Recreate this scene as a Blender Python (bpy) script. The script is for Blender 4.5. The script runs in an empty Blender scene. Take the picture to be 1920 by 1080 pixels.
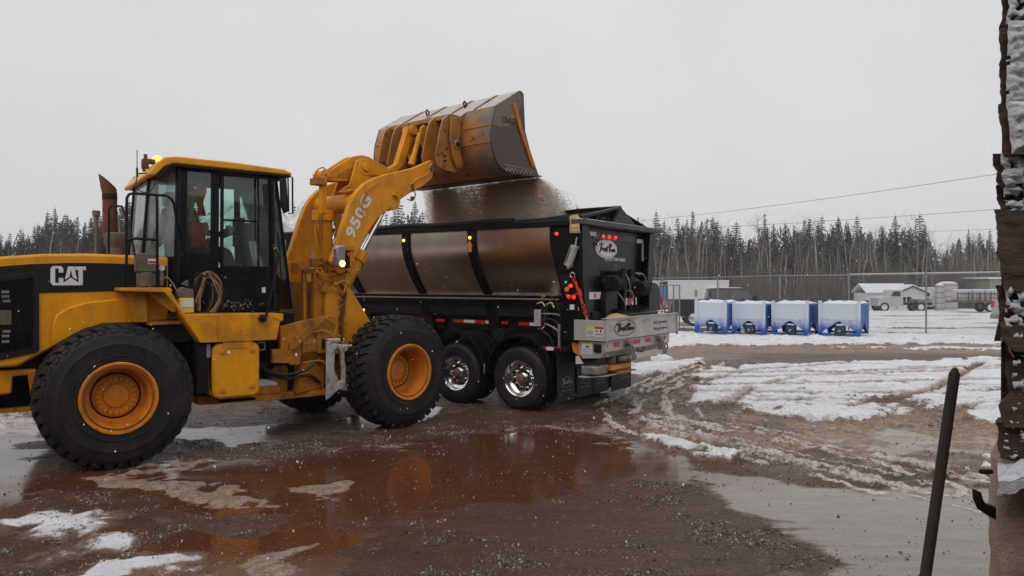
import bpy, bmesh, math, random
import numpy as np
from mathutils import Matrix, Vector
R_ = math.radians
rnd = random.Random(7)
C = bpy.context.scene.collection
# ------------------------------------------------------------------ camera, sky, sun, exposure
cam = bpy.data.cameras.new('camera'); camo = bpy.data.objects.new('camera', cam); C.objects.link(camo)
cam.sensor_width = 36; cam.lens = 27.0; cam.clip_start = .05; cam.clip_end = 3000
camo.location = (0, 0, 2.08); camo.rotation_euler = (R_(90 - .4), 0, 0)
bpy.context.scene.camera = camo
w = bpy.data.worlds.new('World'); bpy.context.scene.world = w; w.use_nodes = True
nt = w.node_tree; nt.nodes.clear()
sky = nt.nodes.new('ShaderNodeTexSky'); sky.sky_type = 'NISHITA'; sky.sun_disc = False
sky.sun_elevation = R_(48); sky.sun_rotation = R_(200); sky.dust_density = 5
mixn = nt.nodes.new('ShaderNodeMix'); mixn.data_type = 'RGBA'; mixn.inputs[0].default_value = .96
mixn.inputs[7].default_value = (6.62, 6.62, 6.70, 1)          # the even grey snow cloud that covers the blue
bg = nt.nodes.new('ShaderNodeBackground'); bg.inputs[1].default_value = .1
wo = nt.nodes.new('ShaderNodeOutputWorld')
tcw = nt.nodes.new('ShaderNodeTexCoord'); cn = nt.nodes.new('ShaderNodeTexNoise'); cn.inputs['Scale'].default_value = 1.6; cn.inputs['Detail'].default_value = 5
mr = nt.nodes.new('ShaderNodeMapRange'); mr.inputs[1].default_value = .3; mr.inputs[2].default_value = .7; mr.inputs[3].default_value = .93; mr.inputs[4].default_value = 1.06
vm = nt.nodes.new('ShaderNodeVectorMath'); vm.operation = 'SCALE'; vm.inputs[0].default_value = (6.62, 6.62, 6.70)
nt.links.new(tcw.outputs['Generated'], cn.inputs['Vector']); nt.links.new(cn.outputs[0], mr.inputs[0]); nt.links.new(mr.outputs[0], vm.inputs['Scale']); nt.links.new(vm.outputs[0], mixn.inputs[7])   # faint mottling of the cloud base
nt.links.new(sky.outputs[0], mixn.inputs[6]); nt.links.new(mixn.outputs[2], bg.inputs[0]); nt.links.new(bg.outputs[0], wo.inputs[0])
sl = bpy.data.lights.new('sun', 'SUN'); sl.energy = .9; sl.angle = R_(60); sl.color = (1, .97, .93)
so = bpy.data.objects.new('sun', sl); C.objects.link(so)
so.rotation_euler = Vector((.25, .62, -.75)).to_track_quat('-Z', 'Y').to_euler()
vs = bpy.context.scene.view_settings
vs.view_transform = 'Standard'; vs.look = 'None'; vs.exposure = .12; vs.gamma = 1; vs.use_curve_mapping = False

# ------------------------------------------------------------------ materials
def N(nt, t, **k):
    n = nt.nodes.new(t)
    for a, b in k.items(): setattr(n, a, b)
    return n
def noise(nt, scale, detail=4, rough=.55, coord='Object', vec=None, stretch=None):
    n = N(nt, 'ShaderNodeTexNoise'); n.inputs['Scale'].default_value = scale
    n.inputs['Detail'].default_value = detail; n.inputs['Roughness'].default_value = rough
    if vec is None:
        tc = N(nt, 'ShaderNodeTexCoord'); vec = tc.outputs[coord]
    if stretch:
        mp = N(nt, 'ShaderNodeMapping'); mp.inputs['Scale'].default_value = stretch
        nt.links.new(vec, mp.inputs[0]); vec = mp.outputs[0]
    nt.links.new(vec, n.inputs['Vector']); return n.outputs[0]
def ramp(nt, src, a, b, c0=(0, 0, 0, 1), c1=(1, 1, 1, 1)):
    r = N(nt, 'ShaderNodeValToRGB'); r.color_ramp.elements[0].position = a; r.color_ramp.elements[1].position = b
    r.color_ramp.elements[0].color = c0; r.color_ramp.elements[1].color = c1
    nt.links.new(src, r.inputs[0]); return r.outputs[0]
def mixc(nt, fac, a, b):
    m = N(nt, 'ShaderNodeMix', data_type='RGBA')
    for i, s in ((0, fac), (6, a), (7, b)):
        if hasattr(s, 'links'): nt.links.new(s, m.inputs[i])
        elif i == 0: m.inputs[0].default_value = s
        else: m.inputs[i].default_value = (*s[:3], 1)
    return m.outputs[2]
def mathn(nt, op, a, b=0.0, clamp=False):
    m = N(nt, 'ShaderNodeMath', operation=op, use_clamp=clamp)
    for i, s in ((0, a), (1, b)):
        if hasattr(s, 'links'): nt.links.new(s, m.inputs[i])
        else: m.inputs[i].default_value = s
    return m.outputs[0]
def base(name):
    m = bpy.data.materials.new(name); m.use_nodes = True
    nt = m.node_tree; return m, nt, nt.nodes['Principled BSDF']
def paint(name, col, dirt=(.06, .035, .02), amount=.5, rough=.4, bare=None, metal=0, scale=3.0, bump=.15, snow=0, rust=None, rustamt=.62, grime=1.0, coat=0, spec=.5, scol=(.72, .74, .77)):
    """worn paint or metal: broad stains, fine speckle, optional rust chips and wind-blown snow on faces that look up"""
    m, nt, p = base(name)
    n1 = noise(nt, scale, 6, .65); n2 = noise(nt, scale * 9, 4, .7); n3 = noise(nt, scale * .6, 5, .6, stretch=(2.5, 2.5, .5))
    f = ramp(nt, n1, .45, .75); f2 = ramp(nt, n2, .55, .75); f3 = ramp(nt, n3, .5, .72)
    c = mixc(nt, mathn(nt, 'MULTIPLY', f, amount), col, dirt)
    c = mixc(nt, mathn(nt, 'MULTIPLY', f3, amount * .7 * grime), c, dirt)
    c = mixc(nt, mathn(nt, 'MULTIPLY', f2, amount * .45), c, tuple(min(1, x * 1.25 + .01) for x in dirt))
    if rust:
        rn = noise(nt, scale * 2.2, 8, .75); c = mixc(nt, ramp(nt, rn, rustamt, rustamt + .05), c, rust)
    if bare:      # one end scoured to dark steel
        tc = N(nt, 'ShaderNodeTexCoord'); dt = N(nt, 'ShaderNodeVectorMath', operation='DOT_PRODUCT'); dt.inputs[1].default_value = bare[0]; nt.links.new(tc.outputs['Object'], dt.inputs[0])
        bf = ramp(nt, mathn(nt, 'ADD', mathn(nt, 'ADD', dt.outputs['Value'], bare[1]), mathn(nt, 'MULTIPLY', mathn(nt, 'SUBTRACT', n1, .5), 2.4)), .35, .85); c = mixc(nt, bf, c, mixc(nt, n2, (.10, .075, .06), (.20, .17, .15)))
    r = mathn(nt, 'ADD', mathn(nt, 'MULTIPLY', n1, .3), rough - .1)
    if snow:
        g = N(nt, 'ShaderNodeNewGeometry'); sx = N(nt, 'ShaderNodeSeparateXYZ'); nt.links.new(g.outputs['Normal'], sx.inputs[0])
        up = ramp(nt, sx.outputs[2], .25, .75)
        sn = noise(nt, 14, 6, .75); s = mathn(nt, 'MULTIPLY', up, ramp(nt, sn, .62 - .3 * snow, .72 - .25 * snow))
        c = mixc(nt, s, c, scol); r = mixc(nt, s, r, (.8, .8, .8))
    nt.links.new(c, p.inputs['Base Color']); nt.links.new(r, p.inputs['Roughness']); p.inputs['Metallic'].default_value = metal
    p.inputs['Specular IOR Level'].default_value = spec; p.inputs['Coat Weight'].default_value = coat; p.inputs['Coat Roughness'].default_value = .12
    if bump:
        b = N(nt, 'ShaderNodeBump'); b.inputs['Strength'].default_value = bump; b.inputs['Distance'].default_value = .01
        nt.links.new(n2, b.inputs['Height']); nt.links.new(b.outputs[0], p.inputs['Normal'])
    return m
def plain(name, col, rough=.5, metal=0, emit=0, ecol=None):
    m, nt, p = base(name)
    n = noise(nt, 8, 4); nt.links.new(mixc(nt, mathn(nt, 'MULTIPLY', n, .5), col, tuple(x * .7 for x in col)), p.inputs['Base Color'])
    p.inputs['Roughness'].default_value = rough; p.inputs['Metallic'].default_value = metal
    if emit: p.inputs['Emission Color'].default_value = (*(ecol or col), 1); p.inputs['Emission Strength'].default_value = emit
    return m
M = {}
Y = (.78, .315, .005)
M['yellow'] = paint('loader_yellow', Y, (.14, .065, .022), .62, .38, rust=(.11, .035, .012), rustamt=.69, snow=.12, spec=.3)
SPY = .28
M['yellow_clean'] = paint('hood_yellow', (.82, .345, .006), (.30, .13, .025), .45, .3, bump=.05, coat=0, snow=.05, spec=.4)
M['yellow_dirty'] = paint('frame_yellow', (.54, .205, .008), (.06, .032, .015), .75, .55, rust=(.09, .03, .012), rustamt=.6, spec=.3)
M['boom'] = paint('boom_yellow', Y, (.19, .08, .018), .52, .42, rust=(.10, .03, .01), rustamt=.70, snow=.15, spec=.3)
M['bucket'] = paint('bucket_worn_yellow', (.46, .18, .018), (.12, .085, .062), 1.0, .5, rust=(.06, .025, .014), rustamt=.57, snow=.95, scale=1.8, scol=(.50, .49, .48), bare=((0.2250, -0.9744, 0), -1.0322))
M['bucket_steel'] = paint('bucket_bare_steel', (.075, .06, .055), (.14, .07, .03), .5, .42, metal=.4, snow=.35)
M['black'] = paint('black_gloss_paint', (.005, .005, .006), (.022, .019, .017), .3, .25, bump=.04, spec=.22)
M['black_matt'] = paint('black_satin_paint', (.007, .007, .008), (.03, .024, .02), .4, .5, spec=.3)
M['dark'] = paint('dark_grease_and_shade', (.006, .005, .005), (.022, .016, .012), .6, .7, spec=.25)
M['stripe'] = paint('black_decal', (.007, .007, .008), (.035, .022, .016), .35, .42, bump=.02, spec=.35)
M['rubber'] = paint('tyre_rubber', (.008, .008, .009), (.050, .038, .030), .62, .55, scale=5, bump=.5, spec=.35)
M['rubber2'] = paint('flap_rubber', (.008, .008, .009), (.03, .025, .022), .4, .5, spec=.3)
M['white'] = plain('white_print', (.78, .78, .76), .5)
M['chrome'] = plain('chrome', (.85, .85, .85), .08, 1)
M['alu'] = plain('polished_wheel', (.8, .8, .8), .16, 1)
M['galv'] = paint('stainless_sheet', (.50, .48, .46), (.28, .24, .20), .4, .42, metal=.35, bump=.05, snow=.1)
M['dullsteel'] = paint('dull_steel', (.30, .28, .26), (.1, .07, .05), .5, .5, metal=.5, snow=.5)
M['snowy'] = paint('frosted_casting', (.50, .48, .45), (.20, .11, .045), .9, .8, scale=9, bump=1, snow=.8)
M['rust'] = paint('rusty_pipe', (.20, .065, .032), (.02, .015, .013), .75, .75, scale=6, bump=.4)
M['tan'] = paint('tan_bracket', (.62, .46, .24), (.15, .08, .04), .4, .5)
M['orange'] = plain('orange_part', (.75, .25, .03), .5)
M['red'] = plain('red_paint', (.55, .02, .015), .4)
M['redtape'] = plain('red_tape', (.55, .02, .015), .3)
M['whitetape'] = plain('white_tape', (.75, .75, .75), .3)
M['sticker'] = plain('sticker_white', (.72, .71, .68), .5)
M['sticker_dull'] = plain('salt_crust', (.30, .28, .24), .9)
M['sticker_y'] = plain('sticker_yellow', (.75, .55, .05), .5)
M['grime_box'] = paint('greasy_grey_box', (.16, .12, .09), (.04, .03, .02), .8, .6)
M['hose'] = paint('tan_hose', (.33, .2, .09), (.03, .02, .015), .7, .6, scale=10)
M['blackhose'] = plain('black_hose', (.012, .012, .012), .45)
M['amber_on'] = plain('amber_lamp_lit', (1, .35, .03), .3, 0, 3.2, (1, .36, .04))
M['red_on'] = plain('red_lamp_lit', (.9, .02, .02), .3, 0, 3, (1, .02, .015))
M['head_on'] = plain('work_lamp_lit', (1, .7, .3), .3, 0, 5, (1, .50, .13))
def thincloth(name, col):
    m, nt, p = base(name); t = N(nt, 'ShaderNodeBsdfTranslucent'); t.inputs[0].default_value = (*col, 1); p.inputs['Base Color'].default_value = (*col, 1); p.inputs['Roughness'].default_value = .9
    x = N(nt, 'ShaderNodeMixShader'); x.inputs[0].default_value = .6; nt.links.new(p.outputs[0], x.inputs[1]); nt.links.new(t.outputs[0], x.inputs[2]); nt.links.new(x.outputs[0], nt.nodes['Material Output'].inputs[0]); return m
M['hivis'] = thincloth('hivis_orange', (1.0, .20, .03))
M['khaki'] = plain('khaki_strip', (.35, .33, .2), .9)
M['cloth'] = plain('dark_cloth', (.035, .038, .05), .9)
M['skin'] = plain('skin', (.5, .3, .22), .6)
M['seat'] = plain('seat_fabric', (.03, .03, .032), .9)
def glassmat(name, tint, rough=.03, alpha=.55, frost=.0):
    m, nt, p = base(name); o = nt.nodes['Material Output']
    g = N(nt, 'ShaderNodeBsdfGlossy'); g.inputs['Roughness'].default_value = rough; g.inputs[0].default_value = (1, 1, 1, 1)
    t = N(nt, 'ShaderNodeBsdfTransparent'); t.inputs[0].default_value = (*tint, 1)
    fr = N(nt, 'ShaderNodeFresnel'); fr.inputs[0].default_value = 1.5
    mx = N(nt, 'ShaderNodeMixShader'); nt.links.new(fr.outputs[0], mx.inputs[0]); nt.links.new(t.outputs[0], mx.inputs[1]); nt.links.new(g.outputs[0], mx.inputs[2])
    d = N(nt, 'ShaderNodeBsdfDiffuse'); d.inputs[0].default_value = (.55, .6, .6, 1)
    n = noise(nt, 3, 8, .6, stretch=(1, 1, .5)); f = mathn(nt, 'MULTIPLY', ramp(nt, n, .3, .9), frost)
    m2 = N(nt, 'ShaderNodeMixShader'); nt.links.new(f, m2.inputs[0]); nt.links.new(mx.outputs[0], m2.inputs[1]); nt.links.new(d.outputs[0], m2.inputs[2])
    nt.links.new(m2.outputs[0], o.inputs[0]); return m
M['glass'] = glassmat('tinted_glass', (.84, .96, .93), frost=.18)
M['glass_snow'] = glassmat('frosted_glass', (.7, .8, .8), frost=.85)
M['glass_dark'] = glassmat('dark_glass', (.12, .14, .15), frost=.1)
def alupanel():
    m, nt, p = base('aluminium_panel')
    n = noise(nt, 2.0, 5, .6); st = noise(nt, 30, 3, .6, stretch=(.04, 1, 1)); dd = noise(nt, 1.1, 4, .6, stretch=(1, 1, .4))
    c = mixc(nt, ramp(nt, n, .3, .8), (.76, .66, .56), (.58, .47, .37))
    c = mixc(nt, mathn(nt, 'MULTIPLY', ramp(nt, dd, .5, .75), .5), c, (.30, .24, .19))
    nt.links.new(c, p.inputs['Base Color']); p.inputs['Metallic'].default_value = 1.0
    nt.links.new(mathn(nt, 'ADD', mathn(nt, 'MULTIPLY', st, .10), .25), p.inputs['Roughness'])
    b = N(nt, 'ShaderNodeBump'); b.inputs['Strength'].default_value = .35; b.inputs['Distance'].default_value = .004
    nt.links.new(mathn(nt, 'ADD', mathn(nt, 'MULTIPLY', st, .06), mathn(nt, 'MULTIPLY', noise(nt, 1.1, 2), 5)), b.inputs['Height']); nt.links.new(b.outputs[0], p.inputs['Normal'])
    return m
M['panel'] = alupanel()
def snowmat(name, col=(.76, .78, .81), col2=(.60, .60, .60), bump=.6, sc=9):
    m, nt, p = base(name)
    n = noise(nt, sc, 8, .65); n2 = noise(nt, sc * 5, 6, .7)
    nt.links.new(mixc(nt, ramp(nt, n, .4, .7), col, col2), p.inputs['Base Color']); p.inputs['Roughness'].default_value = .75
    b = N(nt, 'ShaderNodeBump'); b.inputs['Strength'].default_value = bump; b.inputs['Distance'].default_value = .02
    nt.links.new(mathn(nt, 'ADD', n, mathn(nt, 'MULTIPLY', n2, .4)), b.inputs['Height']); nt.links.new(b.outputs[0], p.inputs['Normal'])
    return m
M['snow'] = snowmat('snow')

# ------------------------------------------------------------------ mesh building
class MB:
    def __init__(s, Mx=None): s.v = []; s.f = []; s.M = Mx
    def add(s, vs, fs):
        o = len(s.v); s.v += [tuple(a) for a in vs]; s.f += [tuple(i + o for i in f) for f in fs]; return s
    def box(s, x0, x1, y0, y1, z0, z1):
        v = [(x, y, z) for x in (x0, x1) for y in (y0, y1) for z in (z0, z1)]
        return s.add(v, [(0, 1, 3, 2), (4, 6, 7, 5), (0, 4, 5, 1), (2, 3, 7, 6), (0, 2, 6, 4), (1, 5, 7, 3)])
    def rbox(s, c, size, rot):
        E = Matrix.Rotation(rot[2], 3, 'Z') @ Matrix.Rotation(rot[1], 3, 'Y') @ Matrix.Rotation(rot[0], 3, 'X')
        v = [Vector(c) + E @ Vector((x * size[0] / 2, y * size[1] / 2, z * size[2] / 2)) for x in (-1, 1) for y in (-1, 1) for z in (-1, 1)]
        return s.add(v, [(0, 1, 3, 2), (4, 6, 7, 5), (0, 4, 5, 1), (2, 3, 7, 6), (0, 2, 6, 4), (1, 5, 7, 3)])
    def prism(s, poly, a, b, ax='y'):
        """poly in the two other axes: ax 'y' -> (x,z), 'z' -> (x,y), 'x' -> (y,z)"""
        k = {'y': lambda p, t: (p[0], t, p[1]), 'z': lambda p, t: (p[0], p[1], t), 'x': lambda p, t: (t, p[0], p[1])}[ax]
        n = len(poly); A = sum(poly[i][0] * poly[(i + 1) % n][1] - poly[(i + 1) % n][0] * poly[i][1] for i in range(n))
        v = [k(p, a) for p in poly] + [k(p, b) for p in poly]
        f = [tuple(range(n))[::-1], tuple(range(n, 2 * n))] + [(i, (i + 1) % n, n + (i + 1) % n, n + i) for i in range(n)]
        return s.add(v, f)
    def cyl(s, p0, p1, r0, r1=None, n=16, cap=True):
        r1 = r0 if r1 is None else r1; p0 = Vector(p0); p1 = Vector(p1); d = (p1 - p0).normalized()
        u = d.orthogonal().normalized(); w_ = d.cross(u); o = []
        for p, r in ((p0, r0), (p1, r1)):
            o += [p + (u * math.cos(2 * math.pi * i / n) + w_ * math.sin(2 * math.pi * i / n)) * r for i in range(n)]
        f = [(i, (i + 1) % n, n + (i + 1) % n, n + i) for i in range(n)]
        if cap: f += [tuple(range(n))[::-1], tuple(range(n, 2 * n))]
        return s.add(o, f)
    def tube(s, pts, r, n=8):
        pts = [Vector(p) for p in pts]; m = len(pts); o = []; u = None
        for i, p in enumerate(pts):
            d = (pts[min(i + 1, m - 1)] - pts[max(i - 1, 0)]).normalized()
            u = d.orthogonal().normalized() if u is None else (u - d * u.dot(d)).normalized()
            w_ = d.cross(u); rr = r(i / (m - 1)) if callable(r) else r
            o += [p + (u * math.cos(2 * math.pi * k / n) + w_ * math.sin(2 * math.pi * k / n)) * rr for k in range(n)]
        f = [(i * n + k, i * n + (k + 1) % n, (i + 1) * n + (k + 1) % n, (i + 1) * n + k) for i in range(m - 1) for k in range(n)]
        f += [tuple(range(n))[::-1], tuple(range((m - 1) * n, m * n))]
        return s.add(o, f)
    def lathe(s, prof, c, axis=(0, 1, 0), n=40):
        """prof: (radius, distance along axis)"""
        a = Vector(axis).normalized(); u = Vector((0, 0, 1)); u = (u - a * u.dot(a)); u = u.normalized() if u.length > .1 else Vector((1, 0, 0)); w_ = a.cross(u); c = Vector(c); o = []
        for r, h in prof:
            o += [c + a * h + (u * math.cos(2 * math.pi * k / n) + w_ * math.sin(2 * math.pi * k / n)) * r for k in range(n)]
        m = len(prof)
        f = [(i * n + k, i * n + (k + 1) % n, (i + 1) * n + (k + 1) % n, (i + 1) * n + k) for i in range(m - 1) for k in range(n)]
        return s.add(o, f)
    def build(s, name, mat, parent=None, bevel=0, smooth=True, label=None, ang=35, sub=0):
        vs = [s.M @ Vector(v) for v in s.v] if s.M is not None else s.v
        me = bpy.data.meshes.new(name); me.from_pydata([tuple(v) for v in vs], [], s.f)
        bm = bmesh.new(); bm.from_mesh(me); bmesh.ops.recalc_face_normals(bm, faces=bm.faces); bm.to_mesh(me); bm.free()
        if smooth:
            me.polygons.foreach_set('use_smooth', [True] * len(me.polygons)); me.set_sharp_from_angle(angle=R_(ang))
        o = bpy.data.objects.new(name, me); C.objects.link(o); me.materials.append(M[mat] if isinstance(mat, str) else mat)
        if parent: o.parent = parent
        if bevel:
            b = o.modifiers.new('bevel', 'BEVEL'); b.width = bevel; b.segments = 2; b.limit_method = 'ANGLE'; b.angle_limit = R_(40)
        if label: o['label'] = label
        return o
def empty(name, loc, rz=0, label=None, cat=None, group=None):
    o = bpy.data.objects.new(name, None); C.objects.link(o); o.location = loc; o.rotation_euler = (0, 0, rz); o.empty_display_size = .3
    tag(o, label, cat, group); return o
def tag(o, label=None, cat=None, group=None, kind=None):
    for k, v in (('label', label), ('category', cat), ('group', group), ('kind', kind)):
        if v: o[k] = v
    return o
_kids = {}
def copy_tree(o, parent=None):
    c = o.copy(); C.objects.link(c)
    if parent: c.parent = parent
    for ch in list(o.children): copy_tree(ch, c)
    return c
def arc(cx, cy, r, a0, a1, n=10): return [(cx + r * math.cos(R_(a0 + (a1 - a0) * i / n)), cy + r * math.sin(R_(a0 + (a1 - a0) * i / n))) for i in range(n + 1)]
def rrect(x0, x1, z0, z1, r, n=5):
    return arc(x1 - r, z1 - r, r, 0, 90, n) + arc(x0 + r, z1 - r, r, 90, 180, n) + arc(x0 + r, z0 + r, r, 180, 270, n) + arc(x1 - r, z0 + r, r, 270, 360, n)
def smoothp(pts, k=6):
    """Catmull-Rom through points"""
    P = [Vector(p) for p in pts]; P = [P[0] * 2 - P[1]] + P + [P[-1] * 2 - P[-2]]; out = []
    for i in range(1, len(P) - 2):
        for j in range(k):
            t = j / k; a, b, c, d = P[i - 1:i + 3]
            out.append(.5 * ((2 * b) + (c - a) * t + (2 * a - 5 * b + 4 * c - d) * t * t + (3 * b - a - 3 * c + d) * t ** 3))
    out.append(P[-2]); return out
def text(body, name, mat, parent, origin, xdir, up, h, width=None, shear=0, off=0, depth=.002, Mx=None, spacing=1):
    """flat printed lettering: centred at origin, running along xdir"""
    cu = bpy.data.curves.new(name, 'FONT'); cu.body = body; cu.align_x = 'CENTER'; cu.align_y = 'CENTER'; cu.size = 1; cu.shear = shear; cu.offset = off; cu.extrude = 0; cu.resolution_u = 3; cu.space_character = spacing
    t = bpy.data.objects.new(name, cu); C.objects.link(t)
    dg = bpy.context.evaluated_depsgraph_get(); me = bpy.data.meshes.new_from_object(t.evaluated_get(dg)); bpy.data.objects.remove(t)
    co = np.array([v.co[:] for v in me.vertices]); mn = co.min(0); mx = co.max(0); cc = (mn + mx) / 2
    sy = h / (mx[1] - mn[1]); sx = (width / (mx[0] - mn[0])) if width else sy
    X = Vector(xdir).normalized(); U = Vector(up).normalized(); O = Vector(origin)
    for v in me.vertices:
        q = O + X * ((v.co.x - cc[0]) * sx) + U * ((v.co.y - cc[1]) * sy); v.co = (Mx @ q) if Mx is not None else q
    me.materials.clear(); me.materials.append(M[mat]); me.name = name
    o = bpy.data.objects.new(name, me); C.objects.link(o); o.parent = parent; return o
# ------------------------------------------------------------------ ground: one sheet
def vnoise(x, y, seed=0):
    xi = np.floor(x).astype(np.int64); yi = np.floor(y).astype(np.int64); fx = x - xi; fy = y - yi
    def h(a, b):
        n = (a * 374761393 + b * 668265263 + seed * 1274126177) & 0xffffffff
        n = ((n ^ (n >> 13)) * 1274126177) & 0xffffffff; return ((n ^ (n >> 16)) & 0xffff) / 65535.0
    u = fx * fx * (3 - 2 * fx); v = fy * fy * (3 - 2 * fy)
    return (h(xi, yi) * (1 - u) + h(xi + 1, yi) * u) * (1 - v) + (h(xi, yi + 1) * (1 - u) + h(xi + 1, yi + 1) * u) * v
def fbm(x, y, s, o=4, seed=0):
    t = 0; a = .5; tot = 0
    for i in range(o): t = t + a * vnoise(x * s, y * s, seed + i * 17); tot += a; s *= 2.03; a *= .55
    return t / tot
def sst(a, b, x): t = np.clip((x - a) / (b - a), 0, 1); return t * t * (3 - 2 * t)
def slope(y): return -np.clip((y - 30) * .018, 0, 1.25)
def sdpoly(x, y, P):
    """signed distance, negative inside"""
    P = np.array(P, float); d = np.full(x.shape, 1e9); ins = np.zeros(x.shape, bool); n = len(P)
    for i in range(n):
        a = P[i]; b = P[(i + 1) % n]; e = b - a; wx = x - a[0]; wy = y - a[1]
        t = np.clip((wx * e[0] + wy * e[1]) / (e @ e), 0, 1); d = np.minimum(d, np.hypot(wx - e[0] * t, wy - e[1] * t))
        c = ((a[1] > y) != (b[1] > y)); 
        with np.errstate(divide='ignore', invalid='ignore'): ins ^= c & (x < (b[0] - a[0]) * (y - a[1]) / (b[1] - a[1] + 1e-12) + a[0])
    return np.where(ins, -d, d)
def sdline(x, y, P):
    P = np.array(P, float); d = np.full(x.shape, 1e9)
    for a, b in zip(P[:-1], P[1:]):
        e = b - a; t = np.clip(((x - a[0]) * e[0] + (y - a[1]) * e[1]) / (e @ e), 0, 1); d = np.minimum(d, np.hypot(x - a[0] - e[0] * t, y - a[1] - e[1] * t))
    return d
def axis_pts(segs):
    out = [segs[0][0]]
    for a, b, s in segs:
        n = max(1, round((b - a) / s)); out += list(np.linspace(a, b, n + 1)[1:])
    return np.array(out)
xs = axis_pts([(-900, -200, 70), (-200, -60, 14), (-60, -16, 1.5), (-16, -6, .2), (-6, 9, .042), (9, 22, .1), (22, 60, 1.2), (60, 200, 10), (200, 900, 70)])
ys = axis_pts([(-60, -5, 5), (-5, 4.5, .5), (4.5, 13, .042), (13, 22, .06), (22, 40, .12), (40, 70, .5), (70, 120, 3), (120, 250, 12), (250, 1500, 100)])
GX, GY = np.meshgrid(xs, ys)
warp = .35
wx = GX + (fbm(GX, GY, 1.1, 4, 3) - .5) * warp * 4.4 + (fbm(GX, GY, 6, 3, 9) - .5) * .22
wy = GY + (fbm(GX, GY, 1.1, 4, 5) - .5) * warp * 4.4 + (fbm(GX, GY, 6, 3, 11) - .5) * .28
near = lambda d, a=.0, b=.12: 1 - sst(a - b, a + b, d)
lump = fbm(GX, GY, 5, 5, 21); lump2 = fbm(GX, GY, 14, 3, 31)
snow = np.zeros_like(GX); slush = np.zeros_like(GX)
def blob(P, soft=.15, dens=1.0, tan=False, gap=0):
    global snow, slush
    m = near(sdpoly(wx, wy, P), 0, soft * 1.6 + .06) * dens
    if gap: m = m * sst(gap - .1, gap + .06, fbm(GX, GY * .8, 1.9, 5, 40 + len(P)))
    if tan: slush = np.maximum(slush, m)
    else: snow = np.maximum(snow, m)
# bright field right of the wheel track, out to the hard road
blob([(3.05, 14.1), (3.8, 16.0), (4.3, 17.9), (5.6, 19.2), (8.5, 19.6), (13.5, 20.9), (13.2, 17.5), (10, 15.2), (8.2, 14.2), (6.7, 13.6), (6.0, 12.6), (5.0, 11.3), (3.9, 12.4)], .35, 1.1, gap=.12)
blob([(6.4, 13.8), (8.2, 14.8), (11, 16.0), (10.5, 13), (9.2, 11.4), (7.5, 11.9)], .5, .95, gap=.30)
blob([(2.7, 17.2), (3.3, 19.6), (5.2, 21.2), (4.7, 18.9), (3.8, 16.9)], .25, .95, gap=.24)
blob([(1.85, 10.1), (2.25, 10.5), (3.0, 9.4), (2.5, 9.25), (2.0, 9.55)], .10)
blob([(6.2, 9.6), (7.0, 10.9), (9.5, 12.0), (9, 10.6), (7.2, 9.3)], .25, .9, gap=.42)
blob([(5.0, 8.3), (5.4, 9.1), (6.2, 9.3), (6.1, 8.3)], .2, .9, gap=.45)
blob([(-4.6, 6.75), (-4.2, 7.0), (-3.75, 6.95), (-3.8, 6.5), (-4.3, 6.3)], .25, .8, gap=.48)
blob([(-3.55, 6.35), (-3.2, 6.65), (-2.85, 6.45), (-2.95, 6.0), (-3.35, 6.0)], .25, .85, gap=.46)
blob([(-3.0, 5.3), (-2.75, 5.75), (-2.4, 5.75), (-2.3, 5.2), (-2.5, 4.9), (-3.0, 5.0)], .15, .9, gap=.40)
blob([(1.5, 23.8), (7, 25.4), (12, 26.0), (26, 25.5), (27, 29.8), (18, 30.6), (10, 33), (2, 33)], .3, 1)
blob([(9, 24.3), (14, 24.6), (22, 24), (22, 23.4), (13, 23.7)], .15, .7, gap=.45)
far = sst(31.5, 33, GY + (GX - 15) * .5) ; snow = np.maximum(snow, far * (.25 + .75 * sst(.30, .42, fbm(GX * .45, GY, .22, 4, 77))))
# left of the loader and under its far side
blob([(-20, 9.5), (-9, 8.6), (-6.8, 8.9), (-6.2, 11.0), (-8, 15), (-20, 18)], .4, .45, gap=.45)
# tan slush banks in the foreground
blob([(-4.5, 8.0), (-3.9, 8.25), (-3.2, 8.05), (-2.2, 7.25), (-2.8, 7.3), (-3.8, 7.5)], .06, 1, True)
blob([(-4.2, 8.6), (-3.8, 8.75), (-3.45, 8.4), (-3.9, 8.35)], .05, .9, True)
blob([(-2.3, 7.95), (-1.7, 8.1), (-1.45, 7.85), (-1.6, 7.6), (-2.0, 7.75)], .06, .8, True)
blob([(-2.1, 5.4), (-1.95, 6.2), (-1.65, 6.4), (-1.55, 6.1), (-1.7, 5.3)], .07, .75, True)
blob([(-2.6, 9.95), (-1.4, 9.9), (-.9, 9.75), (-1.3, 9.7), (-2.2, 9.75)], .06, .7, True)
blob([(1.0, 10.6), (1.6, 12.3), (2.6, 13.6), (3.1, 12.6), (2.6, 11.2), (3.4, 10.4), (2.6, 9.9), (1.3, 10.2)], .25, .9, True, gap=.46)
blob([(2.6, 10.2), (4.0, 12.2), (6.8, 12.5), (8.2, 11.6), (6.5, 9.6), (4.5, 8.6), (3.0, 9.0)], .3, .75, True, gap=.5)
blob([(.3, 11.4), (1.4, 10.9), (1.2, 10.6), (.2, 11.2)], .05, .6, True)
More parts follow.
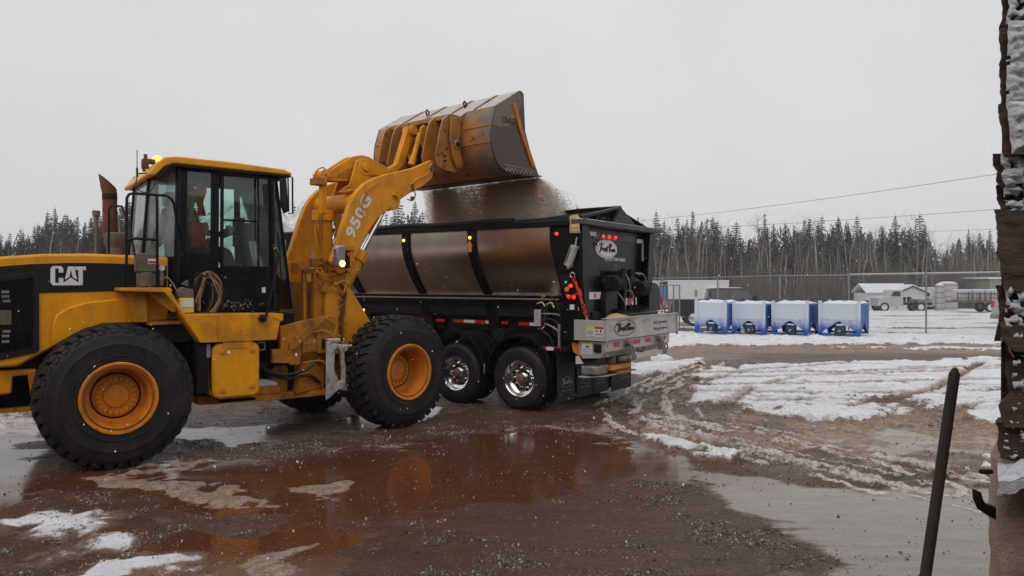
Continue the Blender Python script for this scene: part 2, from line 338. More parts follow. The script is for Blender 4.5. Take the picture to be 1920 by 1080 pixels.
# ridges thrown up by tyres
ridge = np.zeros_like(GX)
for P, wd, a in (([(1.9, 12.4), (2.4, 11.6), (3.2, 10.75), (3.7, 9.9), (4.55, 8.9), (5.0, 8.2)], .10, 1), ([(2.1, 10.4), (2.9, 9.6), (3.35, 8.85), (3.75, 8.1), (4.1, 7.6)], .08, .9),
                 ([(1.4, 12.9), (2.2, 14.6), (3.4, 16.8), (4.4, 18.2)], .12, .7), ([(2.7, 13.2), (3.3, 14.2), (3.2, 15.2), (4.4, 17.0)], .10, .6),
                 ([(3.2, 12.1), (4.4, 10.9), (5.6, 10.0), (6.6, 9.6)], .07, .5), ([(4.8, 13.5), (7.5, 13.0), (9.5, 13.4)], .08, .5)):
    ridge = np.maximum(ridge, np.exp(-(sdline(GX + (lump - .5) * .25, GY + (lump2 - .5) * .2, P) / wd) ** 2) * a * sst(.34, .55, fbm(GX, GY, 3.2, 3, 55)))
TRK = [[(5.41, 19.97), (3.68, 17.12), (2.47, 13.93), (2.2, 11.75), (2.7, 10.51), (3.51, 9.36), (3.99, 8.32), (4.25, 7.84)], [(4.42, 18.72), (2.5, 14.98), (1.7, 12.23), (1.77, 10.62), (2.53, 9.6), (3.2, 8.86), (3.7, 7.84)], [(2.71, 13.02), (2.72, 11.52), (3.29, 10.77), (4.0, 9.6), (4.5, 8.76), (5.06, 8.1)], [(2.16, 11.09), (2.65, 10.05), (3.3, 9.13), (3.94, 8.1), (4.41, 7.22)]]
edge = lambda P, off, wd: np.exp(-((sdline(GX + (fbm(GX, GY, 1.5, 3, 300) - .5) * .25, GY + (fbm(GX, GY, 1.5, 3, 301) - .5) * .3, P) - off) / wd) ** 2)
trk = np.zeros_like(GX)
for k, P in enumerate(TRK):
    trk = np.maximum(trk, edge(P, 0, .15)); ridge = np.maximum(ridge, edge(P, .24, .055) * (1, .8, .75, .6)[k] * sst(.33, .5, fbm(GX, GY, 2.6, 4, 310 + k)))
# ruts and footprints in the white field
rut = np.zeros_like(GX)
for P in ([(3.2, 15.2), (6.5, 15.6), (13, 16.6)], [(3.4, 16.2), (7, 16.9), (13, 18.6)], [(5.5, 12.6), (8, 14.6), (12, 19.6)], [(3.9, 17.3), (8, 17.6), (14, 19.5)]):
    rut = np.maximum(rut, np.exp(-(sdline(GX, GY + (lump - .5) * .3, P) / .13) ** 2))
r2 = np.random.RandomState(5)
for k in range(26):
    fxp = 3.6 + r2.rand() * 7; fyp = 12.4 + r2.rand() * 5.5; an = r2.rand() * 3
    dx = GX - fxp; dy = GY - fyp; a_ = dx * math.cos(an) + dy * math.sin(an); b_ = -dx * math.sin(an) + dy * math.cos(an)
    rut = np.maximum(rut, .9 * np.exp(-((a_ / .18) ** 4 + (b_ / .09) ** 4)))
for P in ([(1.6, 11.0), (2.6, 12.8), (3.6, 15.2), (5.2, 17.6), (8.5, 19.4)], [(2.2, 10.7), (3.4, 12.4), (4.6, 14.8), (6.4, 16.9), (10, 18.6)], [(4.6, 9.3), (5.9, 11.2), (7.6, 12.6), (10.5, 13.6)], [(3.4, 14.4), (6.4, 14.1), (9.4, 14.6), (13, 15.6)], [(4.2, 13.2), (6.4, 13.5), (8.6, 14.4), (12.5, 15.0)]):
    rut = np.maximum(rut, .85 * np.exp(-(sdline(GX + (lump - .5) * .3, GY + (lump - .5) * .35, P) / .15) ** 2) * sst(.30, .5, fbm(GX, GY, 1.6, 3, 123)))
rut = np.maximum(rut, trk)
snow = snow * (1 - .75 * rut * (GY < 23)) - (GY > 12) * (GY < 21) * .22 * sst(.54, .70, fbm(GX * .8, GY * 1.2, .8, 5, 201)) * (GX > 3)
snow = np.clip(snow, 0, 1)
track = np.exp(-(sdline(wx, wy, [(1.2, 9.5), (1.7, 12.2), (2.6, 15.2), (4.2, 18.3), (8, 21.8), (13, 23)]) / .38) ** 2)
snow = snow * (1 - track * .9); slush = np.maximum(slush, track * .45 * sst(.4, .6, lump))
for P, wd in (([(14, 40), (19, 44), (30, 43), (42, 47)], .9), ([(12, 52), (26, 50), (45, 57)], 1.2), ([(16, 37), (24, 37.5), (36, 36)], .6), ([(17, 47), (16, 43), (19, 40), (26, 39.5)], .5)):
    snow = snow * (1 - .75 * np.exp(-(sdline(wx, wy, P) / wd) ** 2) * sst(.3, .55, fbm(GX, GY, .9, 4, 91)))
road = near(sdpoly(wx, wy, [(-3, 21.5), (3.5, 21.8), (7, 22.6), (14, 22.4), (30, 20.5), (30, 25.5), (13, 26.2), (2, 25), (-3, 24)]), 0, .6)
road = np.maximum(road, .8 * near(sdpoly(wx, wy, [(1.2, 12.4), (2.4, 16), (4.1, 19.4), (7, 22), (5, 23), (2.6, 19.5), (1.6, 15.5), (.4, 12.6)]), 0, .3))
road = np.maximum(road, .55 * near(sdpoly(wx, wy, [(2.0, 12.2), (4.2, 12.6), (7.2, 12.8), (9.0, 11.5), (6.4, 8.6), (3.2, 8.8), (1.6, 9.8)]), 0, .4))
# standing water
water = np.zeros_like(GX)
for P, s in (([(-6.2, 7.2), (-4.9, 8.4), (-3.4, 8.9), (-1.6, 9.5), (.5, 11.3), (1.4, 10.3), (2.1, 9.2), (1.9, 8.2), (1.0, 7.7), (-.6, 7.5), (-1.0, 7.0), (-2.2, 6.9), (-3.3, 7.1), (-4.2, 7.3)], .45),
             ([(1.5, 8.9), (2.3, 8.4), (3.6, 7.8), (4.9, 7.9), (6.5, 8.2), (6.5, 4), (1.4, 4.6), (2.2, 6.2), (1.9, 7.4)], .55),
             ([(3.5, 9.9), (4.6, 9.2), (6.2, 9.5), (7.0, 10.6), (5.4, 11.1), (4.2, 11.0)], .5), ([(-20, 5), (-5.0, 6.2), (-4.7, 7.6), (-5.8, 9.4), (-6.4, 12), (-20, 14)], .3),
             ([(-5, 10.6), (-3.3, 11.2), (-1.9, 13.2), (-.9, 12.4), (-1.7, 11), (-3.6, 9.8)], .2), ([(-2.8, 5.9), (-1.9, 7.0), (-1.2, 6.6), (-1.4, 5.2), (-2.6, 4.9)], .12)):
    water = np.maximum(water, near(sdpoly(wx, wy, P), 0, s))
water = np.clip(water, 0, 1)
muddy = np.clip(near(sdpoly(wx, wy, [(-7, 6.6), (-5, 8.8), (-3, 9.4), (-1.5, 12), (1.2, 12), (2.2, 10), (2.6, 8.3), (1.2, 6.6), (-1.0, 5.2), (-3.2, 5.4), (-4.5, 5.4)]), 0, .9), 0, 1)
grit = sst(.42, .6, fbm(GX, GY, 2.0, 4, 61)) * (1 - water * .85)
hard = sst(.40, .62, fbm(GX, GY, .7, 4, 62))
rubble = np.where(GY < 7.6, .55, 1) * (sst(.3, .6, snow + (lump - .5) * .8) * (.018 + .05 * lump + .03 * lump2) + slush * (.006 + .045 * sst(.40, .8, lump) + .025 * lump2) + ridge * (.015 + .055 * sst(.2, .8, lump2)))
bumps = (fbm(GX, GY, .5, 3, 2) - .5) * .02 * sst(13, 20, GY) + (lump2 - .5) * .008 * (1 - water) * (GY < 22)
bank = .42 * np.exp(-(((GX - 8.9) / 1.5) ** 2 + ((GY - 11.3) / .95) ** 2)) * (.8 + .4 * lump); snow = np.maximum(snow, sst(.04, .1, bank))
curb = .10 * np.exp(-((GY + (GX - 14) * .42 - 29.0) / .5) ** 2) * sst(.4, .75, fbm(GX, GY, 1.2, 4, 71)) * (GX > 3) * (GX < 26)
GZ = slope(GY) + rubble - .018 * rut * (GY < 23) + .03 * np.exp(-((rut - .35) / .12) ** 2) * (GY < 23) * sst(.3, .6, snow + slush) + bumps * (GY < 60) + bank + curb + sst(150, 400, GY) * 6 * fbm(GX, GY, .01, 2, 1)
GZ = np.where(water > .5, GZ * np.clip(1 - (water - .5) * 2 * (1 - np.maximum(snow, np.maximum(slush, ridge))), 0, 1), GZ) * 1.0
ny, nx = GX.shape
def sheet(name, X_, Y_, Z_, mat, attrs, keep=None):
    ny, nx = X_.shape
    me = bpy.data.meshes.new(name); me.vertices.add(nx * ny); me.vertices.foreach_set('co', np.stack([X_, Y_, Z_], -1).astype(np.float32).ravel())
    idx = np.arange(nx * ny).reshape(ny, nx); q = np.stack([idx[:-1, :-1], idx[:-1, 1:], idx[1:, 1:], idx[1:, :-1]], -1).reshape(-1, 4)
    if keep is not None: q = q[keep[:-1, :-1].ravel()]
    me.loops.add(q.size); me.loops.foreach_set('vertex_index', q.ravel().astype(np.int32)); me.polygons.add(len(q))
    me.polygons.foreach_set('loop_start', np.arange(0, q.size, 4, dtype=np.int32)); me.update(calc_edges=True)
    me.polygons.foreach_set('use_smooth', np.ones(len(q), bool))
    for k, a in attrs.items():
        at = me.attributes.new(k, 'FLOAT', 'POINT'); at.data.foreach_set('value', a.astype(np.float32).ravel())
    me.materials.append(mat); me.validate(); o = bpy.data.objects.new(name, me); C.objects.link(o); return o
def groundmat():
    m, nt, p = base('wet_yard_surface')
    A = lambda n: (lambda k: k.outputs['Fac'])(N(nt, 'ShaderNodeAttribute', attribute_name=n))
    sn, sl_, wa, mu, gr_, ri, hd, rd_ = [A(k) for k in ('snow', 'slush', 'water', 'mud', 'grit', 'ridge', 'hard', 'road')]; rut = A('rut')
    MUL = lambda a, b: mathn(nt, 'MULTIPLY', a, b); ADD = lambda a, b, c=False: mathn(nt, 'ADD', a, b, c); SUB = lambda a, b: mathn(nt, 'SUBTRACT', a, b)
    mid = noise(nt, 5, 8, .65); fine = noise(nt, 18, 6, .75); grt = noise(nt, 42, 3, .6); big = noise(nt, .8, 6, .6); st = noise(nt, 5, 8, .75, stretch=(.30, 1.4, 1)); st2 = noise(nt, 2.0, 8, .7, stretch=(.35, 1.2, 1)); lum = noise(nt, 12, 5, .6)
    # asphalt with brown silt, dark pits and pale grit
    c = mixc(nt, ramp(nt, fine, .36, .64), (.018, .011, .007), (.135, .080, .052))
    c = mixc(nt, MUL(ramp(nt, grt, .54, .62), ADD(ramp(nt, mid, .45, .65), .25, True)), c, (.38, .29, .22))
    c = mixc(nt, MUL(ramp(nt, noise(nt, 24, 5, .7), .38, .46, c0=(1, 1, 1, 1), c1=(0, 0, 0, 1)), .9), c, (.010, .007, .006))
    c = mixc(nt, MUL(ramp(nt, ADD(MUL(st2, .6), MUL(grt, .4)), .47, .58), .7), c, (.155, .088, .056))
    c = mixc(nt, MUL(hd, .35), c, (.12, .09, .068))
    mud = mixc(nt, ramp(nt, st, .35, .7), (.062, .023, .012), (.13, .052, .028))
    c = mixc(nt, MUL(mu, ramp(nt, st, .36, .56)), c, mud)
    # water: its edge breaks up into the silt
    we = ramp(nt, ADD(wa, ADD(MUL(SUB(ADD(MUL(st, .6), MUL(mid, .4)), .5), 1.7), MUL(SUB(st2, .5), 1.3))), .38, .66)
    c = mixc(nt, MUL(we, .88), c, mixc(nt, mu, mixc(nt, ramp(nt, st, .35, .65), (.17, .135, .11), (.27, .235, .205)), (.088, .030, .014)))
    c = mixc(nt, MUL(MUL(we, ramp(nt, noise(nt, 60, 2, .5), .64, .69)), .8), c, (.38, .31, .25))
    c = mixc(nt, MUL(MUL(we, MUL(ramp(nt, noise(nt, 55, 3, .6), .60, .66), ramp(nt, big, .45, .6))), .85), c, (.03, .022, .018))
    # tan slush with a ragged edge
    rdm = MUL(rd_, ramp(nt, st2, .30, .50)); c = mixc(nt, MUL(rdm, .85), c, mixc(nt, ramp(nt, st, .4, .65), (.19, .115, .078), (.36, .27, .215)))
    se = ramp(nt, ADD(sl_, MUL(SUB(ADD(MUL(st, .5), MUL(lum, .5)), .5), 1.5)), .36, .58)
    sc = mixc(nt, ramp(nt, lum, .36, .62), (.20, .125, .085), (.38, .28, .21)); sc = mixc(nt, MUL(ramp(nt, grt, .52, .66), .5), sc, (.58, .50, .43))
    c = mixc(nt, MUL(se, .92), c, sc)
    c = mixc(nt, MUL(ramp(nt, ADD(ri, MUL(SUB(lum, .5), 1.2)), .30, .60), .95), c, mixc(nt, ramp(nt, fine, .4, .6), (.38, .32, .27), (.70, .67, .64)))
    # snow: brown wet rim first, then clean snow
    sv = ADD(sn, MUL(SUB(ADD(MUL(mid, .6), MUL(lum, .4)), .5), 1.5))
    c = mixc(nt, MUL(ramp(nt, sv, .12, .38), .8), c, (.24, .165, .12))
    sm = ramp(nt, sv, .38, .56)
    sw = mixc(nt, ramp(nt, mid, .44, .72), (.80, .82, .86), (.66, .66, .67)); sw = mixc(nt, MUL(ramp(nt, st2, .50, .66), .6), sw, (.42, .35, .30)); sw = mixc(nt, MUL(ramp(nt, fine, .56, .68), .6), sw, (.36, .29, .24)); sw = mixc(nt, MUL(ramp(nt, rut, .15, .6), .75), sw, (.34, .25, .20))
    c = mixc(nt, sm, c, sw)
    nt.links.new(c, p.inputs['Base Color'])
    cover = mathn(nt, 'MAXIMUM', sm, mathn(nt, 'MAXIMUM', MUL(se, .95), MUL(ri, .9)), True)
    rd = mixc(nt, ramp(nt, ADD(MUL(grt, .5), MUL(st, .5)), .42, .56), (.10, .10, .10), (.62, .62, .62))
    r = mixc(nt, we, rd, mixc(nt, ramp(nt, st2, .40, .62), (.03, .03, .03), (.17, .17, .17))); r = mixc(nt, cover, r, (.75, .75, .75)); r = mixc(nt, MUL(rdm, .6), r, (.35, .35, .35))
    nt.links.new(r, p.inputs['Roughness']); p.inputs['IOR'].default_value = 1.34
    nt.links.new(mixc(nt, cover, mixc(nt, we, mixc(nt, ramp(nt, fine, .42, .6), (.55, .55, .55), (.12, .12, .12)), (.5, .5, .5)), (.15, .15, .15)), p.inputs['Specular IOR Level'])
    b = N(nt, 'ShaderNodeBump'); b.inputs['Distance'].default_value = .035
    nt.links.new(ADD(ADD(MUL(fine, .6), MUL(grt, .35)), ADD(MUL(lum, .8), MUL(st, .6))), b.inputs['Height'])
    stg = mixc(nt, we, (1, 1, 1), (.020, .020, .020)); stg = mixc(nt, cover, stg, (.95, .95, .95)); nt.links.new(stg, b.inputs['Strength'])
    nt.links.new(b.outputs[0], p.inputs['Normal'])
    return m
M['ground'] = groundmat()
g = sheet('ground', GX, GY, GZ, M['ground'], dict(snow=snow, slush=slush, water=water, mud=muddy, grit=grit, ridge=ridge, hard=hard, road=road, rut=rut))
tag(g, 'wet brown yard with puddles, tan slush and patches of snow', None, None, 'structure')
def gz(x, y):
    j = int(np.clip(np.searchsorted(xs, x), 0, nx - 1)); i = int(np.clip(np.searchsorted(ys, y), 0, ny - 1)); return float(GZ[i, j])
# ------------------------------------------------------------------ wheel loader
LR = Vector((-5.136, 9.622, 0)); LF = Vector((-2.488, 11.917, 0))
ld = empty('wheel_loader', LR, R_(35), 'large yellow articulated wheel loader tipping its raised bucket over the black trailer', 'wheel loader')
MR = Matrix.Translation(LR) @ Matrix.Rotation(R_(35), 4, 'Z')
MF = MR.inverted() @ Matrix.Translation(LF) @ Matrix.Rotation(R_(48), 4, 'Z')
def big_tyre(Mx, sgn, parent, seed):
    """tyre in hub coordinates: axis y, outer face at y=0 (sgn -1 = face towards -y)"""
    Rr = .80; W = .60; rng = random.Random(seed); t = MB(Mx)
    s = sgn
    prof = [(.400, .03), (.41, .006), (.44, 0), (.53, .012), (.60, .004), (.625, .018), (.68, .02), (.735, .045), (.765, .085), (.772, .20), (.775, .30), (.772, .40), (.765, .515), (.735, .555), (.66, .59), (.55, .60), (.42, .585), (.40, .56)]
    t.lathe([(r, -s * h) for r, h in prof], (0, 0, 0), (0, 1, 0), 64)
    # interlocking tread lugs: shoulder blocks and two centre rows
    n = 36
    def lug(a0, a1, h0, h1, skew, rt, rb=.758):
        v = []
        for (r, k) in ((rb, 1.06), (rt, .92)):
            ac = (a0 + a1) / 2; aw = (a1 - a0) / 2 * k; hc = (h0 + h1) / 2; hw = (h1 - h0) / 2 * k
            for da, dh in ((-1, -1), (1, -1), (1, 1), (-1, 1)):
                h = hc + dh * hw; a = ac + da * aw + skew * dh
                rr = r - (.03 if (h < .10 or h > .5) else 0) * (1 if r == rt else 1)
                v.append((rr * math.cos(a), -s * h, rr * math.sin(a)))
        t.add(v, [(0, 1, 2, 3), (4, 5, 6, 7), (0, 1, 5, 4), (1, 2, 6, 5), (2, 3, 7, 6), (3, 0, 4, 7)])
    st = 2 * math.pi / n
    for k in range(n):
        j = rng.uniform(-.004, .004); a = k * st
        lug(a + .1 * st, a + .78 * st, .045, .175, .03, .815 + j)
        lug(a + .6 * st, a + 1.28 * st, .19, .292, -.02, .815 + j)
        lug(a + .1 * st, a + .78 * st, .308, .41, .02, .815 + j)
        lug(a + .6 * st, a + 1.28 * st, .425, .555, -.03, .815 + j)
        # shoulder rib running down the sidewall
        v = []
        for r, h in ((.80, .075), (.735, .03), (.735, .055), (.79, .11)):
            for aa in (a + .18 * st, a + .62 * st): v.append((r * math.cos(aa), -s * h, r * math.sin(aa)))
        t.add(v, [(0, 1, 3, 2), (2, 3, 5, 4), (4, 5, 7, 6), (6, 7, 1, 0), (0, 2, 4, 6), (1, 3, 5, 7)])
    # raised bead lines of the sidewall
    t.lathe([(.462, -s * -.006), (.470, -s * -.009), (.478, -s * -.006)], (0, 0, 0), (0, 1, 0), 64)
    return t.build('tyre', 'rubber', parent, ang=30)
def big_wheel(Mbase, x, yface, sgn, depth, seed):
    Mx = Mbase @ Matrix.Translation((x, yface, .80))
    s = sgn
    rim = MB(Mx); rim.lathe([(r, -s * h) for r, h in [(.402, .02), (.402, -.018), (.392, -.024), (.372, -.022), (.368, .0), (.352, .004), (.350, -.006), (.338, -.008), (.33, .03), (.318, .06), (.31, depth - .03), (.29, depth), (.20, depth + .002), (.10, depth)]], (0, 0, 0), (0, 1, 0), 56)
    rm = rim.build('wheel_rim', 'yellow_wheel', ld, label=None, ang=28)
    big_tyre(Mx, sgn, rm, seed)
    dk = MB(Mx); dk.lathe([(.352, -s * -.0075), (.338, -s * -.0095), (.336, -s * .004)], (0, 0, 0), (0, 1, 0), 56); dk.build('lock_ring_gap', 'rust', rm)
    dk = MB(Mx); dk.lathe([(.262, -s * (depth - .003)), (.245, -s * (depth - .004))], (0, 0, 0), (0, 1, 0), 56); dk.build('hub_shade_ring', 'dark', rm)  # dark ring painted in for the shade around the recessed hub
    hb = MB(Mx); hb.lathe([(.235, -s * (depth + .001)), (.235, -s * (depth - .02)), (.14, -s * (depth - .026)), (.125, -s * (depth - .05)), (.05, -s * (depth - .055)), (.03, -s * (depth - .06)), (.0, -s * (depth - .06))], (0, 0, 0), (0, 1, 0), 40)
    hb.build('wheel_hub', 'yellow_wheel', rm, ang=28)
    me = None
    for k in range(20):
        a = 2 * math.pi * k / 20
        if me is None:
            b = MB(); b.cyl((0, 0, 0), (0, s * .032, 0), .020, n=8); o = b.build('wheel_bolt', 'yellow_clean', rm); me = o.data
        else:
            o = bpy.data.objects.new('wheel_bolt', me); C.objects.link(o); o.parent = rm
        o.matrix_local = Mx @ Matrix.Translation((.19 * math.cos(a), -s * (depth - .02), .19 * math.sin(a)))
M['yellow_wheel'] = paint('wheel_yellow', (.70, .235, .008), (.14, .045, .015), .7, .42, rust=(.09, .025, .010), rustamt=.62, scale=3.5)
I4 = Matrix.Identity(4)
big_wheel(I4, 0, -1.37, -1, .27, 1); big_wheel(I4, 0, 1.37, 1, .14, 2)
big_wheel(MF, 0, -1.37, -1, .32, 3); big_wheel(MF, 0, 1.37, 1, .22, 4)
def part(name, mat, fn, bevel=.006, Mx=None, parent=None, **k):
    b = MB(Mx); fn(b); return b.build(name, mat, parent or ld, bevel=bevel, **k)
# axles
part('rear_axle', 'dark', lambda b: (b.cyl((0, -1.1, .8), (0, 1.1, .8), .16), b.lathe([(.0, -.3), (.3, -.2), (.34, 0), (.3, .2), (0, .3)], (0, 0, .8), (1, 0, 0), 20)), 0)
part('front_axle', 'yellow_dirty', lambda b: (b.cyl((0, -1.1, .8), (0, 1.1, .8), .17), b.lathe([(.0, -.3), (.3, -.2), (.34, 0), (.3, .2), (0, .3)], (0, 0, .8), (1, 0, 0), 20)), 0, MF)
# engine hood
top = [(-2.3, 2.02), (-2.2, 2.14), (-1.9, 2.24), (-1.5, 2.31), (-1.08, 2.363), (-.68, 2.402), (-.25, 2.415), (.2, 2.405), (.62, 2.39)]
hd = part('hood', 'yellow_clean', lambda b: b.prism(top + [(.62, 1.62), (.35, 1.60), (-.35, 1.45), (-.574, 1.352), (-.70, 1.285), (-.924, 1.154), (-1.6, 1.15), (-2.3, 1.18)], -.80, .80), .03)
def stripe_poly(x0, x1, off): return [(x, z) for x, z in ((x, np.interp(x, [p[0] for p in top], [p[1] for p in top]) - off) for x in np.linspace(x0, x1, 9))]
for s in (-1, 1):
    b = MB(); b.prism(stripe_poly(-2.22, .60, .105) + [(.60, 1.995), (-2.22, 1.93)], s * .803, s * .808); b.build('hood_stripe', 'stripe', hd, label='black stripe along the hood side')
gr_ = part('engine_door', 'stripe', lambda b: b.prism([(-2.15, 1.98), (-.74, 2.205), (-.722, 2.18), (-.722, 1.33), (-.75, 1.305), (-2.15, 1.03)], -.803, -.822), .006)
def louvre(b):
    for k in range(26):
        x = -2.1 + k * .052
        b.box(x, x + .012, -.834, -.822, 1.30 + .0 * k, 2.02 + .004 * k)
part('door_mesh', 'black', lambda b: b.prism([(-2.05, 1.15), (-2.05, 1.97), (-.79, 2.14), (-.78, 2.12), (-.78, 1.39), (-.80, 1.37)], -.8235, -.829), .004, parent=gr_)
for x, z in ((-1.03, 1.98), (-1.03, 1.93), (-1.02, 1.88), (-1.03, 1.5), (-1.02, 1.55), (-1.03, 1.44)): part('chrome_fitting', 'dullsteel', lambda b: b.box(x - .04, x + .03, -.8335, -.8292, z - .014, z + .014), 0, parent=gr_)
part('door_latch', 'grime_box', lambda b: b.box(-1.2, -.98, -.84, -.829, 1.62, 1.78), .006, parent=gr_)
# CAT lettering: block letters with the triangle over the A
def cat(b, Mx=None):
    x0, x1, z0, z1 = -.612, -.262, 2.05, 2.268; W = x1 - x0; H_ = z1 - z0
    def pl(pts): b.prism([(x0 + px * W, z0 + pz * H_) for px, pz in pts], -.8085, -.8105)
    pl([(.36, .66), (.36, .86), (.30, 1), (.07, 1), (0, .86), (0, .14), (.07, 0), (.30, 0), (.36, .14), (.25, .14), (.24, .13), (.13, .13), (.13, .87), (.23, .87), (.23, .66)])
    pl([(.26, .14), (.36, .14), (.36, .38), (.23, .38), (.23, .16)])
    pl([(.40, .30), (.49, .98), (.66, .98), (.75, .30), (.62, .42), (.575, .84), (.53, .42)])
    pl([(.68, .98), (1.0, .98), (1.0, .80), (.91, .80), (.91, .02), (.79, .14), (.78, .80), (.68, .80)])
    pl([(.25, 0), (.575, .40), (.90, 0)])
part('lettering', 'white', cat, 0, parent=hd)
part('rear_fender', 'yellow', lambda b: b.prism([(-.60, 1.36), (-.597, 1.6), (-.564, 1.72), (-.45, 1.80), (-.268, 1.858), (.0, 1.888), (.36, 1.90), (.36, 1.60), (.15, 1.60), (-.1, 1.60), (-.35, 1.50)], -.80, -.86), .02)
part('counterweight', 'yellow', lambda b: b.prism([(-2.4, .66), (-2.4, 1.13), (-.742, 1.112), (-.742, 1.05), (-.967, 1.041), (-.978, .85), (-1.5, .84), (-1.6, .66)], -.72, .72), .02)
part('rear_frame', 'dark', lambda b: b.box(-1.5, 1.9, -.42, .42, .62, 1.6), .02)
part('hitch_bar', 'yellow_dirty', lambda b: (b.box(-2.6, -.5, -.62, -.5, .63, .675), b.box(-.6, -.45, -.6, -.4, .62, .9)), .004)
part('frame_bracket', 'yellow_dirty', lambda b: b.prism([(-.83, 1.06), (-.75, 1.06), (-.72, .8), (-.79, .78)], -.74, -.4), .004)
part('engine_underside', 'dark', lambda b: b.box(-2.0, .65, -.62, .62, 1.0, 1.58), .02)
# walkway, its diagonal brace and side box
fz = lambda y: [(.03, 2.022), (.53, 2.022), (.70, 1.712), (1.895, 1.686), (1.895, 1.60), (1.852, 1.585), (1.812, 1.358), (.89, 1.36)]
part('side_box', 'yellow', lambda b: b.prism([(.70, 1.712), (1.895, 1.686), (1.895, 1.60), (1.852, 1.585), (1.812, 1.358), (.89, 1.36), (.66, 1.72)], -1.20, -.72), .008)
part('side_box_cap', 'yellow', lambda b: b.prism([(.545, 2.012), (.72, 1.7), (1.08, 1.695), (1.08, 1.362), (.892, 1.366), (.62, 1.81), (.50, 1.965)], -1.205, -1.225), .006)
part('walkway', 'yellow', lambda b: (b.prism([(.03, 2.022), (.56, 2.022), (.585, 1.99), (.56, 1.965), (.03, 1.985)], -1.215, -.78)), .006)
part('walkway_brace', 'yellow_dirty', lambda b: (b.prism([(.30, 1.985), (.56, 1.965), (.68, 1.74), (.60, 1.73)], -1.1, -1.08), b.prism([(.14, 1.98), (.34, 1.98), (.34, 1.62), (.20, 1.62)], -1.05, -.82), b.box(.34, .86, -1.0, -.8, 1.58, 1.62)), .006)
part('step_hanger', 'dark', lambda b: (b.box(.40, .90, -.95, -.85, 1.36, 1.60), b.box(.86, 1.0, -1.15, -.95, .75, 1.36)), .006)
for (x, z) in ((1.2, 1.43), (1.44, 1.44), (1.30, 1.50), (1.37, 1.50)): part('box_bolt', 'yellow', lambda b: b.cyl((x, -1.2, z), (x, -1.212, z), .011, n=6), 0)
part('box_hinge', 'yellow', lambda b: (b.cyl((1.80, -1.21, 1.645), (1.80, -1.16, 1.645), .03), b.cyl((1.84, -1.22, 1.62), (1.84, -1.19, 1.62), .018)), .003)
# fuel tank with its flange and round caps
tk = part('fuel_tank', 'yellow_clean', lambda b: b.prism(rrect(1.04, 1.605, .665, 1.345, .09), -1.18, -.62), .035)
part('tank_hanger', 'yellow', lambda b: b.box(1.16, 1.52, -1.186, -1.14, 1.27, 1.358), .004, parent=tk)
for (x, z) in ((1.15, 1.24), (1.51, 1.245), (1.15, .77), (1.505, .80)):
    part('tank_cap', 'yellow', lambda b: (b.cyl((x, -1.18, z), (x, -1.196, z), .034, n=20), b.cyl((x, -1.19, z), (x, -1.206, z), .014, n=6)), .003, parent=tk)
part('tank_flange', 'yellow_dirty', lambda b: b.prism([(.955, 1.355), (1.0, 1.355), (1.01, .80), (1.06, .665), (1.14, .61), (1.56, .61), (1.58, .64), (1.12, .655), (1.02, .73)], -1.12, -1.10), .003, parent=tk)
for k in range(9):
    part('flange_bolt', 'yellow_dirty', lambda b: b.cyl((.985 + .001 * k, -1.12, 1.19 - k * .055), (.985, -1.134, 1.19 - k * .055), .010, n=6), 0, parent=tk)
part('tank_bracket', 'dullsteel', lambda b: b.box(.975, 1.02, -1.16, -1.14, 1.18, 1.34), 0, parent=tk)
part('tank_bracket', 'dullsteel', lambda b: (b.box(1.60, 1.69, -1.12, -1.10, 1.32, 1.335), b.box(1.68, 1.69, -1.12, -1.10, 1.23, 1.335), b.box(1.60, 1.69, -1.12, -1.10, 1.23, 1.24)), 0, parent=tk)
# belly frame and hinge area
part('belly_frame', 'yellow_dirty', lambda b: (b.prism([(1.0, .53), (2.1, .505), (2.75, .52), (2.75, .60), (2.12, .60), (1.6, .60), (1.0, .63)], -.6, .6), b.box(1.66, 2.05, -.62, -.30, .60, .70)), .008)
part('belly_slush', 'snow', lambda b: b.prism([(1.66, .70), (1.70, .77), (1.82, .80), (1.98, .765), (2.04, .70)], -.60, -.32), .02, label='slush lying on the belly plate')
part('hinge_core', 'dark', lambda b: (b.box(1.5, 2.3, -.45, .45, .62, 1.66), b.cyl((1.925, 0, .55), (1.925, 0, 1.75), .17)), .01)
part('steering_cylinder', 'black_matt', lambda b: (b.cyl((1.4, -.55, .98), (1.95, -.60, .98), .05), b.cyl((1.95, -.60, .98), (2.2, -.62, .99), .025)), 0)
for pts in ([(1.6, -.6, 1.3), (1.75, -.7, 1.0), (2.0, -.75, .86), (2.3, -.8, .9), (2.55, -.75, 1.05)], [(1.7, -.5, 1.2), (1.85, -.65, .9), (2.1, -.72, .8), (2.4, -.7, .82), (2.6, -.6, .7)], [(1.62, -.45, 1.4), (1.66, -.6, 1.1), (1.72, -.66, .85), (1.7, -.5, .7)]):
    part('hose', 'blackhose', lambda b: b.tube(smoothp(pts), .022), 0)
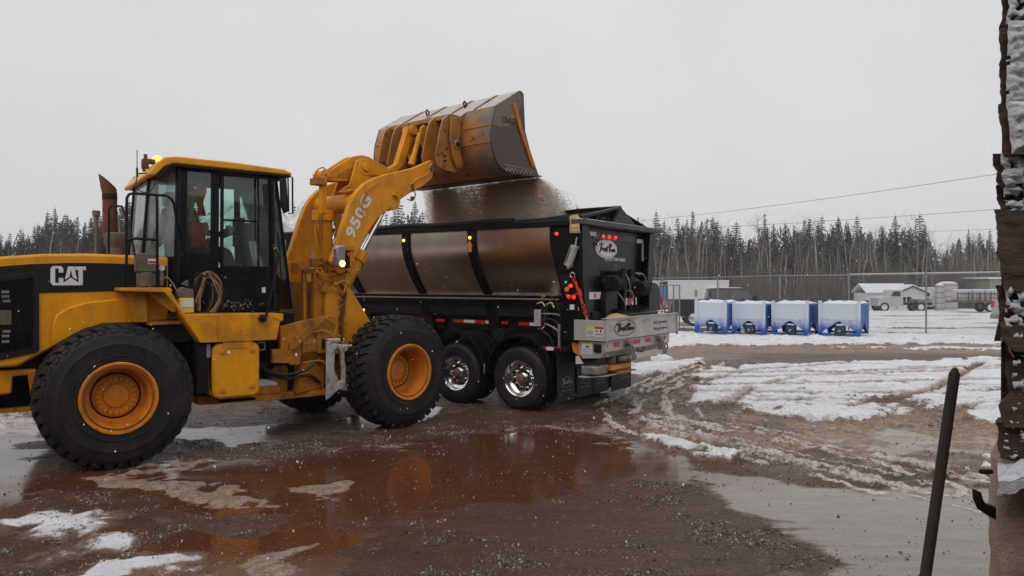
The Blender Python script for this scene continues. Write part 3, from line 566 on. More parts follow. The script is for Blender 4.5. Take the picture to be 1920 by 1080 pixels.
# ---- cab
CF = [(.70, -.80), (1.90, -.80), (2.27, -.42), (2.27, .42), (1.90, .80), (.70, .80), (.33, .52), (.33, -.52)]
CT = [(.74, -.80), (1.88, -.80), (2.06, -.42), (2.06, .42), (1.88, .80), (.74, .80), (.46, .52), (.46, -.52)]
def cabpt(i, z): t = (z - 1.72) / (3.48 - 1.72); a = CF[i]; c = CT[i]; return Vector((a[0] + (c[0] - a[0]) * t, a[1] + (c[1] - a[1]) * t, z))
cab = part('cab', 'black', lambda b: b.prism([(.70, -.72), (1.88, -.72), (1.95, -.45), (1.95, .45), (1.88, .72), (.70, .72), (.45, .5), (.45, -.5)], 1.70, 1.98, 'z'), .01)
def wallpoly(b, i, j, pts, th=.03):
    """pts in (fraction along i->j, z); thin panel, outside face on the cab outline"""
    out = []; 
    a = cabpt(i, 2); c = cabpt(j, 2); n = Vector((c.y - a.y, a.x - c.x, 0)).normalized()
    for off in (0, -th):
        for t, z in pts: p, q = cabpt(i, z), cabpt(j, z); out.append(p.lerp(q, t) + n * off)
    k = len(pts); b.add(out, [tuple(range(k)), tuple(range(k, 2 * k))] + [(m, (m + 1) % k, k + (m + 1) % k, k + m) for m in range(k)])
def frame_panel(name, i, j, t0, t1, z0, z1, w0, w1, zb, zt, parent=None, mat='black'):
    b = MB()
    wallpoly(b, i, j, [(t0, z0), (t1, z0), (t1, z0 + zb), (t0, z0 + zb)]); wallpoly(b, i, j, [(t0, z1 - zt), (t1, z1 - zt), (t1, z1), (t0, z1)])
    wallpoly(b, i, j, [(t0, z0 + zb), (t0 + w0, z0 + zb), (t0 + w0, z1 - zt), (t0, z1 - zt)]); wallpoly(b, i, j, [(t1 - w1, z0 + zb), (t1, z0 + zb), (t1, z1 - zt), (t1 - w1, z1 - zt)])
    return b.build(name, mat, parent or ld, bevel=.004)
def pane(i, j, t0, t1, z0, z1, mat='glass', parent=None, inset=.012):
    b = MB(); a = cabpt(i, 2); c = cabpt(j, 2); n = Vector((c.y - a.y, a.x - c.x, 0)).normalized()
    wallpoly(b, i, j, [(t0, z0), (t1, z0), (t1, z1), (t0, z1)], .006); b.v = [tuple(Vector(v) - n * inset) for v in b.v]
    return b.build('window_pane', mat, parent or cab, smooth=False)
frame_panel('window_frame', 0, 1, 0, .42, 1.70, 3.48, .09, .085, .74, .03)
pane(0, 1, .08, .34, 2.42, 3.46)
dr = frame_panel('cab_door', 0, 1, .435, 1.0, 1.76, 3.46, .035, .045, .53, .035)
pane(0, 1, .46, .80, 2.28, 3.44, parent=dr)
pane(0, 1, .822, .97, 2.28, 3.44, parent=dr)
part('door_bar', 'black', lambda b: (b.box(1.695, 1.715, -.803, -.775, 2.28, 3.44), b.box(1.26, 1.70, -.79, -.775, 2.86, 2.885)), .003, parent=dr)
b = MB(); wallpoly(b, 1, 2, [(0, 1.72), (1, 1.72), (1, 1.98), (0, 2.25)], .03); b.build('front_corner_panel', 'black', cab)
pane(1, 2, .02, .96, 2.12, 3.46)
part('front_wall', 'black', lambda b: wallpoly(b, 2, 3, [(0, 1.72), (1, 1.72), (1, 2.15), (0, 2.15)]), .004, parent=cab)
pane(2, 3, .0, 1, 2.15, 3.46); pane(3, 4, .03, .97, 2.15, 3.46)
fp = frame_panel('window_frame', 4, 5, 0, 1, 1.70, 3.48, .05, .05, .60, .03); pane(4, 5, .05, .95, 2.3, 3.45, parent=fp)
part('rear_wall', 'black', lambda b: (wallpoly(b, 5, 6, [(0, 1.72), (1, 1.72), (1, 2.42), (0, 2.42)]), wallpoly(b, 6, 7, [(0, 1.72), (1, 1.72), (1, 2.42), (0, 2.42)]), wallpoly(b, 7, 0, [(0, 1.72), (1, 1.72), (1, 2.40), (0, 2.40)])), .004, parent=cab)
pane(7, 0, .04, .97, 2.40, 3.46, 'glass_snow'); pane(6, 7, .0, 1.0, 2.42, 3.46, 'glass_snow'); pane(5, 6, .0, 1.0, 2.42, 3.46, 'glass')
for i in (0, 1, 2, 3, 4, 5, 6, 7):
    r = .035 if i in (0, 1, 4, 5) else .018
    part('cab_pillar', 'black', lambda b: b.tube([cabpt(i, 1.72) * 1, cabpt(i, 3.5)], r, 8), 0, parent=cab)
part('interior_floor', 'dark', lambda b: b.prism([(.5, -.7), (2.1, -.5), (2.1, .5), (.5, .7)], 1.98, 2.0, 'z'), 0, parent=cab)
part('driver_seat', 'seat', lambda b: (b.box(.85, 1.32, -.25, .25, 2.30, 2.44), b.prism([(.78, 2.36), (.92, 2.36), (.86, 3.08), (.72, 3.06)], -.24, .24), b.box(.72, .84, -.13, .13, 3.08, 3.26), b.box(.95, 1.2, -.18, .18, 2.0, 2.3)), .03, parent=cab)
part('steering_console', 'seat', lambda b: (b.prism([(1.78, 2.0), (1.92, 2.0), (1.76, 2.75), (1.66, 2.72)], -.08, .08), b.lathe([(.19, 0), (.2, .012), (.19, .024)], (1.64, 0, 2.78), (-.5, 0, .86), 24), b.cyl((1.30, .3, 2.0), (1.30, .3, 2.66), .10), b.box(1.75, 1.85, .3, .6, 2.6, 3.0)), .01, parent=cab)
part('control_box', 'seat', lambda b: (b.box(1.55, 1.72, -.62, -.45, 2.65, 2.86), b.cyl((1.5, -.5, 2.45), (1.62, -.5, 2.7), .02)), .02, parent=cab)
rf = part('cab_roof', 'yellow_clean', lambda b: b.prism([(.40, 3.345), (.38, 3.375), (.46, 3.50), (.56, 3.58), (.70, 3.603), (1.4, 3.59), (2.0, 3.555), (2.10, 3.52), (2.11, 3.485), (.66, 3.515), (.56, 3.47), (.46, 3.36)], -.93, .93), .025)
part('roof_lining', 'black_matt', lambda b: b.prism([(.45, 3.355), (.54, 3.44), (.64, 3.515), (2.09, 3.485), (2.09, 3.46), (.63, 3.485), (.52, 3.345)], -.91, .91), .004, parent=rf)
part('warning_beacon', 'amber_on', lambda b: b.lathe([(.0, .06), (.03, .055), (.05, .04), (.055, 0), (.0, 0)], (.56, -.45, 3.60), (0, 0, 1), 20), 0, parent=rf, label='amber warning beacon lit on the cab roof')
part('rear_work_lamp', 'rust', lambda b: (b.cyl((.40, -.62, 3.52), (.40, -.62, 3.64), .022), b.box(.36, .50, -.68, -.56, 3.53, 3.58), b.box(.35, .42, -.72, -.62, 3.46, 3.54), b.cyl((.37, -.7, 3.42), (.37, -.7, 3.47), .02)), .004, parent=rf)
part('antenna', 'blackhose', lambda b: (b.tube([(.285, -.75, 3.38), (.42, -.75, 3.40)], .008, 5), b.cyl((.285, -.75, 3.34), (.285, -.75, 3.45), .012), b.cyl((.285, -.75, 3.45), (.285, -.75, 3.66), .005), b.tube(smoothp([(.285, -.75, 3.34), (.27, -.76, 3.24), (.32, -.76, 3.17), (.42, -.76, 3.18), (.50, -.74, 3.30)]), .006)), 0)
# exhaust and air intake
def stack(b):
    b.lathe([(.082, 0), (.085, .10), (.085, .78)], (.09, 0, 2.42), (0, 0, 1), 20)
    # curved-back tip with slanted mouth
    n = 20; rings = []
    for (cx, cz, r, tilt) in ((.09, 3.19, .086, 0), (.078, 3.25, .092, .3), (.066, 3.345, .104, .90), (.068, 3.34, .095, .90), (.085, 3.2, .078, 0)):
        rings.append([(cx + r * math.cos(2 * math.pi * i / n), r * math.sin(2 * math.pi * i / n), cz - r * math.cos(2 * math.pi * i / n) * tilt) for i in range(n)])
    v = sum(rings, []); b.add(v, [(j * n + i, j * n + (i + 1) % n, (j + 1) * n + (i + 1) % n, (j + 1) * n + i) for j in range(4) for i in range(n)])
part('exhaust_stack', 'rust', stack, 0)
part('stack_tip', 'black_matt', lambda b: b.lathe([(.0865, .0), (.088, .02), (.087, .07), (.0855, .10)], (.0885, 0, 3.12), (0, 0, 1), 20), 0)
part('stack_base', 'black_matt', lambda b: b.lathe([(.13, 0), (.12, .08), (.09, .22), (.088, .26)], (.08, 0, 2.39), (0, 0, 1), 20), 0)
part('air_cleaner', 'grime_box', lambda b: b.lathe([(.0, .16), (.08, .165), (.125, .15), (.13, .12), (.13, .03), (.11, .0), (.10, -.03), (.10, -.14), (.12, -.15)], (.11, -.30, 2.53), (0, 0, 1), 24), 0)
part('fill_pipe', 'grime_box', lambda b: (b.cyl((-.085, -.2, 2.4), (-.085, -.2, 2.93), .022), b.cyl((-.085, -.2, 2.90), (-.085, -.2, 2.96), .045)), 0)
# handrails
def rail(pts, r=.016): part('handrail', 'black', lambda b: b.tube(pts, r, 8), 0)
rail([(.105, -1.16, 2.02), (.112, -1.16, 2.9), (.113, -1.16, 3.04), (.135, -1.16, 3.085), (.18, -1.16, 3.10), (.53, -1.16, 3.095), (.585, -1.16, 3.06), (.615, -1.16, 3.0), (.64, -1.14, 2.85), (.75, -1.12, 2.35), (.86, -1.12, 1.76)])
rail([(.43, -1.16, 3.09), (.43, -1.16, 2.02)]); rail([(.11, -1.16, 2.56), (.20, -1.16, 2.585), (.43, -1.16, 2.575)])
rail([(.0, -.6, 2.42), (.0, -.6, 2.95), (.04, -.6, 3.0), (.12, -.75, 2.98), (.17, -.95, 2.75), (.2, -1.1, 2.4)], .014)
part('lubricator', 'grime_box', lambda b: (b.box(.21, .44, -1.16, -.98, 2.20, 2.42), b.cyl((.32, -1.07, 2.03), (.32, -1.07, 2.2), .10), b.box(.22, .28, -1.14, -1.06, 2.05, 2.2), b.box(.38, .44, -1.14, -1.06, 2.05, 2.2)), .015)
part('lubricator_sticker', 'sticker', lambda b: b.box(.33, .43, -1.164, -1.160, 2.295, 2.355), 0); part('sticker_stripe', 'redtape', lambda b: b.box(.335, .425, -1.168, -1.164, 2.305, 2.33), 0)
part('pressure_gauge', 'sticker', lambda b: b.cyl((.488, -1.10, 2.25), (.488, -1.125, 2.25), .032, n=20), 0)
part('regulator', 'dullsteel', lambda b: (b.box(.47, .51, -1.09, -1.04, 2.10, 2.22), b.cyl((.49, -1.06, 2.05), (.49, -1.06, 2.12), .02), b.tube(smoothp([(.50, -1.06, 2.12), (.56, -1.07, 2.14), (.62, -1.09, 2.05), (.67, -1.1, 1.95)]), .008)), 0)
part('oil_jug', 'sticker_y', lambda b: b.prism(rrect(.665, .835, 1.72, 1.90, .02), -1.16, -1.02), .01)
part('jug_top', 'grime_box', lambda b: (b.prism([(.65, 1.90), (.84, 1.90), (.83, 2.0), (.70, 2.03), (.65, 1.98)], -1.15, -1.03), b.prism([(.70, 2.06), (.78, 2.12), (.80, 2.02)], -1.1, -1.05)), .01)
part('jug_label', 'sticker', lambda b: b.box(.685, .825, -1.165, -1.16, 1.79, 1.88), 0)
hb_ = None
for k in range(13):
    t = k / 12; ox = rnd.uniform(-.03, .03); oy = rnd.uniform(-.06, .04)
    pts = [(.86 + .05 * math.sin(k), -1.05 + oy, 1.74), (.84 + .10 * t + ox, -1.08 + oy, 1.98 + .06 * math.cos(k)), (.90 + .12 * t + ox, -1.1 + oy, 2.17 + rnd.uniform(-.03, .05)), (1.02 + .14 * t, -1.1 + oy, 2.06 + .04 * math.sin(k * 2)), (1.04 + .13 * t + ox, -1.09 + oy, 1.88), (.98 + .12 * t, -1.06 + oy, 1.72)]
    part('coiled_hose', 'hose' if k % 3 else 'blackhose', lambda b: b.tube(smoothp(pts, 5), rnd.uniform(.011, .018), 6), 0)
part('prop_rod', 'black', lambda b: (b.tube([(1.86, -.92, 2.56), (1.845, -1.18, 2.45), (1.70, -1.23, 1.80), (1.665, -1.235, 1.66)], .018, 8), b.lathe([(0, -.03), (.045, -.025), (.052, 0), (.045, .02), (.015, .03)], (1.625, -1.225, 1.635), (0, -1, 0), 16)), 0)
part('side_mirror', 'black_matt', lambda b: b.prism([(-.08, 3.40), (.03, 3.41), (.05, 3.2), (.06, 2.99), (.0, 2.965), (-.06, 3.05)], 0, .035, 'x'), .01, Matrix.Translation((1.93, -1.09, 0)) @ Matrix.Rotation(R_(-58), 4, 'Z'))
part('mirror_arm', 'black_matt', lambda b: (b.tube([(1.90, -.82, 3.44), (1.99, -1.1, 3.46), (2.05, -1.1, 3.43), (2.05, -1.1, 2.97), (2.0, -1.09, 2.97)], .012, 6), b.tube([(1.99, -1.1, 3.46), (2.0, -1.1, 2.99)], .010, 6)), 0)
part('wiper', 'black_matt', lambda b: b.tube([(2.05, -.66, 1.95), (2.02, -.68, 2.5), (1.98, -.70, 2.75)], .008, 5), 0)
part('door_sticker', 'sticker', lambda b: b.box(1.745, 1.79, -.812, -.806, 1.95, 2.02), 0, parent=dr)
part('door_salt_spray', 'sticker_dull', lambda b: [b.rbox((rnd.gauss(1.33, .16), -.809, rnd.gauss(1.80, .035)), (rnd.uniform(.004, .03), .003, rnd.uniform(.003, .014)), (0, rnd.uniform(0, 3), 0)) for k in range(70)], 0, parent=dr, label='dried salt crust along the foot of the door')['kind'] = 'stuff'
# ---- front frame, boom, bucket (front-frame coordinates, near side is -y)
def fpart(name, mat, fn, bevel=.006, parent=None, **k): return part(name, mat, fn, bevel, MF, parent, **k)
fpart('front_frame', 'yellow_dirty', lambda b: (b.prism([(-1.72, 1.208), (-1.72, 1.50), (-1.33, 1.575), (-1.05, 1.615), (-.86, 1.50), (-.86, 1.10), (-1.42, 1.10), (-1.42, .985), (-1.57, .98), (-1.60, 1.01), (-1.84, 1.03), (-1.85, 1.205)], -.80, -.74), b.box(-1.42, .5, -.42, .42, .62, 1.45)), .006)
fpart('diagonal_plate', 'yellow_dirty', lambda b: b.prism([(-1.60, 1.19), (-1.50, 1.20), (-1.02, 1.60), (-1.10, 1.615), (-1.2, 1.575), (-1.60, 1.27)], -.83, -.80), .004)
fpart('hinge_plate', 'yellow_dirty', lambda b: (b.box(-1.9, -1.2, -.3, .3, 1.25, 1.33), b.box(-1.9, -1.2, -.3, .3, .66, .74)), .006)
fpart('valve_cover', 'yellow_dirty', lambda b: (b.box(-1.41, -1.2, -.85, -.80, 1.14, 1.30), b.box(-1.19, -1.03, -.86, -.80, 1.12, 1.40), b.box(-1.39, -1.25, -.856, -.85, 1.24, 1.255)), .008)
fpart('oval_hole', 'dark', lambda b: b.prism([(-1.105 + .028 * math.cos(a), 1.24 + .075 * math.sin(a)) for a in [k * math.pi / 8 for k in range(16)]], -.8605, -.866), 0)
fpart('tower', 'boom', lambda b: b.prism([(-.86, 1.05), (-.86, 2.25), (-.80, 2.40), (-.62, 2.40), (-.45, 2.03), (-.25, 1.75), (-.052, 1.472), (-.2, 1.28), (-.448, 1.05)], -.56, -.50), .01)
fpart('tower', 'boom', lambda b: b.prism([(-.86, 1.05), (-.86, 2.25), (-.80, 2.40), (-.62, 2.40), (-.45, 2.03), (-.25, 1.75), (-.052, 1.472), (-.2, 1.28), (-.448, 1.05)], .50, .56), .01)
fpart('tower_back', 'yellow_dirty', lambda b: (b.box(-1.02, -.90, -.52, -.44, 1.40, 2.28), b.box(-1.18, -1.13, -.5, -.44, 1.5, 2.28), b.box(-1.18, -.95, -.5, -.45, 2.20, 2.27), b.box(-.95, -.84, -.5, .5, 1.3, 2.1)), .008)
fpart('tower_crossbeam', 'yellow_dirty', lambda b: b.box(-.85, -.35, -.5, .5, 1.1, 1.7), .02)
fpart('lower_casting', 'yellow_dirty', lambda b: (b.prism([(-1.45, .56), (-.98, .60), (-1.0, .86), (-1.15, 1.0), (-1.36, .95)], -.72, -.6), b.box(-1.7, -1.45, -.55, -.3, .56, .95)), .03)
text('AIC', 'casting_lettering', 'yellow_dirty', ld, (-1.20, -.722, .74), (1, 0, 0), (0, 0, 1), .09, Mx=MF)
# frosted bumper casting between frame and tyre
fr = fpart('frosted_bracket', 'snowy', lambda b: (b.prism([(-1.12, 1.27), (-.99, 1.27), (-.985, 1.12), (-1.0, .90), (-.93, .74), (-.86, .70), (-.88, .63), (-1.05, .52), (-1.13, .475)], -.97, -.94),
      b.prism([(-.99, 1.25), (-.84, 1.22), (-.82, 1.0), (-.79, .80), (-.69, .73), (-.69, .62), (-.80, .57), (-.90, .60), (-.86, .72), (-.85, .85), (-.88, 1.12)], -.97, -.90),
      b.cyl((-.98, -.94, 1.19), (-.69, -.94, 1.19), .025), b.box(-1.08, -.90, -.98, -.9, 1.26, 1.31), b.cyl((-1.0, -.98, 1.20), (-1.0, -.92, 1.20), .045), b.cyl((-.83, -.98, 1.17), (-.83, -.92, 1.17), .05),
      b.cyl((-.90, -.985, .66), (-.90, -.92, .66), .06)), .012, label='frost-white bumper casting with slush stuck to it')
def spiky(b):
    for k in range(34):
        z = 1.22 + k * .022; a = rnd.uniform(-.06, .06)
        b.tube([(-.60 + rnd.uniform(-.01, .01), -.56, z), (-.60 + rnd.choice((-1, 1)) * rnd.uniform(.05, .10), -.60, z - rnd.uniform(0, .03))], lambda t: .008 * (1 - t) + .002, 5)
    b.tube(smoothp([(-.60, -.58, 1.2), (-.61, -.6, 1.45), (-.58, -.6, 1.7), (-.55, -.6, 1.95), (-.60, -.57, 2.05)], 4), .022, 7)
fpart('brush_strip', 'rust', spiky, 0)
for pts in ([(-1.02, -.84, 1.60), (-.95, -.87, 1.60), (-.90, -.88, 1.5), (-.92, -.88, 1.36), (-.84, -.88, 1.33)], [(-1.4, -.82, 1.0), (-1.2, -.9, 1.02), (-1.1, -.93, .95), (-1.08, -.92, .75)], [(-1.25, -.82, 1.4), (-1.1, -.9, 1.42), (-.95, -.92, 1.3), (-1.0, -.92, 1.15)]):
    fpart('pipe', 'yellow_dirty', lambda b: b.tube(smoothp(pts), .014), 0)
for k in range(20):   # tangle of pipes and fittings on the tower
    x = rnd.uniform(-1.15, -.55); z = rnd.uniform(2.02, 2.42); y = -.60 - rnd.random() * .06
    pts = [(x, y, z), (x + rnd.uniform(-.1, .12), y - .02, z + rnd.uniform(-.06, .08)), (x + rnd.uniform(0, .22), y - .01, z + rnd.uniform(-.12, .06)), (x + rnd.uniform(.05, .3), y, z + rnd.uniform(-.15, .1))]
    fpart('pipe', 'yellow_dirty' if k % 3 else 'boom', lambda b: (b.tube(smoothp(pts, 4), rnd.uniform(.008, .014), 6), b.cyl(pts[1], (pts[1][0], pts[1][1] - .03, pts[1][2]), .02, n=6)), 0)
fpart('manifold', 'yellow_dirty', lambda b: (b.box(-1.1, -.9, -.60, -.52, 2.30, 2.42), b.box(-.78, -.66, -.62, -.56, 2.05, 2.17), b.cyl((-.9, -.62, 2.0), (-.9, -.56, 2.0), .05)), .01)
# boom arms
arm = [(-.86, 2.25), (-.80, 2.42), (-.719, 2.606), (-.60, 2.95), (-.48, 3.25), (-.36, 3.42), (-.233, 3.54), (-.05, 3.64), (.153, 3.715), (.456, 3.80), (.75, 3.89), (.96, 3.985), (1.08, 4.04), (1.15, 4.02), (1.165, 3.95), (1.10, 3.74), (.88, 3.59), (.629, 3.47), (.45, 3.36), (.286, 3.23), (.15, 3.14), (.022, 3.047), (-.10, 2.91), (-.201, 2.777), (-.357, 2.543), (-.50, 2.22)]
for s in (-1, 1):
    am = fpart('boom_arm', 'boom', lambda b: b.prism(arm, s * .54, s * .64), .014)
    fpart('arm_pin', 'dullsteel', lambda b: b.cyl((1.09, s * .52, 3.93), (1.09, s * .68, 3.93), .06, n=20), .004, parent=am)
    fpart('arm_pin', 'boom', lambda b: b.cyl((-.68, s * .5, 2.30), (-.68, s * .67, 2.30), .09, n=20), .004, parent=am)
# model number along the near arm
d = Vector((.235, 0, .43)).normalized(); u = Vector((-d.z, 0, d.x))
text('950G', 'lettering', 'white', ld, (-.345, -.6435, 3.055), d, u, .185, .70, off=.035, Mx=MF, spacing=1.12)
fpart('boom_crosstube', 'boom', lambda b: b.cyl((-.18, -.54, 3.28), (-.18, .54, 3.28), .15, n=28), 0)
fpart('crosstube_bracket', 'boom', lambda b: [b.prism([(-.32, 3.22), (-.05, 3.2), (.20, 3.62), (.22, 3.92), (.10, 4.0), (-.04, 3.95), (-.16, 3.60)], y - .02, y + .02) for y in (-.17, .17)], .01)
bc = fpart('bell_crank', 'boom', lambda b: [b.prism([(-.60, 3.60), (-.63, 3.70), (-.58, 3.76), (-.44, 3.77), (-.20, 3.93), (-.05, 4.02), (.12, 4.06), (.26, 4.05), (.48, 3.97), (.72, 3.90), (.76, 3.86), (.70, 3.80), (.45, 3.78), (.2, 3.74), (.02, 3.66), (-.2, 3.62), (-.42, 3.60)], y - .022, y + .022) for y in (-.085, .085)] and None, .01)
fpart('crank_web', 'yellow_dirty', lambda b: b.prism([(-.42, 3.64), (-.40, 3.74), (-.18, 3.90), (.1, 4.0), (.5, 3.92), (.4, 3.82), (.1, 3.76), (-.15, 3.66)], -.06, .06), .004, parent=bc)
fpart('crank_boss', 'boom', lambda b: (b.cyl((.12, -.20, 3.86), (.12, .20, 3.86), .125, n=28), b.cyl((.12, -.235, 3.86), (.12, -.20, 3.86), .06, n=20), b.cyl((-.52, -.16, 3.68), (-.52, .16, 3.68), .075, n=20), b.cyl((-.52, -.18, 3.68), (-.52, -.16, 3.68), .04, n=16), b.cyl((.68, -.13, 3.85), (.68, .13, 3.85), .06, n=16)), .006, parent=bc)
fpart('crank_hollow', 'yellow_dirty', lambda b: b.prism([(-.36, 3.66), (-.34, 3.70), (-.2, 3.80), (-.04, 3.86), (-.04, 3.72), (-.10, 3.66)], -.1085, -.112), .004, parent=bc)
# tilt cylinder
fpart('tilt_cylinder', 'boom', lambda b: (b.cyl((-.50, 0, 1.85), (-.515, 0, 3.02), .135, n=28), b.cyl((-.515, 0, 3.0), (-.517, 0, 3.16), .165, n=28), b.box(-.66, -.56, -.16, -.10, 3.10, 3.70)), .008)
fpart('cylinder_lugs', 'yellow_dirty', lambda b: (b.box(-.75, -.58, -.2, .0, 3.52, 3.62), b.box(-.70, -.66, -.2, -.15, 2.7, 3.1), b.box(-.36, -.30, -.15, -.08, 2.75, 3.12), b.tube(smoothp([(-.74, -.15, 3.6), (-.73, -.15, 3.72), (-.62, -.15, 3.78), (-.56, -.14, 3.74)], 4), .01), b.tube(smoothp([(-.72, -.17, 3.0), (-.76, -.18, 2.9), (-.68, -.18, 2.6), (-.70, -.18, 2.5)], 4), .014)), .004)
fpart('tilt_rod', 'chrome', lambda b: b.cyl((-.517, 0, 3.14), (-.52, 0, 3.62), .052, n=20), 0)
for k in range(9):
    y = -.25 + rnd.uniform(-.1, .1); x0 = -.35 + rnd.uniform(-.04, .05); 
    pts = [(x0 - .03, y, 3.42), (x0 + .12, y - .05, 3.50 + rnd.uniform(-.08, .03)), (x0 + .22, y - .04, 3.36), (x0 + .16 + rnd.uniform(-.06, .06), y - .08, 3.17), (x0 + .02, y - .06, 3.05 + rnd.uniform(-.1, .08)), (x0 - .08, y, 2.85 + rnd.uniform(-.2, .1))]
    fpart('hydraulic_hose', 'yellow_dirty', lambda b: b.tube(smoothp(pts, 5), .014, 6), 0)
fpart('hydraulic_hose', 'yellow_dirty', lambda b: b.tube(smoothp([(-.30, -.70, 3.02), (-.30, -.67, 3.26), (-.20, -.67, 3.42), (-.10, -.66, 3.5), (0, -.65, 3.56)], 5), .010, 6), 0)
fpart('arm_hose', 'boom', lambda b: b.tube(smoothp([(.62, -.66, 3.60), (.80, -.66, 3.72), (.98, -.66, 3.80), (1.02, -.66, 3.93)], 5), .012, 6), 0)
fpart('grease_bracket', 'rust', lambda b: (b.box(.66, .70, -.67, -.64, 3.5, 3.62), b.box(.64, .69, -.68, -.64, 3.36, 3.42), b.tube(smoothp([(.68, -.67, 3.56), (.70, -.69, 3.45), (.66, -.67, 3.36), (.56, -.66, 3.37)], 4), .010)), .004)
# lift cylinders
for s in (-1, 1):
    fpart('lift_rod', 'chrome', lambda b: b.cyl((.29, s * .45, 3.24), (-.20, s * .45, 2.48), .045, n=20), 0)
    lc = fpart('lift_cylinder', 'boom', lambda b: (b.cyl((-.17, s * .45, 2.52), (-.52, s * .45, 1.97), .105, n=24), b.cyl((-.16, s * .45, 2.535), (-.25, s * .45, 2.395), .135, n=8)), .008)
    fpart('rod_eye', 'boom', lambda b: (b.cyl((.30, s * .39, 3.26), (.30, s * .52, 3.26), .085, n=20),), .006, parent=lc)
fpart('rod_hoses', 'boom', lambda b: [b.tube(smoothp([(.20, -.50, 3.36 + .02 * k), (.30 + .03 * k, -.66, 3.42 + .02 * k), (.38, -.66, 3.34 - .03 * k), (.30, -.62, 3.22 - .01 * k), (.22, -.6, 3.24)], 4), .012, 6) for k in range(4)] and None, 0)
# work lamps
hl = fpart('work_lamp', 'dullsteel', lambda b: b.prism([(-.895, 2.30), (-.905, 2.55), (-.87, 2.60), (-.79, 2.60), (-.755, 2.55), (-.76, 2.30)], -.90, -.80), .02)
fpart('lamp_lens', 'head_on', lambda b: b.lathe([(.0, .022), (.035, .018), (.047, 0)], (-.815, -.902, 2.345), (0, -1, 0), 20), 0, parent=hl, label='lit amber-white lamp lens')
fpart('lamp_bracket', 'yellow_dirty', lambda b: (b.box(-.76, -.58, -.88, -.70, 2.53, 2.60), b.box(-.66, -.58, -.86, -.72, 2.30, 2.53)), .008)
fpart('tail_lamp', 'red', lambda b: b.cyl((-.70, -.89, 2.48), (-.70, -.86, 2.48), .028, n=14), 0); fpart('lamp_body', 'dark', lambda b: b.box(-.755, -.66, -.86, -.80, 2.28, 2.52), .006)
# bucket
S = [(2.26, 5.226), (1.701, 4.889), (1.60, 4.60), (1.575, 4.378), (1.60, 4.22), (1.655, 4.08), (1.74, 3.97), (1.87, 3.885), (2.07, 3.845), (2.74, 3.885)]
def shell(b):
    t = .025; v = []; n = len(S)
    C_ = (2.25, 4.45)
    I = [(x + (C_[0] - x) * t / math.hypot(C_[0] - x, C_[1] - z) * 1.2, z + (C_[1] - z) * t / math.hypot(C_[0] - x, C_[1] - z) * 1.2) for x, z in S]
    b.prism(S + I[::-1], -1.46, 1.46)
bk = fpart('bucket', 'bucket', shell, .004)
for s in (-1, 1):
    fpart('bucket_side_plate', 'bucket_steel', lambda b: b.prism([(2.27, 5.235), (2.355, 5.19), (2.375, 4.85), (2.395, 4.577), (2.52, 4.28), (2.654, 4.035), (2.75, 3.88), (2.07, 3.84), (1.87, 3.88), (1.74, 3.965), (1.655, 4.075), (1.60, 4.215), (1.574, 4.378), (1.60, 4.60), (1.70, 4.895)], s * 1.455, s * 1.49), .006, parent=bk)
fpart('side_wear_bar', 'yellow_dirty', lambda b: (b.prism([(2.07, 4.97), (2.13, 5.0), (2.30, 4.62), (2.62, 4.02), (2.55, 4.0), (2.22, 4.6)], -1.515, -1.49)), .006, parent=bk)
fpart('tipped_corner', 'bucket', lambda b: b.prism([(1.70, 4.885), (2.25, 5.21), (2.32, 5.10), (2.20, 4.80), (2.02, 4.62), (1.78, 4.55), (1.61, 4.58)], -1.494, -1.4905), .0, parent=bk)
text('CRAIG', 'raised_lettering', 'stripe', bk, (1.97, -1.4975, 4.69), (1, 0, .02), (0, 0, 1), .10, .30, off=.03, Mx=MF)
def lipteeth(b):
    for k in range(18): b.rbox((1.92 + k * .042, -1.495, 3.905 - .0 * k + (.02 if k % 2 else -.02)), (.03, .02, .028), (0, 0, 0))
fpart('grate_strip', 'dullsteel', lambda b: (lipteeth(b), b.prism([(1.86, 3.97), (2.62, 3.945), (2.62, 3.955), (1.86, 3.98)], -1.50, -1.49), b.prism([(1.86, 3.90), (2.7, 3.915), (2.7, 3.925), (1.86, 3.91)], -1.50, -1.49)), 0, parent=bk)
fpart('cutting_edge', 'bucket_steel', lambda b: b.prism([(2.30, 3.842), (2.80, 3.868), (2.83, 3.880), (2.80, 3.892), (2.30, 3.87)], -1.49, 1.49), .002, parent=bk)
for y in (-1.0, -.42, .25, .85):   # stiffening ribs on the top sheet
    fpart('top_rib', 'bucket', lambda b: b.prism([(1.70, 4.889), (2.26, 5.226), (2.26, 5.236), (2.16, 5.20), (1.72, 4.93), (1.69, 4.895)], y - .012, y + .012), .003, parent=bk)
for y in (-.55, .40):
    fpart('lifting_hook', 'dark', lambda b: b.tube([(1.93, y, 5.02), (1.90, y + .02, 5.11), (1.95, y + .04, 5.15), (2.0, y + .04, 5.11), (1.98, y + .03, 5.04)], .015, 6), 0, parent=bk)
fpart('rear_beam', 'bucket', lambda b: b.prism([(1.64, 4.84), (1.70, 4.89), (1.69, 4.80), (1.60, 4.66), (1.55, 4.70), (1.55, 4.78)], -.80, .80), .006, parent=bk)
fpart('weld_seam', 'yellow_dirty', lambda b: (b.tube([(1.592, -1.45, 4.57), (1.592, -.85, 4.57)], .008, 5), b.tube([(1.592, .85, 4.57), (1.592, 1.45, 4.57)], .008, 5), b.tube([(1.578, -1.45, 4.30), (1.578, -.8, 4.30)], .006, 5)), 0, parent=bk)
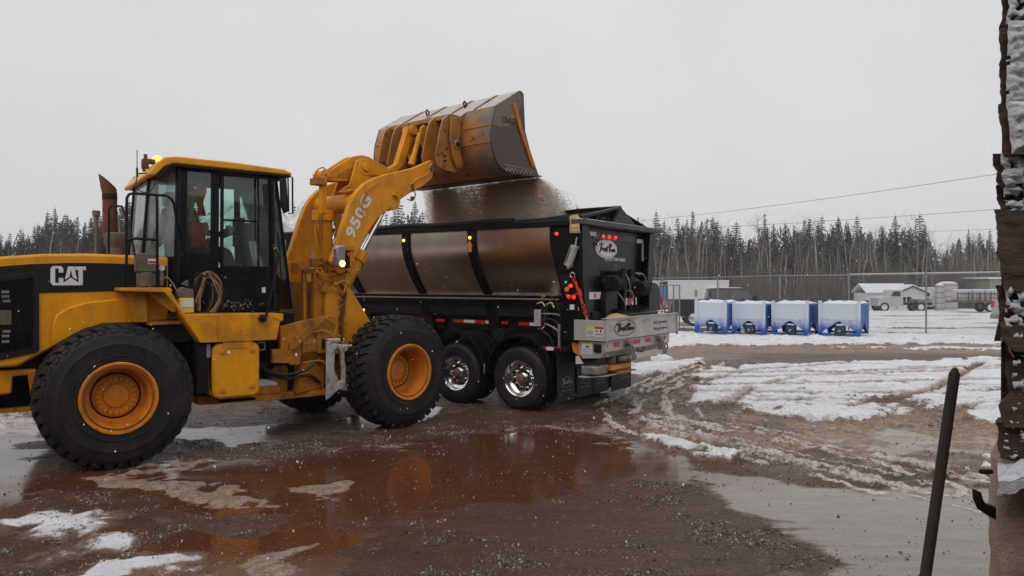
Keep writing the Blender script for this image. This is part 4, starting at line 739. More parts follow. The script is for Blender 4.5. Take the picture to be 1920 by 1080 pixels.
# coupler plates carrying the bucket
for y, w_ in ((-.78, .03), (-.46, .03), (.42, .03), (.68, .03)):
    fpart('coupler_plate', 'bucket', lambda b: b.prism([(1.06, 3.99), (1.03, 4.10), (1.14, 4.55), (1.20, 4.70), (1.30, 4.78), (1.56, 4.80), (1.60, 4.62), (1.56, 4.36), (1.60, 4.18), (1.66, 4.06), (1.62, 3.94), (1.45, 3.86), (1.20, 3.88), (1.10, 3.92)], y - w_ / 2, y + w_ / 2), .008, parent=bk)
fpart('coupler_crossbar', 'bucket', lambda b: (b.box(1.32, 1.50, -.82, .82, 4.72, 4.80), b.box(1.42, 1.56, -.45, .42, 4.46, 4.56)), .01, parent=bk)
fpart('coupler_shade_plate', 'dark', lambda b: b.box(1.46, 1.50, -.60, .60, 3.95, 4.74), .004, parent=bk)  # dark sheet added to paint the shade in the gaps between the coupler plates
fpart('latch_plate', 'bucket', lambda b: (b.prism([(1.30, 4.72), (1.44, 4.72), (1.50, 4.50), (1.44, 4.30), (1.52, 4.14), (1.54, 3.96), (1.44, 3.93), (1.34, 4.1), (1.28, 4.4)], -.88, -.84), b.cyl((1.42, -.90, 4.30), (1.42, -.80, 4.30), .07, n=16)), .006, parent=bk)
fpart('latch_pin', 'dark', lambda b: (b.cyl((1.42, -.92, 4.30), (1.42, -.90, 4.30), .035, n=14), b.cyl((1.20, -.84, 4.10), (1.20, -.825, 4.10), .02), b.cyl((1.20, -.84, 4.02), (1.20, -.825, 4.02), .02), b.cyl((1.24, -.84, 4.22), (1.24, -.825, 4.22), .018)), 0, parent=bk)
fpart('tilt_link', 'boom', lambda b: (b.prism([(.64, 3.80), (.72, 3.78), (1.0, 4.0), (1.20, 4.50), (1.26, 4.60), (1.20, 4.68), (1.10, 4.66), (1.04, 4.50), (.86, 4.02), (.62, 3.88)], -.06, .06), b.cyl((1.18, -.12, 4.60), (1.18, .12, 4.60), .08, n=18)), .012)
fpart('link_tube', 'boom', lambda b: (b.cyl((.98, -.28, 4.0), (1.16, -.28, 4.52), .045), b.cyl((.97, -.28, 3.98), (1.02, -.28, 4.12), .06)), .004, parent=bk)
fpart('link_eye', 'boom', lambda b: b.prism([(1.22, 4.44), (1.21, 4.60), (1.28, 4.69), (1.36, 4.67), (1.40, 4.55), (1.44, 4.30), (1.40, 4.10), (1.34, 4.2)], -.24, -.18), .01, parent=bk)
fpart('link_eye', 'boom', lambda b: b.prism([(1.22, 4.44), (1.21, 4.60), (1.28, 4.69), (1.36, 4.67), (1.40, 4.55), (1.44, 4.30), (1.40, 4.10), (1.34, 4.2)], .18, .24), .01, parent=bk)
# vest and driver, both things of their own
def world(Mx, p): return MR @ (Mx @ Vector(p))
vest = MB(MR)
def cloth(b, x0, x1, z0, z1, y, amp):
    nx_, nz_ = 8, 12; v = []
    for j in range(nz_ + 1):
        for i in range(nx_ + 1):
            t = i / nx_; q = j / nz_; x = x0 + (x1 - x0) * t + .02 * math.sin(q * 7 + t * 2); v.append((x, y + amp * math.sin(t * 9 + q * 4) + .01 * math.cos(q * 13), z0 + (z1 - z0) * q))
    n0 = len(v); v += [(a, c - .012, d_) for a, c, d_ in v]; W_ = nx_ + 1
    f = [(j * W_ + i, j * W_ + i + 1, (j + 1) * W_ + i + 1, (j + 1) * W_ + i) for j in range(nz_) for i in range(nx_)]
    f += [tuple(n0 + k for k in q[::-1]) for q in f]; b.add(v, f)
cloth(vest, .97, 1.075, 2.92, 3.32, -.66, .012); cloth(vest, .90, 1.10, 2.52, 2.84, -.66, .02)
v_ = vest.build('safety_vest', 'hivis'); tag(v_, 'bright orange safety vest hanging inside the rear side window of the cab', 'vest')
k_ = MB(MR); cloth(k_, .88, .96, 2.85, 3.22, -.655, .01); k_.build('vest_strip', 'khaki', v_)
vh = MB(MR); vh.tube([(1.02, -.66, 3.46), (1.02, -.66, 3.33)], .006, 5); vh.build('hanger_cord', 'blackhose', v_)
def person(root, joints, edges, mat):
    me = bpy.data.meshes.new('person'); me.from_pydata([j[0] for j in joints], edges, []); o = bpy.data.objects.new('person', me); C.objects.link(o)
    me.materials.append(M[mat]); sk = o.modifiers.new('skin', 'SKIN'); 
    for i, j in enumerate(joints): me.skin_vertices[0].data[i].radius = (j[1], j[2] if len(j) > 2 else j[1])
    me.skin_vertices[0].data[0].use_root = True; o.modifiers.new('sub', 'SUBSURF').levels = 2; o.modifiers['sub'].render_levels = 2; return o
me_ = bpy.data.meshes.new('x')
if not me_.skin_vertices: pass
def make_person():
    J = [((1.02, 0, 2.50), .15, .17), ((1.0, 0, 2.68), .14, .17), ((.98, 0, 2.88), .13, .19), ((1.0, 0, 3.02), .08, .12), ((1.02, 0, 3.10), .055, .06), ((1.04, 0, 3.17), .085, .075), ((1.05, 0, 3.27), .10, .085), ((1.04, 0, 3.34), .06, .06),
         ((1.0, -.20, 2.98), .065), ((1.12, -.30, 2.74), .05), ((1.38, -.20, 2.72), .04), ((1.50, -.16, 2.80), .035),
         ((1.0, .20, 2.98), .065), ((1.12, .30, 2.74), .05), ((1.30, .28, 2.64), .04), ((1.36, .27, 2.66), .035),
         ((1.05, -.11, 2.48), .10), ((1.48, -.15, 2.50), .075), ((1.58, -.15, 2.12), .055), ((1.70, -.15, 2.06), .045),
         ((1.05, .11, 2.48), .10), ((1.48, .15, 2.50), .075), ((1.58, .15, 2.12), .055), ((1.70, .15, 2.06), .045)]
    E = [(0, 1), (1, 2), (2, 3), (3, 4), (4, 5), (5, 6), (6, 7), (3, 8), (8, 9), (9, 10), (10, 11), (3, 12), (12, 13), (13, 14), (14, 15), (0, 16), (16, 17), (17, 18), (18, 19), (0, 20), (20, 21), (21, 22), (22, 23)]
    me = bpy.data.meshes.new('person'); me.from_pydata([tuple(MR @ Vector(j[0])) for j in J], E, [])
    o = bpy.data.objects.new('person', me); C.objects.link(o); me.materials.append(M['cloth'])
    sk = o.modifiers.new('skin', 'SKIN')
    bpy.context.view_layer.objects.active = o
    if not len(me.skin_vertices): 
        bm = bmesh.new(); bm.from_mesh(me); bm.verts.layers.skin.verify(); bm.to_mesh(me); bm.free()
    for i, j in enumerate(J): me.skin_vertices[0].data[i].radius = (j[1], j[2] if len(j) > 2 else j[1]); me.skin_vertices[0].data[i].use_root = (i == 0)
    s2 = o.modifiers.new('sub', 'SUBSURF'); s2.levels = 1; s2.render_levels = 2
    tag(o, 'operator in dark clothes seated at the wheel behind the cab door window', 'person')
    h = MB(MR); h.lathe([(.0, .10), (.06, .085), (.095, .03), (.10, -.02)], (1.035, 0, 3.27), (0, 0, 1), 16); h.build('cap', 'seat', o)
    f = MB(MR); f.lathe([(.0, .045), (.05, .03), (.068, 0), (.07, -.04)], (1.10, 0, 3.22), (1, 0, 0), 14); f.lathe([(.012, .0), (.0, .025)], (1.15, 0, 3.22), (1, 0, -.2), 8); f.build('face', 'skin', o)
    hd_ = MB(MR); 
    for p in ((1.50, -.16, 2.80), (1.36, .27, 2.66)):
        p = Vector(p); hd_.rbox(p, (.09, .03, .08), (0, .3, 0))
        for k in range(4): hd_.tube([p + Vector((.03, -.0, .03 - .02 * k)), p + Vector((.075, .01, .035 - .02 * k)), p + Vector((.085, .04, .03 - .02 * k))], .010, 5)
        hd_.tube([p + Vector((.0, .0, .03)), p + Vector((.03, .03, .06))], .011, 5)
    hd_.build('hands', 'skin', o)
make_person()
# ------------------------------------------------------------------ live bottom trailer
tr = empty('salt_trailer', (.117, 12.48, 0), R_(145.4), 'long black and aluminium bulk trailer with its spreader box, being loaded with salt', 'trailer')
MT = Matrix.Translation((.117, 12.48, 0)) @ Matrix.Rotation(R_(145.4), 4, 'Z')
def tp(name, mat, fn, bevel=.004, parent=None, **k):
    b = MB(); fn(b); return b.build(name, mat, parent or tr, bevel=bevel, **k)
SP = [(0, 2.965), (0, 2.74), (-.02, 2.62), (-.07, 2.48), (-.15, 2.32), (-.25, 2.16), (-.36, 2.01), (-.50, 1.84)]
W_ = 2.62; XF = 7.6
def skin(b, x0, x1, off, th, sgn=1):
    v = []
    for x in (x0, x1):
        for y, z in SP: v.append((x, (y + off) if sgn > 0 else (-W_ - y - off), z))
        for y, z in SP: v.append((x, (y + off - th) if sgn > 0 else (-W_ - y - off + th), z))
    n = len(SP); f = []
    for i in range(n - 1): f += [(i, i + 1, 2 * n + i + 1, 2 * n + i), (n + i, n + i + 1, 3 * n + i + 1, 3 * n + i), (i, i + 1, n + i + 1, n + i), (2 * n + i, 2 * n + i + 1, 3 * n + i + 1, 3 * n + i)]
    f += [(0, n, 3 * n, 2 * n), (n - 1, 2 * n - 1, 4 * n - 1, 3 * n - 1)]; b.add(v, f)
for x0, x1 in ((-.56, .905), (1.06, 2.405), (2.58, 4.0), (4.17, 5.6), (5.77, 7.2)): tp('side_panel', 'panel', lambda b: skin(b, x0, x1, -.03, .02), 0)
tp('far_side_panel', 'panel', lambda b: skin(b, -.56, 7.2, -.03, .02, -1), 0)
for x in (.905, 2.405, 4.0, 5.6):
    rb = tp('side_rib', 'black', lambda b: skin(b, x, x + .16, .01, .07), .003)
    tp('rib_foot', 'black', lambda b: b.prism([(x - .02, 1.86), (x + .20, 1.86), (x + .0, 1.06), (x - .22, 1.06)], -.60, -.50), .004, parent=rb)
for x, z in ((1.0, 2.842), (2.51, 2.842), (4.08, 2.842)):
    tp('marker_lamp', 'amber_on', lambda b: b.lathe([(.0, .03), (.02, .025), (.028, .0)], (x, .012, z), (0, 1, 0), 14), 0, label='small lit amber marker lamp')
tp('marker_lamp', 'amber_on', lambda b: b.lathe([(.0, .03), (.02, .025), (.028, .0)], (4.02, -.47, 1.54), (0, 1, 0), 14), 0)
tp('arrow_decal', 'orange', lambda b: b.prism([(1.01, 2.80), (1.07, 2.70), (1.04, 2.70), (1.03, 2.60), (.96, 2.60), (.97, 2.70), (.94, 2.70)], .0135, .015), 0)
tp('bulkhead', 'black', lambda b: b.prism([(0, 3.05), (-W_, 3.05), (-W_ + .5, 1.6), (-.5, 1.6)], 7.2, 7.3, 'x'), .01)
tp('top_rail', 'black', lambda b: (b.box(-.95, 7.35, -.05, .03, 2.965, 3.06), b.box(-.95, 7.35, -W_ - .03, -W_ + .05, 2.965, 3.06)), .01)
tp('tarp_roll', 'black_matt', lambda b: (b.tube([(x, .0 + .008 * math.sin(x * 5), 3.085 + .012 * math.sin(x * 3.1)) for x in np.linspace(.1, 7.3, 30)], .045, 10)), 0)
tp('tub_floor', 'dark', lambda b: (b.box(-.9, 7.2, -W_ + .5, -.5, 1.5, 1.8)), 0)
tp('lower_ledge', 'dullsteel', lambda b: (b.box(-.46, 7.2, -.50, -.47, 1.79, 1.815), b.box(-.46, 7.2, -.50, -.465, 1.862, 1.872)), .002)
tp('ledge_panel', 'black', lambda b: b.box(-.76, 7.2, -.56, -.5, 1.64, 1.86), .004)
fr_ = tp('chassis', 'black_matt', lambda b: (b.box(-.9, 7.3, -.80, -.66, 1.02, 1.70), b.box(-.9, 7.3, -1.96, -1.82, 1.02, 1.70), *[b.box(x, x + .1, -1.9, -.7, 1.1, 1.4) for x in (-.8, .6, 2.0, 3.4, 5, 6.6)]), .008)
for x0, x1, d in ((2.20, 3.10, .09), (.80, 1.70, .09), (3.62, 4.5, .09)):
    sk = tp('skirt_panel', 'black', lambda b: b.prism([(x0, 1.66), (x1, 1.66), (x1 + d, 1.24), (x0 - d - .05, 1.22)], -.62, -.58), .003)
tp('skirt_panel', 'black', lambda b: b.box(-.62, .46, -.62, -.58, 1.20, 1.64), .003)
def tape(x0, x1, n, z, y=-.578, first=0):
    w_ = (x1 - x0) / n
    for k in range(n): tp('reflector_strip', 'whitetape' if (k + first) % 2 else 'redtape', lambda b: b.box(x0 + k * w_ + .004, x0 + (k + 1) * w_, y - .0, y + .002, z - .027, z + .027), 0, label='white reflector strip' if (k + first) % 2 else 'red reflector strip')
tape(.62, 1.84, 5, 1.385); tape(2.04, 3.2, 5, 1.385, first=0); tape(-.28, .40, 3, 1.375, first=0); tape(3.6, 4.5, 4, 1.385)
tp('info_label', 'sticker', lambda b: b.box(-.20, -.04, -.577, -.575, 1.42, 1.50), 0)
tp('info_label', 'sticker', lambda b: b.box(-.02, .14, -.62, -.60, 1.11, 1.20), 0); tp('info_label', 'sticker', lambda b: (b.box(-.22, -.04, -.62, -.60, 1.12, 1.18)), 0)
# axles, wheels, mudguards
def truck_wheel(x, y, s):
    rim = MB(); rim.lathe([(r, s * h) for r, h in [(.30, -.02), (.305, .0), (.295, .012), (.282, .004), (.275, -.03), (.265, -.08), (.235, -.10), (.20, -.115), (.15, -.118), (.145, -.095), (.09, -.09), (.085, -.03), (.0, -.03)]], (x, y - .01 * s, .52), (0, 1, 0), 48)
    ro = rim.build('wheel_rim', 'alu', tr, ang=28)
    t = MB(); t.lathe([(r, s * h) for r, h in [(.29, -.02), (.30, .006), (.33, .012), (.40, .025), (.46, .018), (.495, -.01), (.515, -.03), (.515, -.07), (.505, -.075), (.505, -.085), (.515, -.09), (.515, -.14), (.505, -.145), (.505, -.155), (.515, -.16), (.515, -.21), (.505, -.215), (.515, -.225), (.515, -.26), (.49, -.29), (.42, -.31), (.30, -.30)]], (x, y, .52), (0, 1, 0), 48)
    for k in range(60):
        a = 2 * math.pi * k / 60; b2 = a + .05
        for h in (-.03, -.232):
            t.add([(x + r * math.cos(aa), y + s * hh, .52 + r * math.sin(aa)) for r in (.50, .523) for aa in (a, b2) for hh in (h + .012, h - .03)], [(0, 1, 3, 2), (4, 5, 7, 6), (0, 1, 5, 4), (2, 3, 7, 6), (0, 2, 6, 4), (1, 3, 7, 5)])
    t.build('tyre', 'rubber', ro, ang=30)
    for k in range(8):
        a = 2 * math.pi * (k + .5) / 8; c = (x + .215 * math.cos(a), y - s * .117, .52 + .215 * math.sin(a))
        h = MB(); h.cyl(c, (c[0], c[1] + s * .003, c[2]), .027, n=14); h.build('hand_hole', 'dark', ro)
    nb = MB()
    for k in range(10):
        a = 2 * math.pi * k / 10; c = (x + .165 * math.cos(a), y - s * .12, .52 + .165 * math.sin(a)); nb.cyl(c, (c[0], c[1] + s * .035, c[2]), .015, .012, n=6)
    nb.build('wheel_nuts', 'alu', ro)
    hc = MB(); hc.lathe([(.07, s * -.02), (.068, s * .015), (.05, s * .03), (.0, s * .032)], (x, y - s * .02, .52), (0, 1, 0), 20); hc.build('hub_cap', 'grime_box', ro)
    rc = MB(); rc.cyl((x, y + s * .01, .52), (x, y + s * .018, .52), .03, n=12); rc.build('hub_emblem', 'red', ro)
for x in (.0, 1.33):
    truck_wheel(x, -.0, 1); truck_wheel(x, -W_ + .02, -1)
    for yy0 in (-.35, -W_ + .64): tp('inner_tyre', 'rubber', lambda b: b.lathe([(.3, 0), (.48, .01), (.515, -.04), (.515, -.24), (.48, -.29), (.3, -.28)], (x, yy0, .52), (0, 1, 0), 36), 0)
    tp('axle', 'dark', lambda b: b.cyl((x, -.3, .52), (x, -W_ + .3, .52), .065), 0)
    for y0, y1 in ((-.56, .04), (-W_ - .02, -W_ + .56)):
        def fender(b):
            A = [(x + .62 * math.cos(t), .60 + .62 * math.sin(t)) for t in np.linspace(-.06, math.pi + .06, 25)]; B = [(x + .60 * math.cos(t), .60 + .60 * math.sin(t)) for t in np.linspace(-.06, math.pi + .06, 25)]
            b.prism(A + B[::-1], y0, y1)
        fe = tp('mudguard', 'black', fender, 0)
        def rib(b, y, r0=.615, r1=.645, w_=.05):
            A = [(x + r1 * math.cos(t), .60 + r1 * math.sin(t)) for t in np.linspace(-.06, math.pi + .06, 25)]; B = [(x + r0 * math.cos(t), .60 + r0 * math.sin(t)) for t in np.linspace(-.06, math.pi + .06, 25)]
            b.prism(A + B[::-1], y, y + w_)
        tp('mudguard_rib', 'black', lambda b: (rib(b, y0 + .02), rib(b, y0 + .27), rib(b, y1 - .07)), .003, parent=fe)
    tp('suspension', 'dark', lambda b: (b.box(x - .5, x + .5, -.8, -.7, .5, 1.05), b.cyl((x + .2, -.9, .6), (x + .2, -.9, 1.05), .15)), 0)
tp('mudguard_bracket', 'chrome', lambda b: b.box(.66, .685, .03, .05, .56, .72), .003)
tp('landing_leg', 'black_matt', lambda b: (b.box(5.7, 5.85, -.75, -.6, .1, 1.1), b.box(5.62, 5.92, -.83, -.52, 0, .06), b.box(5.7, 5.85, -2.0, -1.85, .1, 1.1), b.box(5.62, 5.92, -2.08, -1.77, 0, .06)), .005)
tp('cross_tank', 'black_matt', lambda b: b.cyl((.67, -.75, 1.18), (.67, -.35, 1.18), .12), .01)
# rear end
tp('rear_side_plate', 'black', lambda b: b.prism([(-.56, 2.97), (-.56, 2.70), (-.62, 2.45), (-.80, 1.85), (-.76, 1.20), (-1.10, 1.15), (-1.22, 1.55), (-1.16, 2.2), (-1.15, 2.99)], -.07, -.03), .006)
tp('rear_side_plate', 'black', lambda b: b.prism([(-.56, 2.97), (-.56, 2.70), (-.62, 2.45), (-.80, 1.85), (-.76, 1.20), (-1.10, 1.15), (-1.22, 1.55), (-1.16, 2.2), (-1.15, 2.99)], -W_ + .03, -W_ + .07), .006)
tp('rear_post', 'black', lambda b: b.prism([(0.0, 2.97), (-.20, 2.97), (-.34, 2.66), (-.50, 2.35), (-.72, 2.02), (-.86, 1.75), (-.92, 1.50), (-.02, 1.50)], -1.17, -1.13, 'x'), .006)
tp('rear_post', 'black', lambda b: b.prism([(-W_ - .06, 2.97), (-W_ + .14, 2.97), (-W_ + .18, 2.6), (-W_ + .24, 2.1), (-W_ + .28, 1.5), (-W_ - .06, 1.5), (-W_ - .13, 1.62), (-W_ - .15, 1.85), (-W_ - .10, 2.02), (-W_ + .02, 2.08)], -1.17, -1.13, 'x'), .01)
tp('rear_beam', 'black_top', lambda b: b.box(-1.24, -1.0, -W_ - .10, .06, 2.975, 3.065), .012) if M.setdefault('black_top', paint('frosted_black_rail', (.05, .05, .055), (.12, .12, .13), .6, .6, snow=.7)) else None
tg = tp('tailgate', 'black', lambda b: b.prism([(-.36, 2.96), (-2.55, 2.96), (-2.40, 1.5), (-1.0, 1.5)], -1.02, -.98, 'x'), .004)
tp('header_plate', 'grime_box', lambda b: b.box(-1.035, -1.02, -2.15, -.62, 2.79, 2.89), .004, parent=tg)
for y in (-.93, -1.14, -1.37): tp('marker_lamp', 'red_on', lambda b: b.lathe([(.0, .03), (.02, .025), (.026, .0)], (-1.037, y, 2.842), (-1, 0, 0), 12), 0, parent=tg, label='small lit red lamp above the oval badge')
tp('reflector_strip', 'whitetape', lambda b: b.box(-1.04, -1.022, -.70, -.42, 2.83, 2.90), 0, parent=tg)
tp('reflector_strip', 'whitetape', lambda b: (b.box(-1.04, -1.022, -2.48, -2.22, 2.79, 2.86), b.box(-1.04, -1.022, -2.50, -2.455, 2.47, 2.79)), 0, parent=tg)
def ellipse(cy, cz, ry, rz, n=40): return [(cy + ry * math.cos(2 * math.pi * k / n), cz + rz * math.sin(2 * math.pi * k / n)) for k in range(n)]
def script_badge(parent, x, cy, cz, ry, rz, face, ink, filled, name='badge', xoff=1):
    """oval badge on a face looking towards -x"""
    if filled:
        b = MB(); b.prism(ellipse(cy, cz, ry, rz), x, x - .004, 'x'); bo = b.build(name, face, parent, smooth=False)
        b = MB(); b.prism(ellipse(cy, cz, ry * .90, rz * .88), x - .004, x - .0055, 'x'); b.build('badge_line', ink, bo, smooth=False); b = MB(); b.prism(ellipse(cy, cz, ry * .87, rz * .84), x - .0055, x - .007, 'x'); b.build('badge_face', face, bo, smooth=False)
    else:
        b = MB(); A = ellipse(cy, cz, ry, rz); Bq = ellipse(cy, cz, ry * .94, rz * .92); n = len(A)
        v = [(x - .003, *p) for p in A] + [(x - .003, *p) for p in Bq]; b.add(v, [(i, (i + 1) % n, n + (i + 1) % n, n + i) for i in range(n)]); bo = b.build(name, ink, parent, smooth=False)
    # brush-script lettering drawn as strokes
    s = MB(); W2 = ry * 1.55; H2 = rz * 1.0
    def st(pts, r=1.0):
        P3 = [(x - .0085, cy + (0.5 - px) * W2, cz + (pz - .42) * H2) for px, pz in pts]; s.tube(smoothp(P3, 4), ry * .030 * r, 5)
    st([(.02, .82), (.12, .93), (.30, .92)]); st([(.19, .92), (.15, .55), (.10, .12), (.06, .08)], 1.3)
    st([(.20, .50), (.23, .46), (.22, .20), (.24, .42), (.29, .50)]); st([(.35, .48), (.31, .34), (.34, .18), (.39, .30), (.36, .48)]); st([(.41, .48), (.40, .22), (.45, .20), (.47, .46), (.47, .18)]); st([(.53, .74), (.51, .24), (.56, .16)]); st([(.47, .56), (.60, .60)])
    st([(.68, .88), (.66, .50), (.64, .10)], 1.3); st([(.62, .84), (.72, .96), (.78, .78), (.68, .54), (.75, .30), (.80, .12)], 1.1); st([(.82, .46), (.81, .18)]); st([(.86, .46), (.87, .18), (.91, .46)]); st([(.93, .30), (.96, .42), (.92, .38), (.93, .18), (.97, .20)]); st([(.985, .44), (.985, .18)], .9)
    s.build('badge_script', ink, bo); return bo
script_badge(tg, -1.021, -1.08, 2.64, .385, .155, 'white', 'stripe', True)
text('LIVE BOTTOM TRAILER', 'lettering', 'white', tg, (-1.022, -1.41, 2.474), (0, -1, 0), (0, 0, 1), .055, .76, off=.02)
tp('gate_lamp', 'chrome', lambda b: b.lathe([(.0, .05), (.03, .04), (.045, .0)], (-1.03, -.72, 2.72), (-1, 0, -.4), 14), 0, parent=tg)
tp('gate_cable', 'blackhose', lambda b: b.tube(smoothp([(-1.05, -.40, 2.95), (-1.12, -.62, 2.95), (-1.12, -.72, 2.86), (-1.08, -.62, 2.72), (-1.06, -.55, 2.5), (-1.06, -.60, 2.35)]), .01, 6), 0, parent=tg)
gp = tp('gate_ram_frame', 'black_matt', lambda b: (b.box(-1.30, -1.05, -1.05, -.66, 1.98, 2.20), b.box(-1.34, -1.05, -1.20, -1.10, 1.62, 2.27), b.box(-1.25, -1.05, -1.70, -1.22, 1.80, 2.17), b.box(-1.32, -1.05, -1.44, -1.40, 1.55, 2.29), b.box(-1.2, -1.05, -.9, -.3, 1.50, 1.62), b.cyl((-1.2, -.6, 2.1), (-1.2, -1.9, 2.1), .05)), .012)
for fn in (lambda b: (b.cyl((-1.32, -.95, 2.06), (-1.32, -.70, 2.06), .12), b.box(-1.4, -1.3, -1.1, -.92, 1.95, 2.2)), lambda b: b.cyl((-1.34, -1.9, 1.98), (-1.34, -1.62, 1.98), .13)): tp('motor', 'dark', fn, .01, parent=gp)
for y in (-1.15, -1.42): tp('filler_cap', 'dark', lambda b: b.cyl((-1.30, y, 2.2), (-1.30, y, 2.31), .04), .01, parent=gp)
for pts in ([(-1.3, -1.25, 2.22), (-1.38, -1.2, 2.1), (-1.36, -1.28, 1.9), (-1.3, -1.35, 1.8)], [(-1.3, -1.6, 2.24), (-1.36, -1.78, 2.22), (-1.38, -1.86, 2.1), (-1.36, -1.82, 1.9)], [(-1.3, -1.15, 1.95), (-1.38, -1.3, 1.93), (-1.38, -1.34, 1.8), (-1.34, -1.26, 1.7)], [(-1.3, -.8, 2.0), (-1.4, -.95, 1.8), (-1.35, -1.1, 1.7)]):
    tp('steel_hose', 'dullsteel', lambda b: b.tube(smoothp(pts), .012, 6), 0, parent=gp)
tp('hose_guard', 'red', lambda b: b.prism([(-1.76, 1.98), (-1.80, 2.10), (-1.84, 2.04), (-1.80, 1.92)], -1.40, -1.38, 'x'), .004, parent=gp)
tp('gate_reflector', 'redtape', lambda b: b.box(-1.345, -1.34, -1.38, -1.20, 1.72, 1.82), 0, parent=gp); tp('gate_reflector', 'whitetape', lambda b: (b.box(-1.345, -1.34, -1.19, -1.15, 1.71, 1.83), b.box(-1.345, -1.34, -1.44, -1.39, 1.71, 1.83), b.box(-1.345, -1.34, -1.56, -1.53, 1.71, 1.83)), 0, parent=gp)
tp('discharge_hood', 'black', lambda b: b.prism([(-1.0, 1.72), (-1.12, 1.72), (-1.50, 1.58), (-1.50, 1.52), (-1.0, 1.50)], -2.1, -.85), .006)
tp('drive_guard', 'black', lambda b: (b.prism(arc(-.78, 1.78, .22, 20, 160, 8) + [(-1.0, 1.5), (-.56, 1.5)], -1.28, -1.15, 'x'),), .01)
tp('drive_guard', 'black', lambda b: (b.prism(arc(-2.45, 1.84, .24, 0, 180, 8) + [(-2.69, 1.58), (-2.21, 1.55)], -1.28, -1.15, 'x'),), .01)
# gabled end of the mesh cover
ng = MB(); 
for k in range(17): ng.tube([(-1.1 + .095 * k, .0, 3.07), (-1.1 + .095 * k, -1.30, 3.33 - .006 * k)], .009, 4)
for k in range(14): ng.tube([(-1.12, -.1 * k, 3.07 + .02 * k), (.45, -.1 * k, 3.07 + .02 * k - .008 * k)], .009, 4)
cv = tp('cover_frame', 'black', lambda b: (b.tube([(-1.14, .0, 3.09), (-1.16, -1.32, 3.345)], .028, 8), b.tube([(-1.16, -1.32, 3.345), (-.4, -1.32, 3.34), (.3, -1.3, 3.30)], .03, 8), b.prism([(-1.05, 3.07), (-1.32, 3.35), (-1.92, 3.07)], -1.17, -1.13, 'x')), .004)
ng.build('cover_mesh', 'black_matt', cv)
tp('cover_tarp', 'black_matt', lambda b: (b.add([(-1.1, -1.32, 3.335), (.3, -1.32, 3.30), (.35, -2.6, 3.07), (-1.1, -2.6, 3.07), (-1.1, -1.32, 3.325), (.3, -1.32, 3.29), (.35, -2.6, 3.06), (-1.1, -2.6, 3.06)], [(0, 1, 2, 3), (4, 5, 6, 7), (0, 1, 5, 4), (1, 2, 6, 5), (2, 3, 7, 6), (3, 0, 4, 7)])), 0, parent=cv)
tp('cover_scraps', 'black_matt', lambda b: [b.tube([(-1.14, -.5 - .12 * k, 3.07), (-1.15, -.58 - .12 * k, 3.16 - .02 * (k % 2)), (-1.13, -.66 - .12 * k, 3.08)], .012, 5) for k in range(4)] and None, 0, parent=cv)
# near side fittings
br = tp('corner_bracket', 'tan', lambda b: (b.prism([(-.97, 3.10), (-1.0, 3.12), (-1.10, 3.13), (-1.14, 3.09), (-1.15, 2.99), (-.98, 2.985)], .03, .05), b.prism([(-.985, 2.94), (-1.15, 2.94), (-1.165, 2.84), (-.99, 2.845)], .05, .07), b.prism([(-.98, 2.985), (-1.15, 2.99), (-1.15, 2.94), (-.985, 2.94)], .04, .06)), .004)
for x, z in ((-1.02, 3.06), (-1.08, 3.06), (-1.02, 2.92), (-1.07, 2.92), (-1.12, 2.92), (-1.02, 2.86), (-1.07, 2.86), (-1.13, 2.86)): tp('bolt_hole', 'dark', lambda b: b.cyl((x, .07 if z < 2.95 else .05, z), (x, .073 if z < 2.95 else .053, z), .010, n=8), 0, parent=br)
tp('air_cylinder', 'galv', lambda b: (b.cyl((-1.055, .02, 2.63), (-.95, .02, 2.36), .055), b.cyl((-1.06, .02, 2.65), (-1.045, .02, 2.605), .075, n=4), b.cyl((-.955, .02, 2.375), (-.935, .02, 2.335), .075, n=4), b.cyl((-1.058, .02, 2.64), (-1.085, .02, 2.78), .014), b.tube([(-1.01, .09, 2.63), (-.90, .09, 2.37)], .006, 5), b.tube([(-1.10, .04, 2.62), (-1.0, .04, 2.35)], .006, 5), b.cyl((-.94, .02, 2.35), (-.93, .02, 2.29), .022)), .003)
tp('side_lamp', 'red_on', lambda b: b.lathe([(.0, .03), (.02, .025), (.028, .0)], (-.693, -.03, 2.851), (0, 1, 0), 12), 0, label='small lit red side lamp')
for x, z in ((-.965, 2.03), (-.93, 1.86), (-1.02, 1.86)): tp('tail_lamp', 'red_on', lambda b: b.lathe([(.0, .025), (.022, .02), (.030, .0)], (x, .0, z), (0, 1, 0), 14), 0, label='lit red tail lamp')
tp('tail_lamp', 'orange', lambda b: b.lathe([(.0, .025), (.035, .02), (.042, .0)], (-.882, -.03, 1.975), (0, 1, 0), 16), 0, label='unlit amber lamp'); tp('pilot_lamp', plain('green_lamp', (.1, .4, .35), .2, 0, .4, (.2, .8, .7)), lambda b: b.cyl((-.87, -.03, 2.09), (-.87, -.01, 2.09), .018), 0)
tp('lamp_plate', 'black_matt', lambda b: b.prism([(-.75, 2.19), (-.94, 2.20), (-.93, 2.03), (-.86, 2.01), (-.80, 2.05)], -.03, -.015), .003)
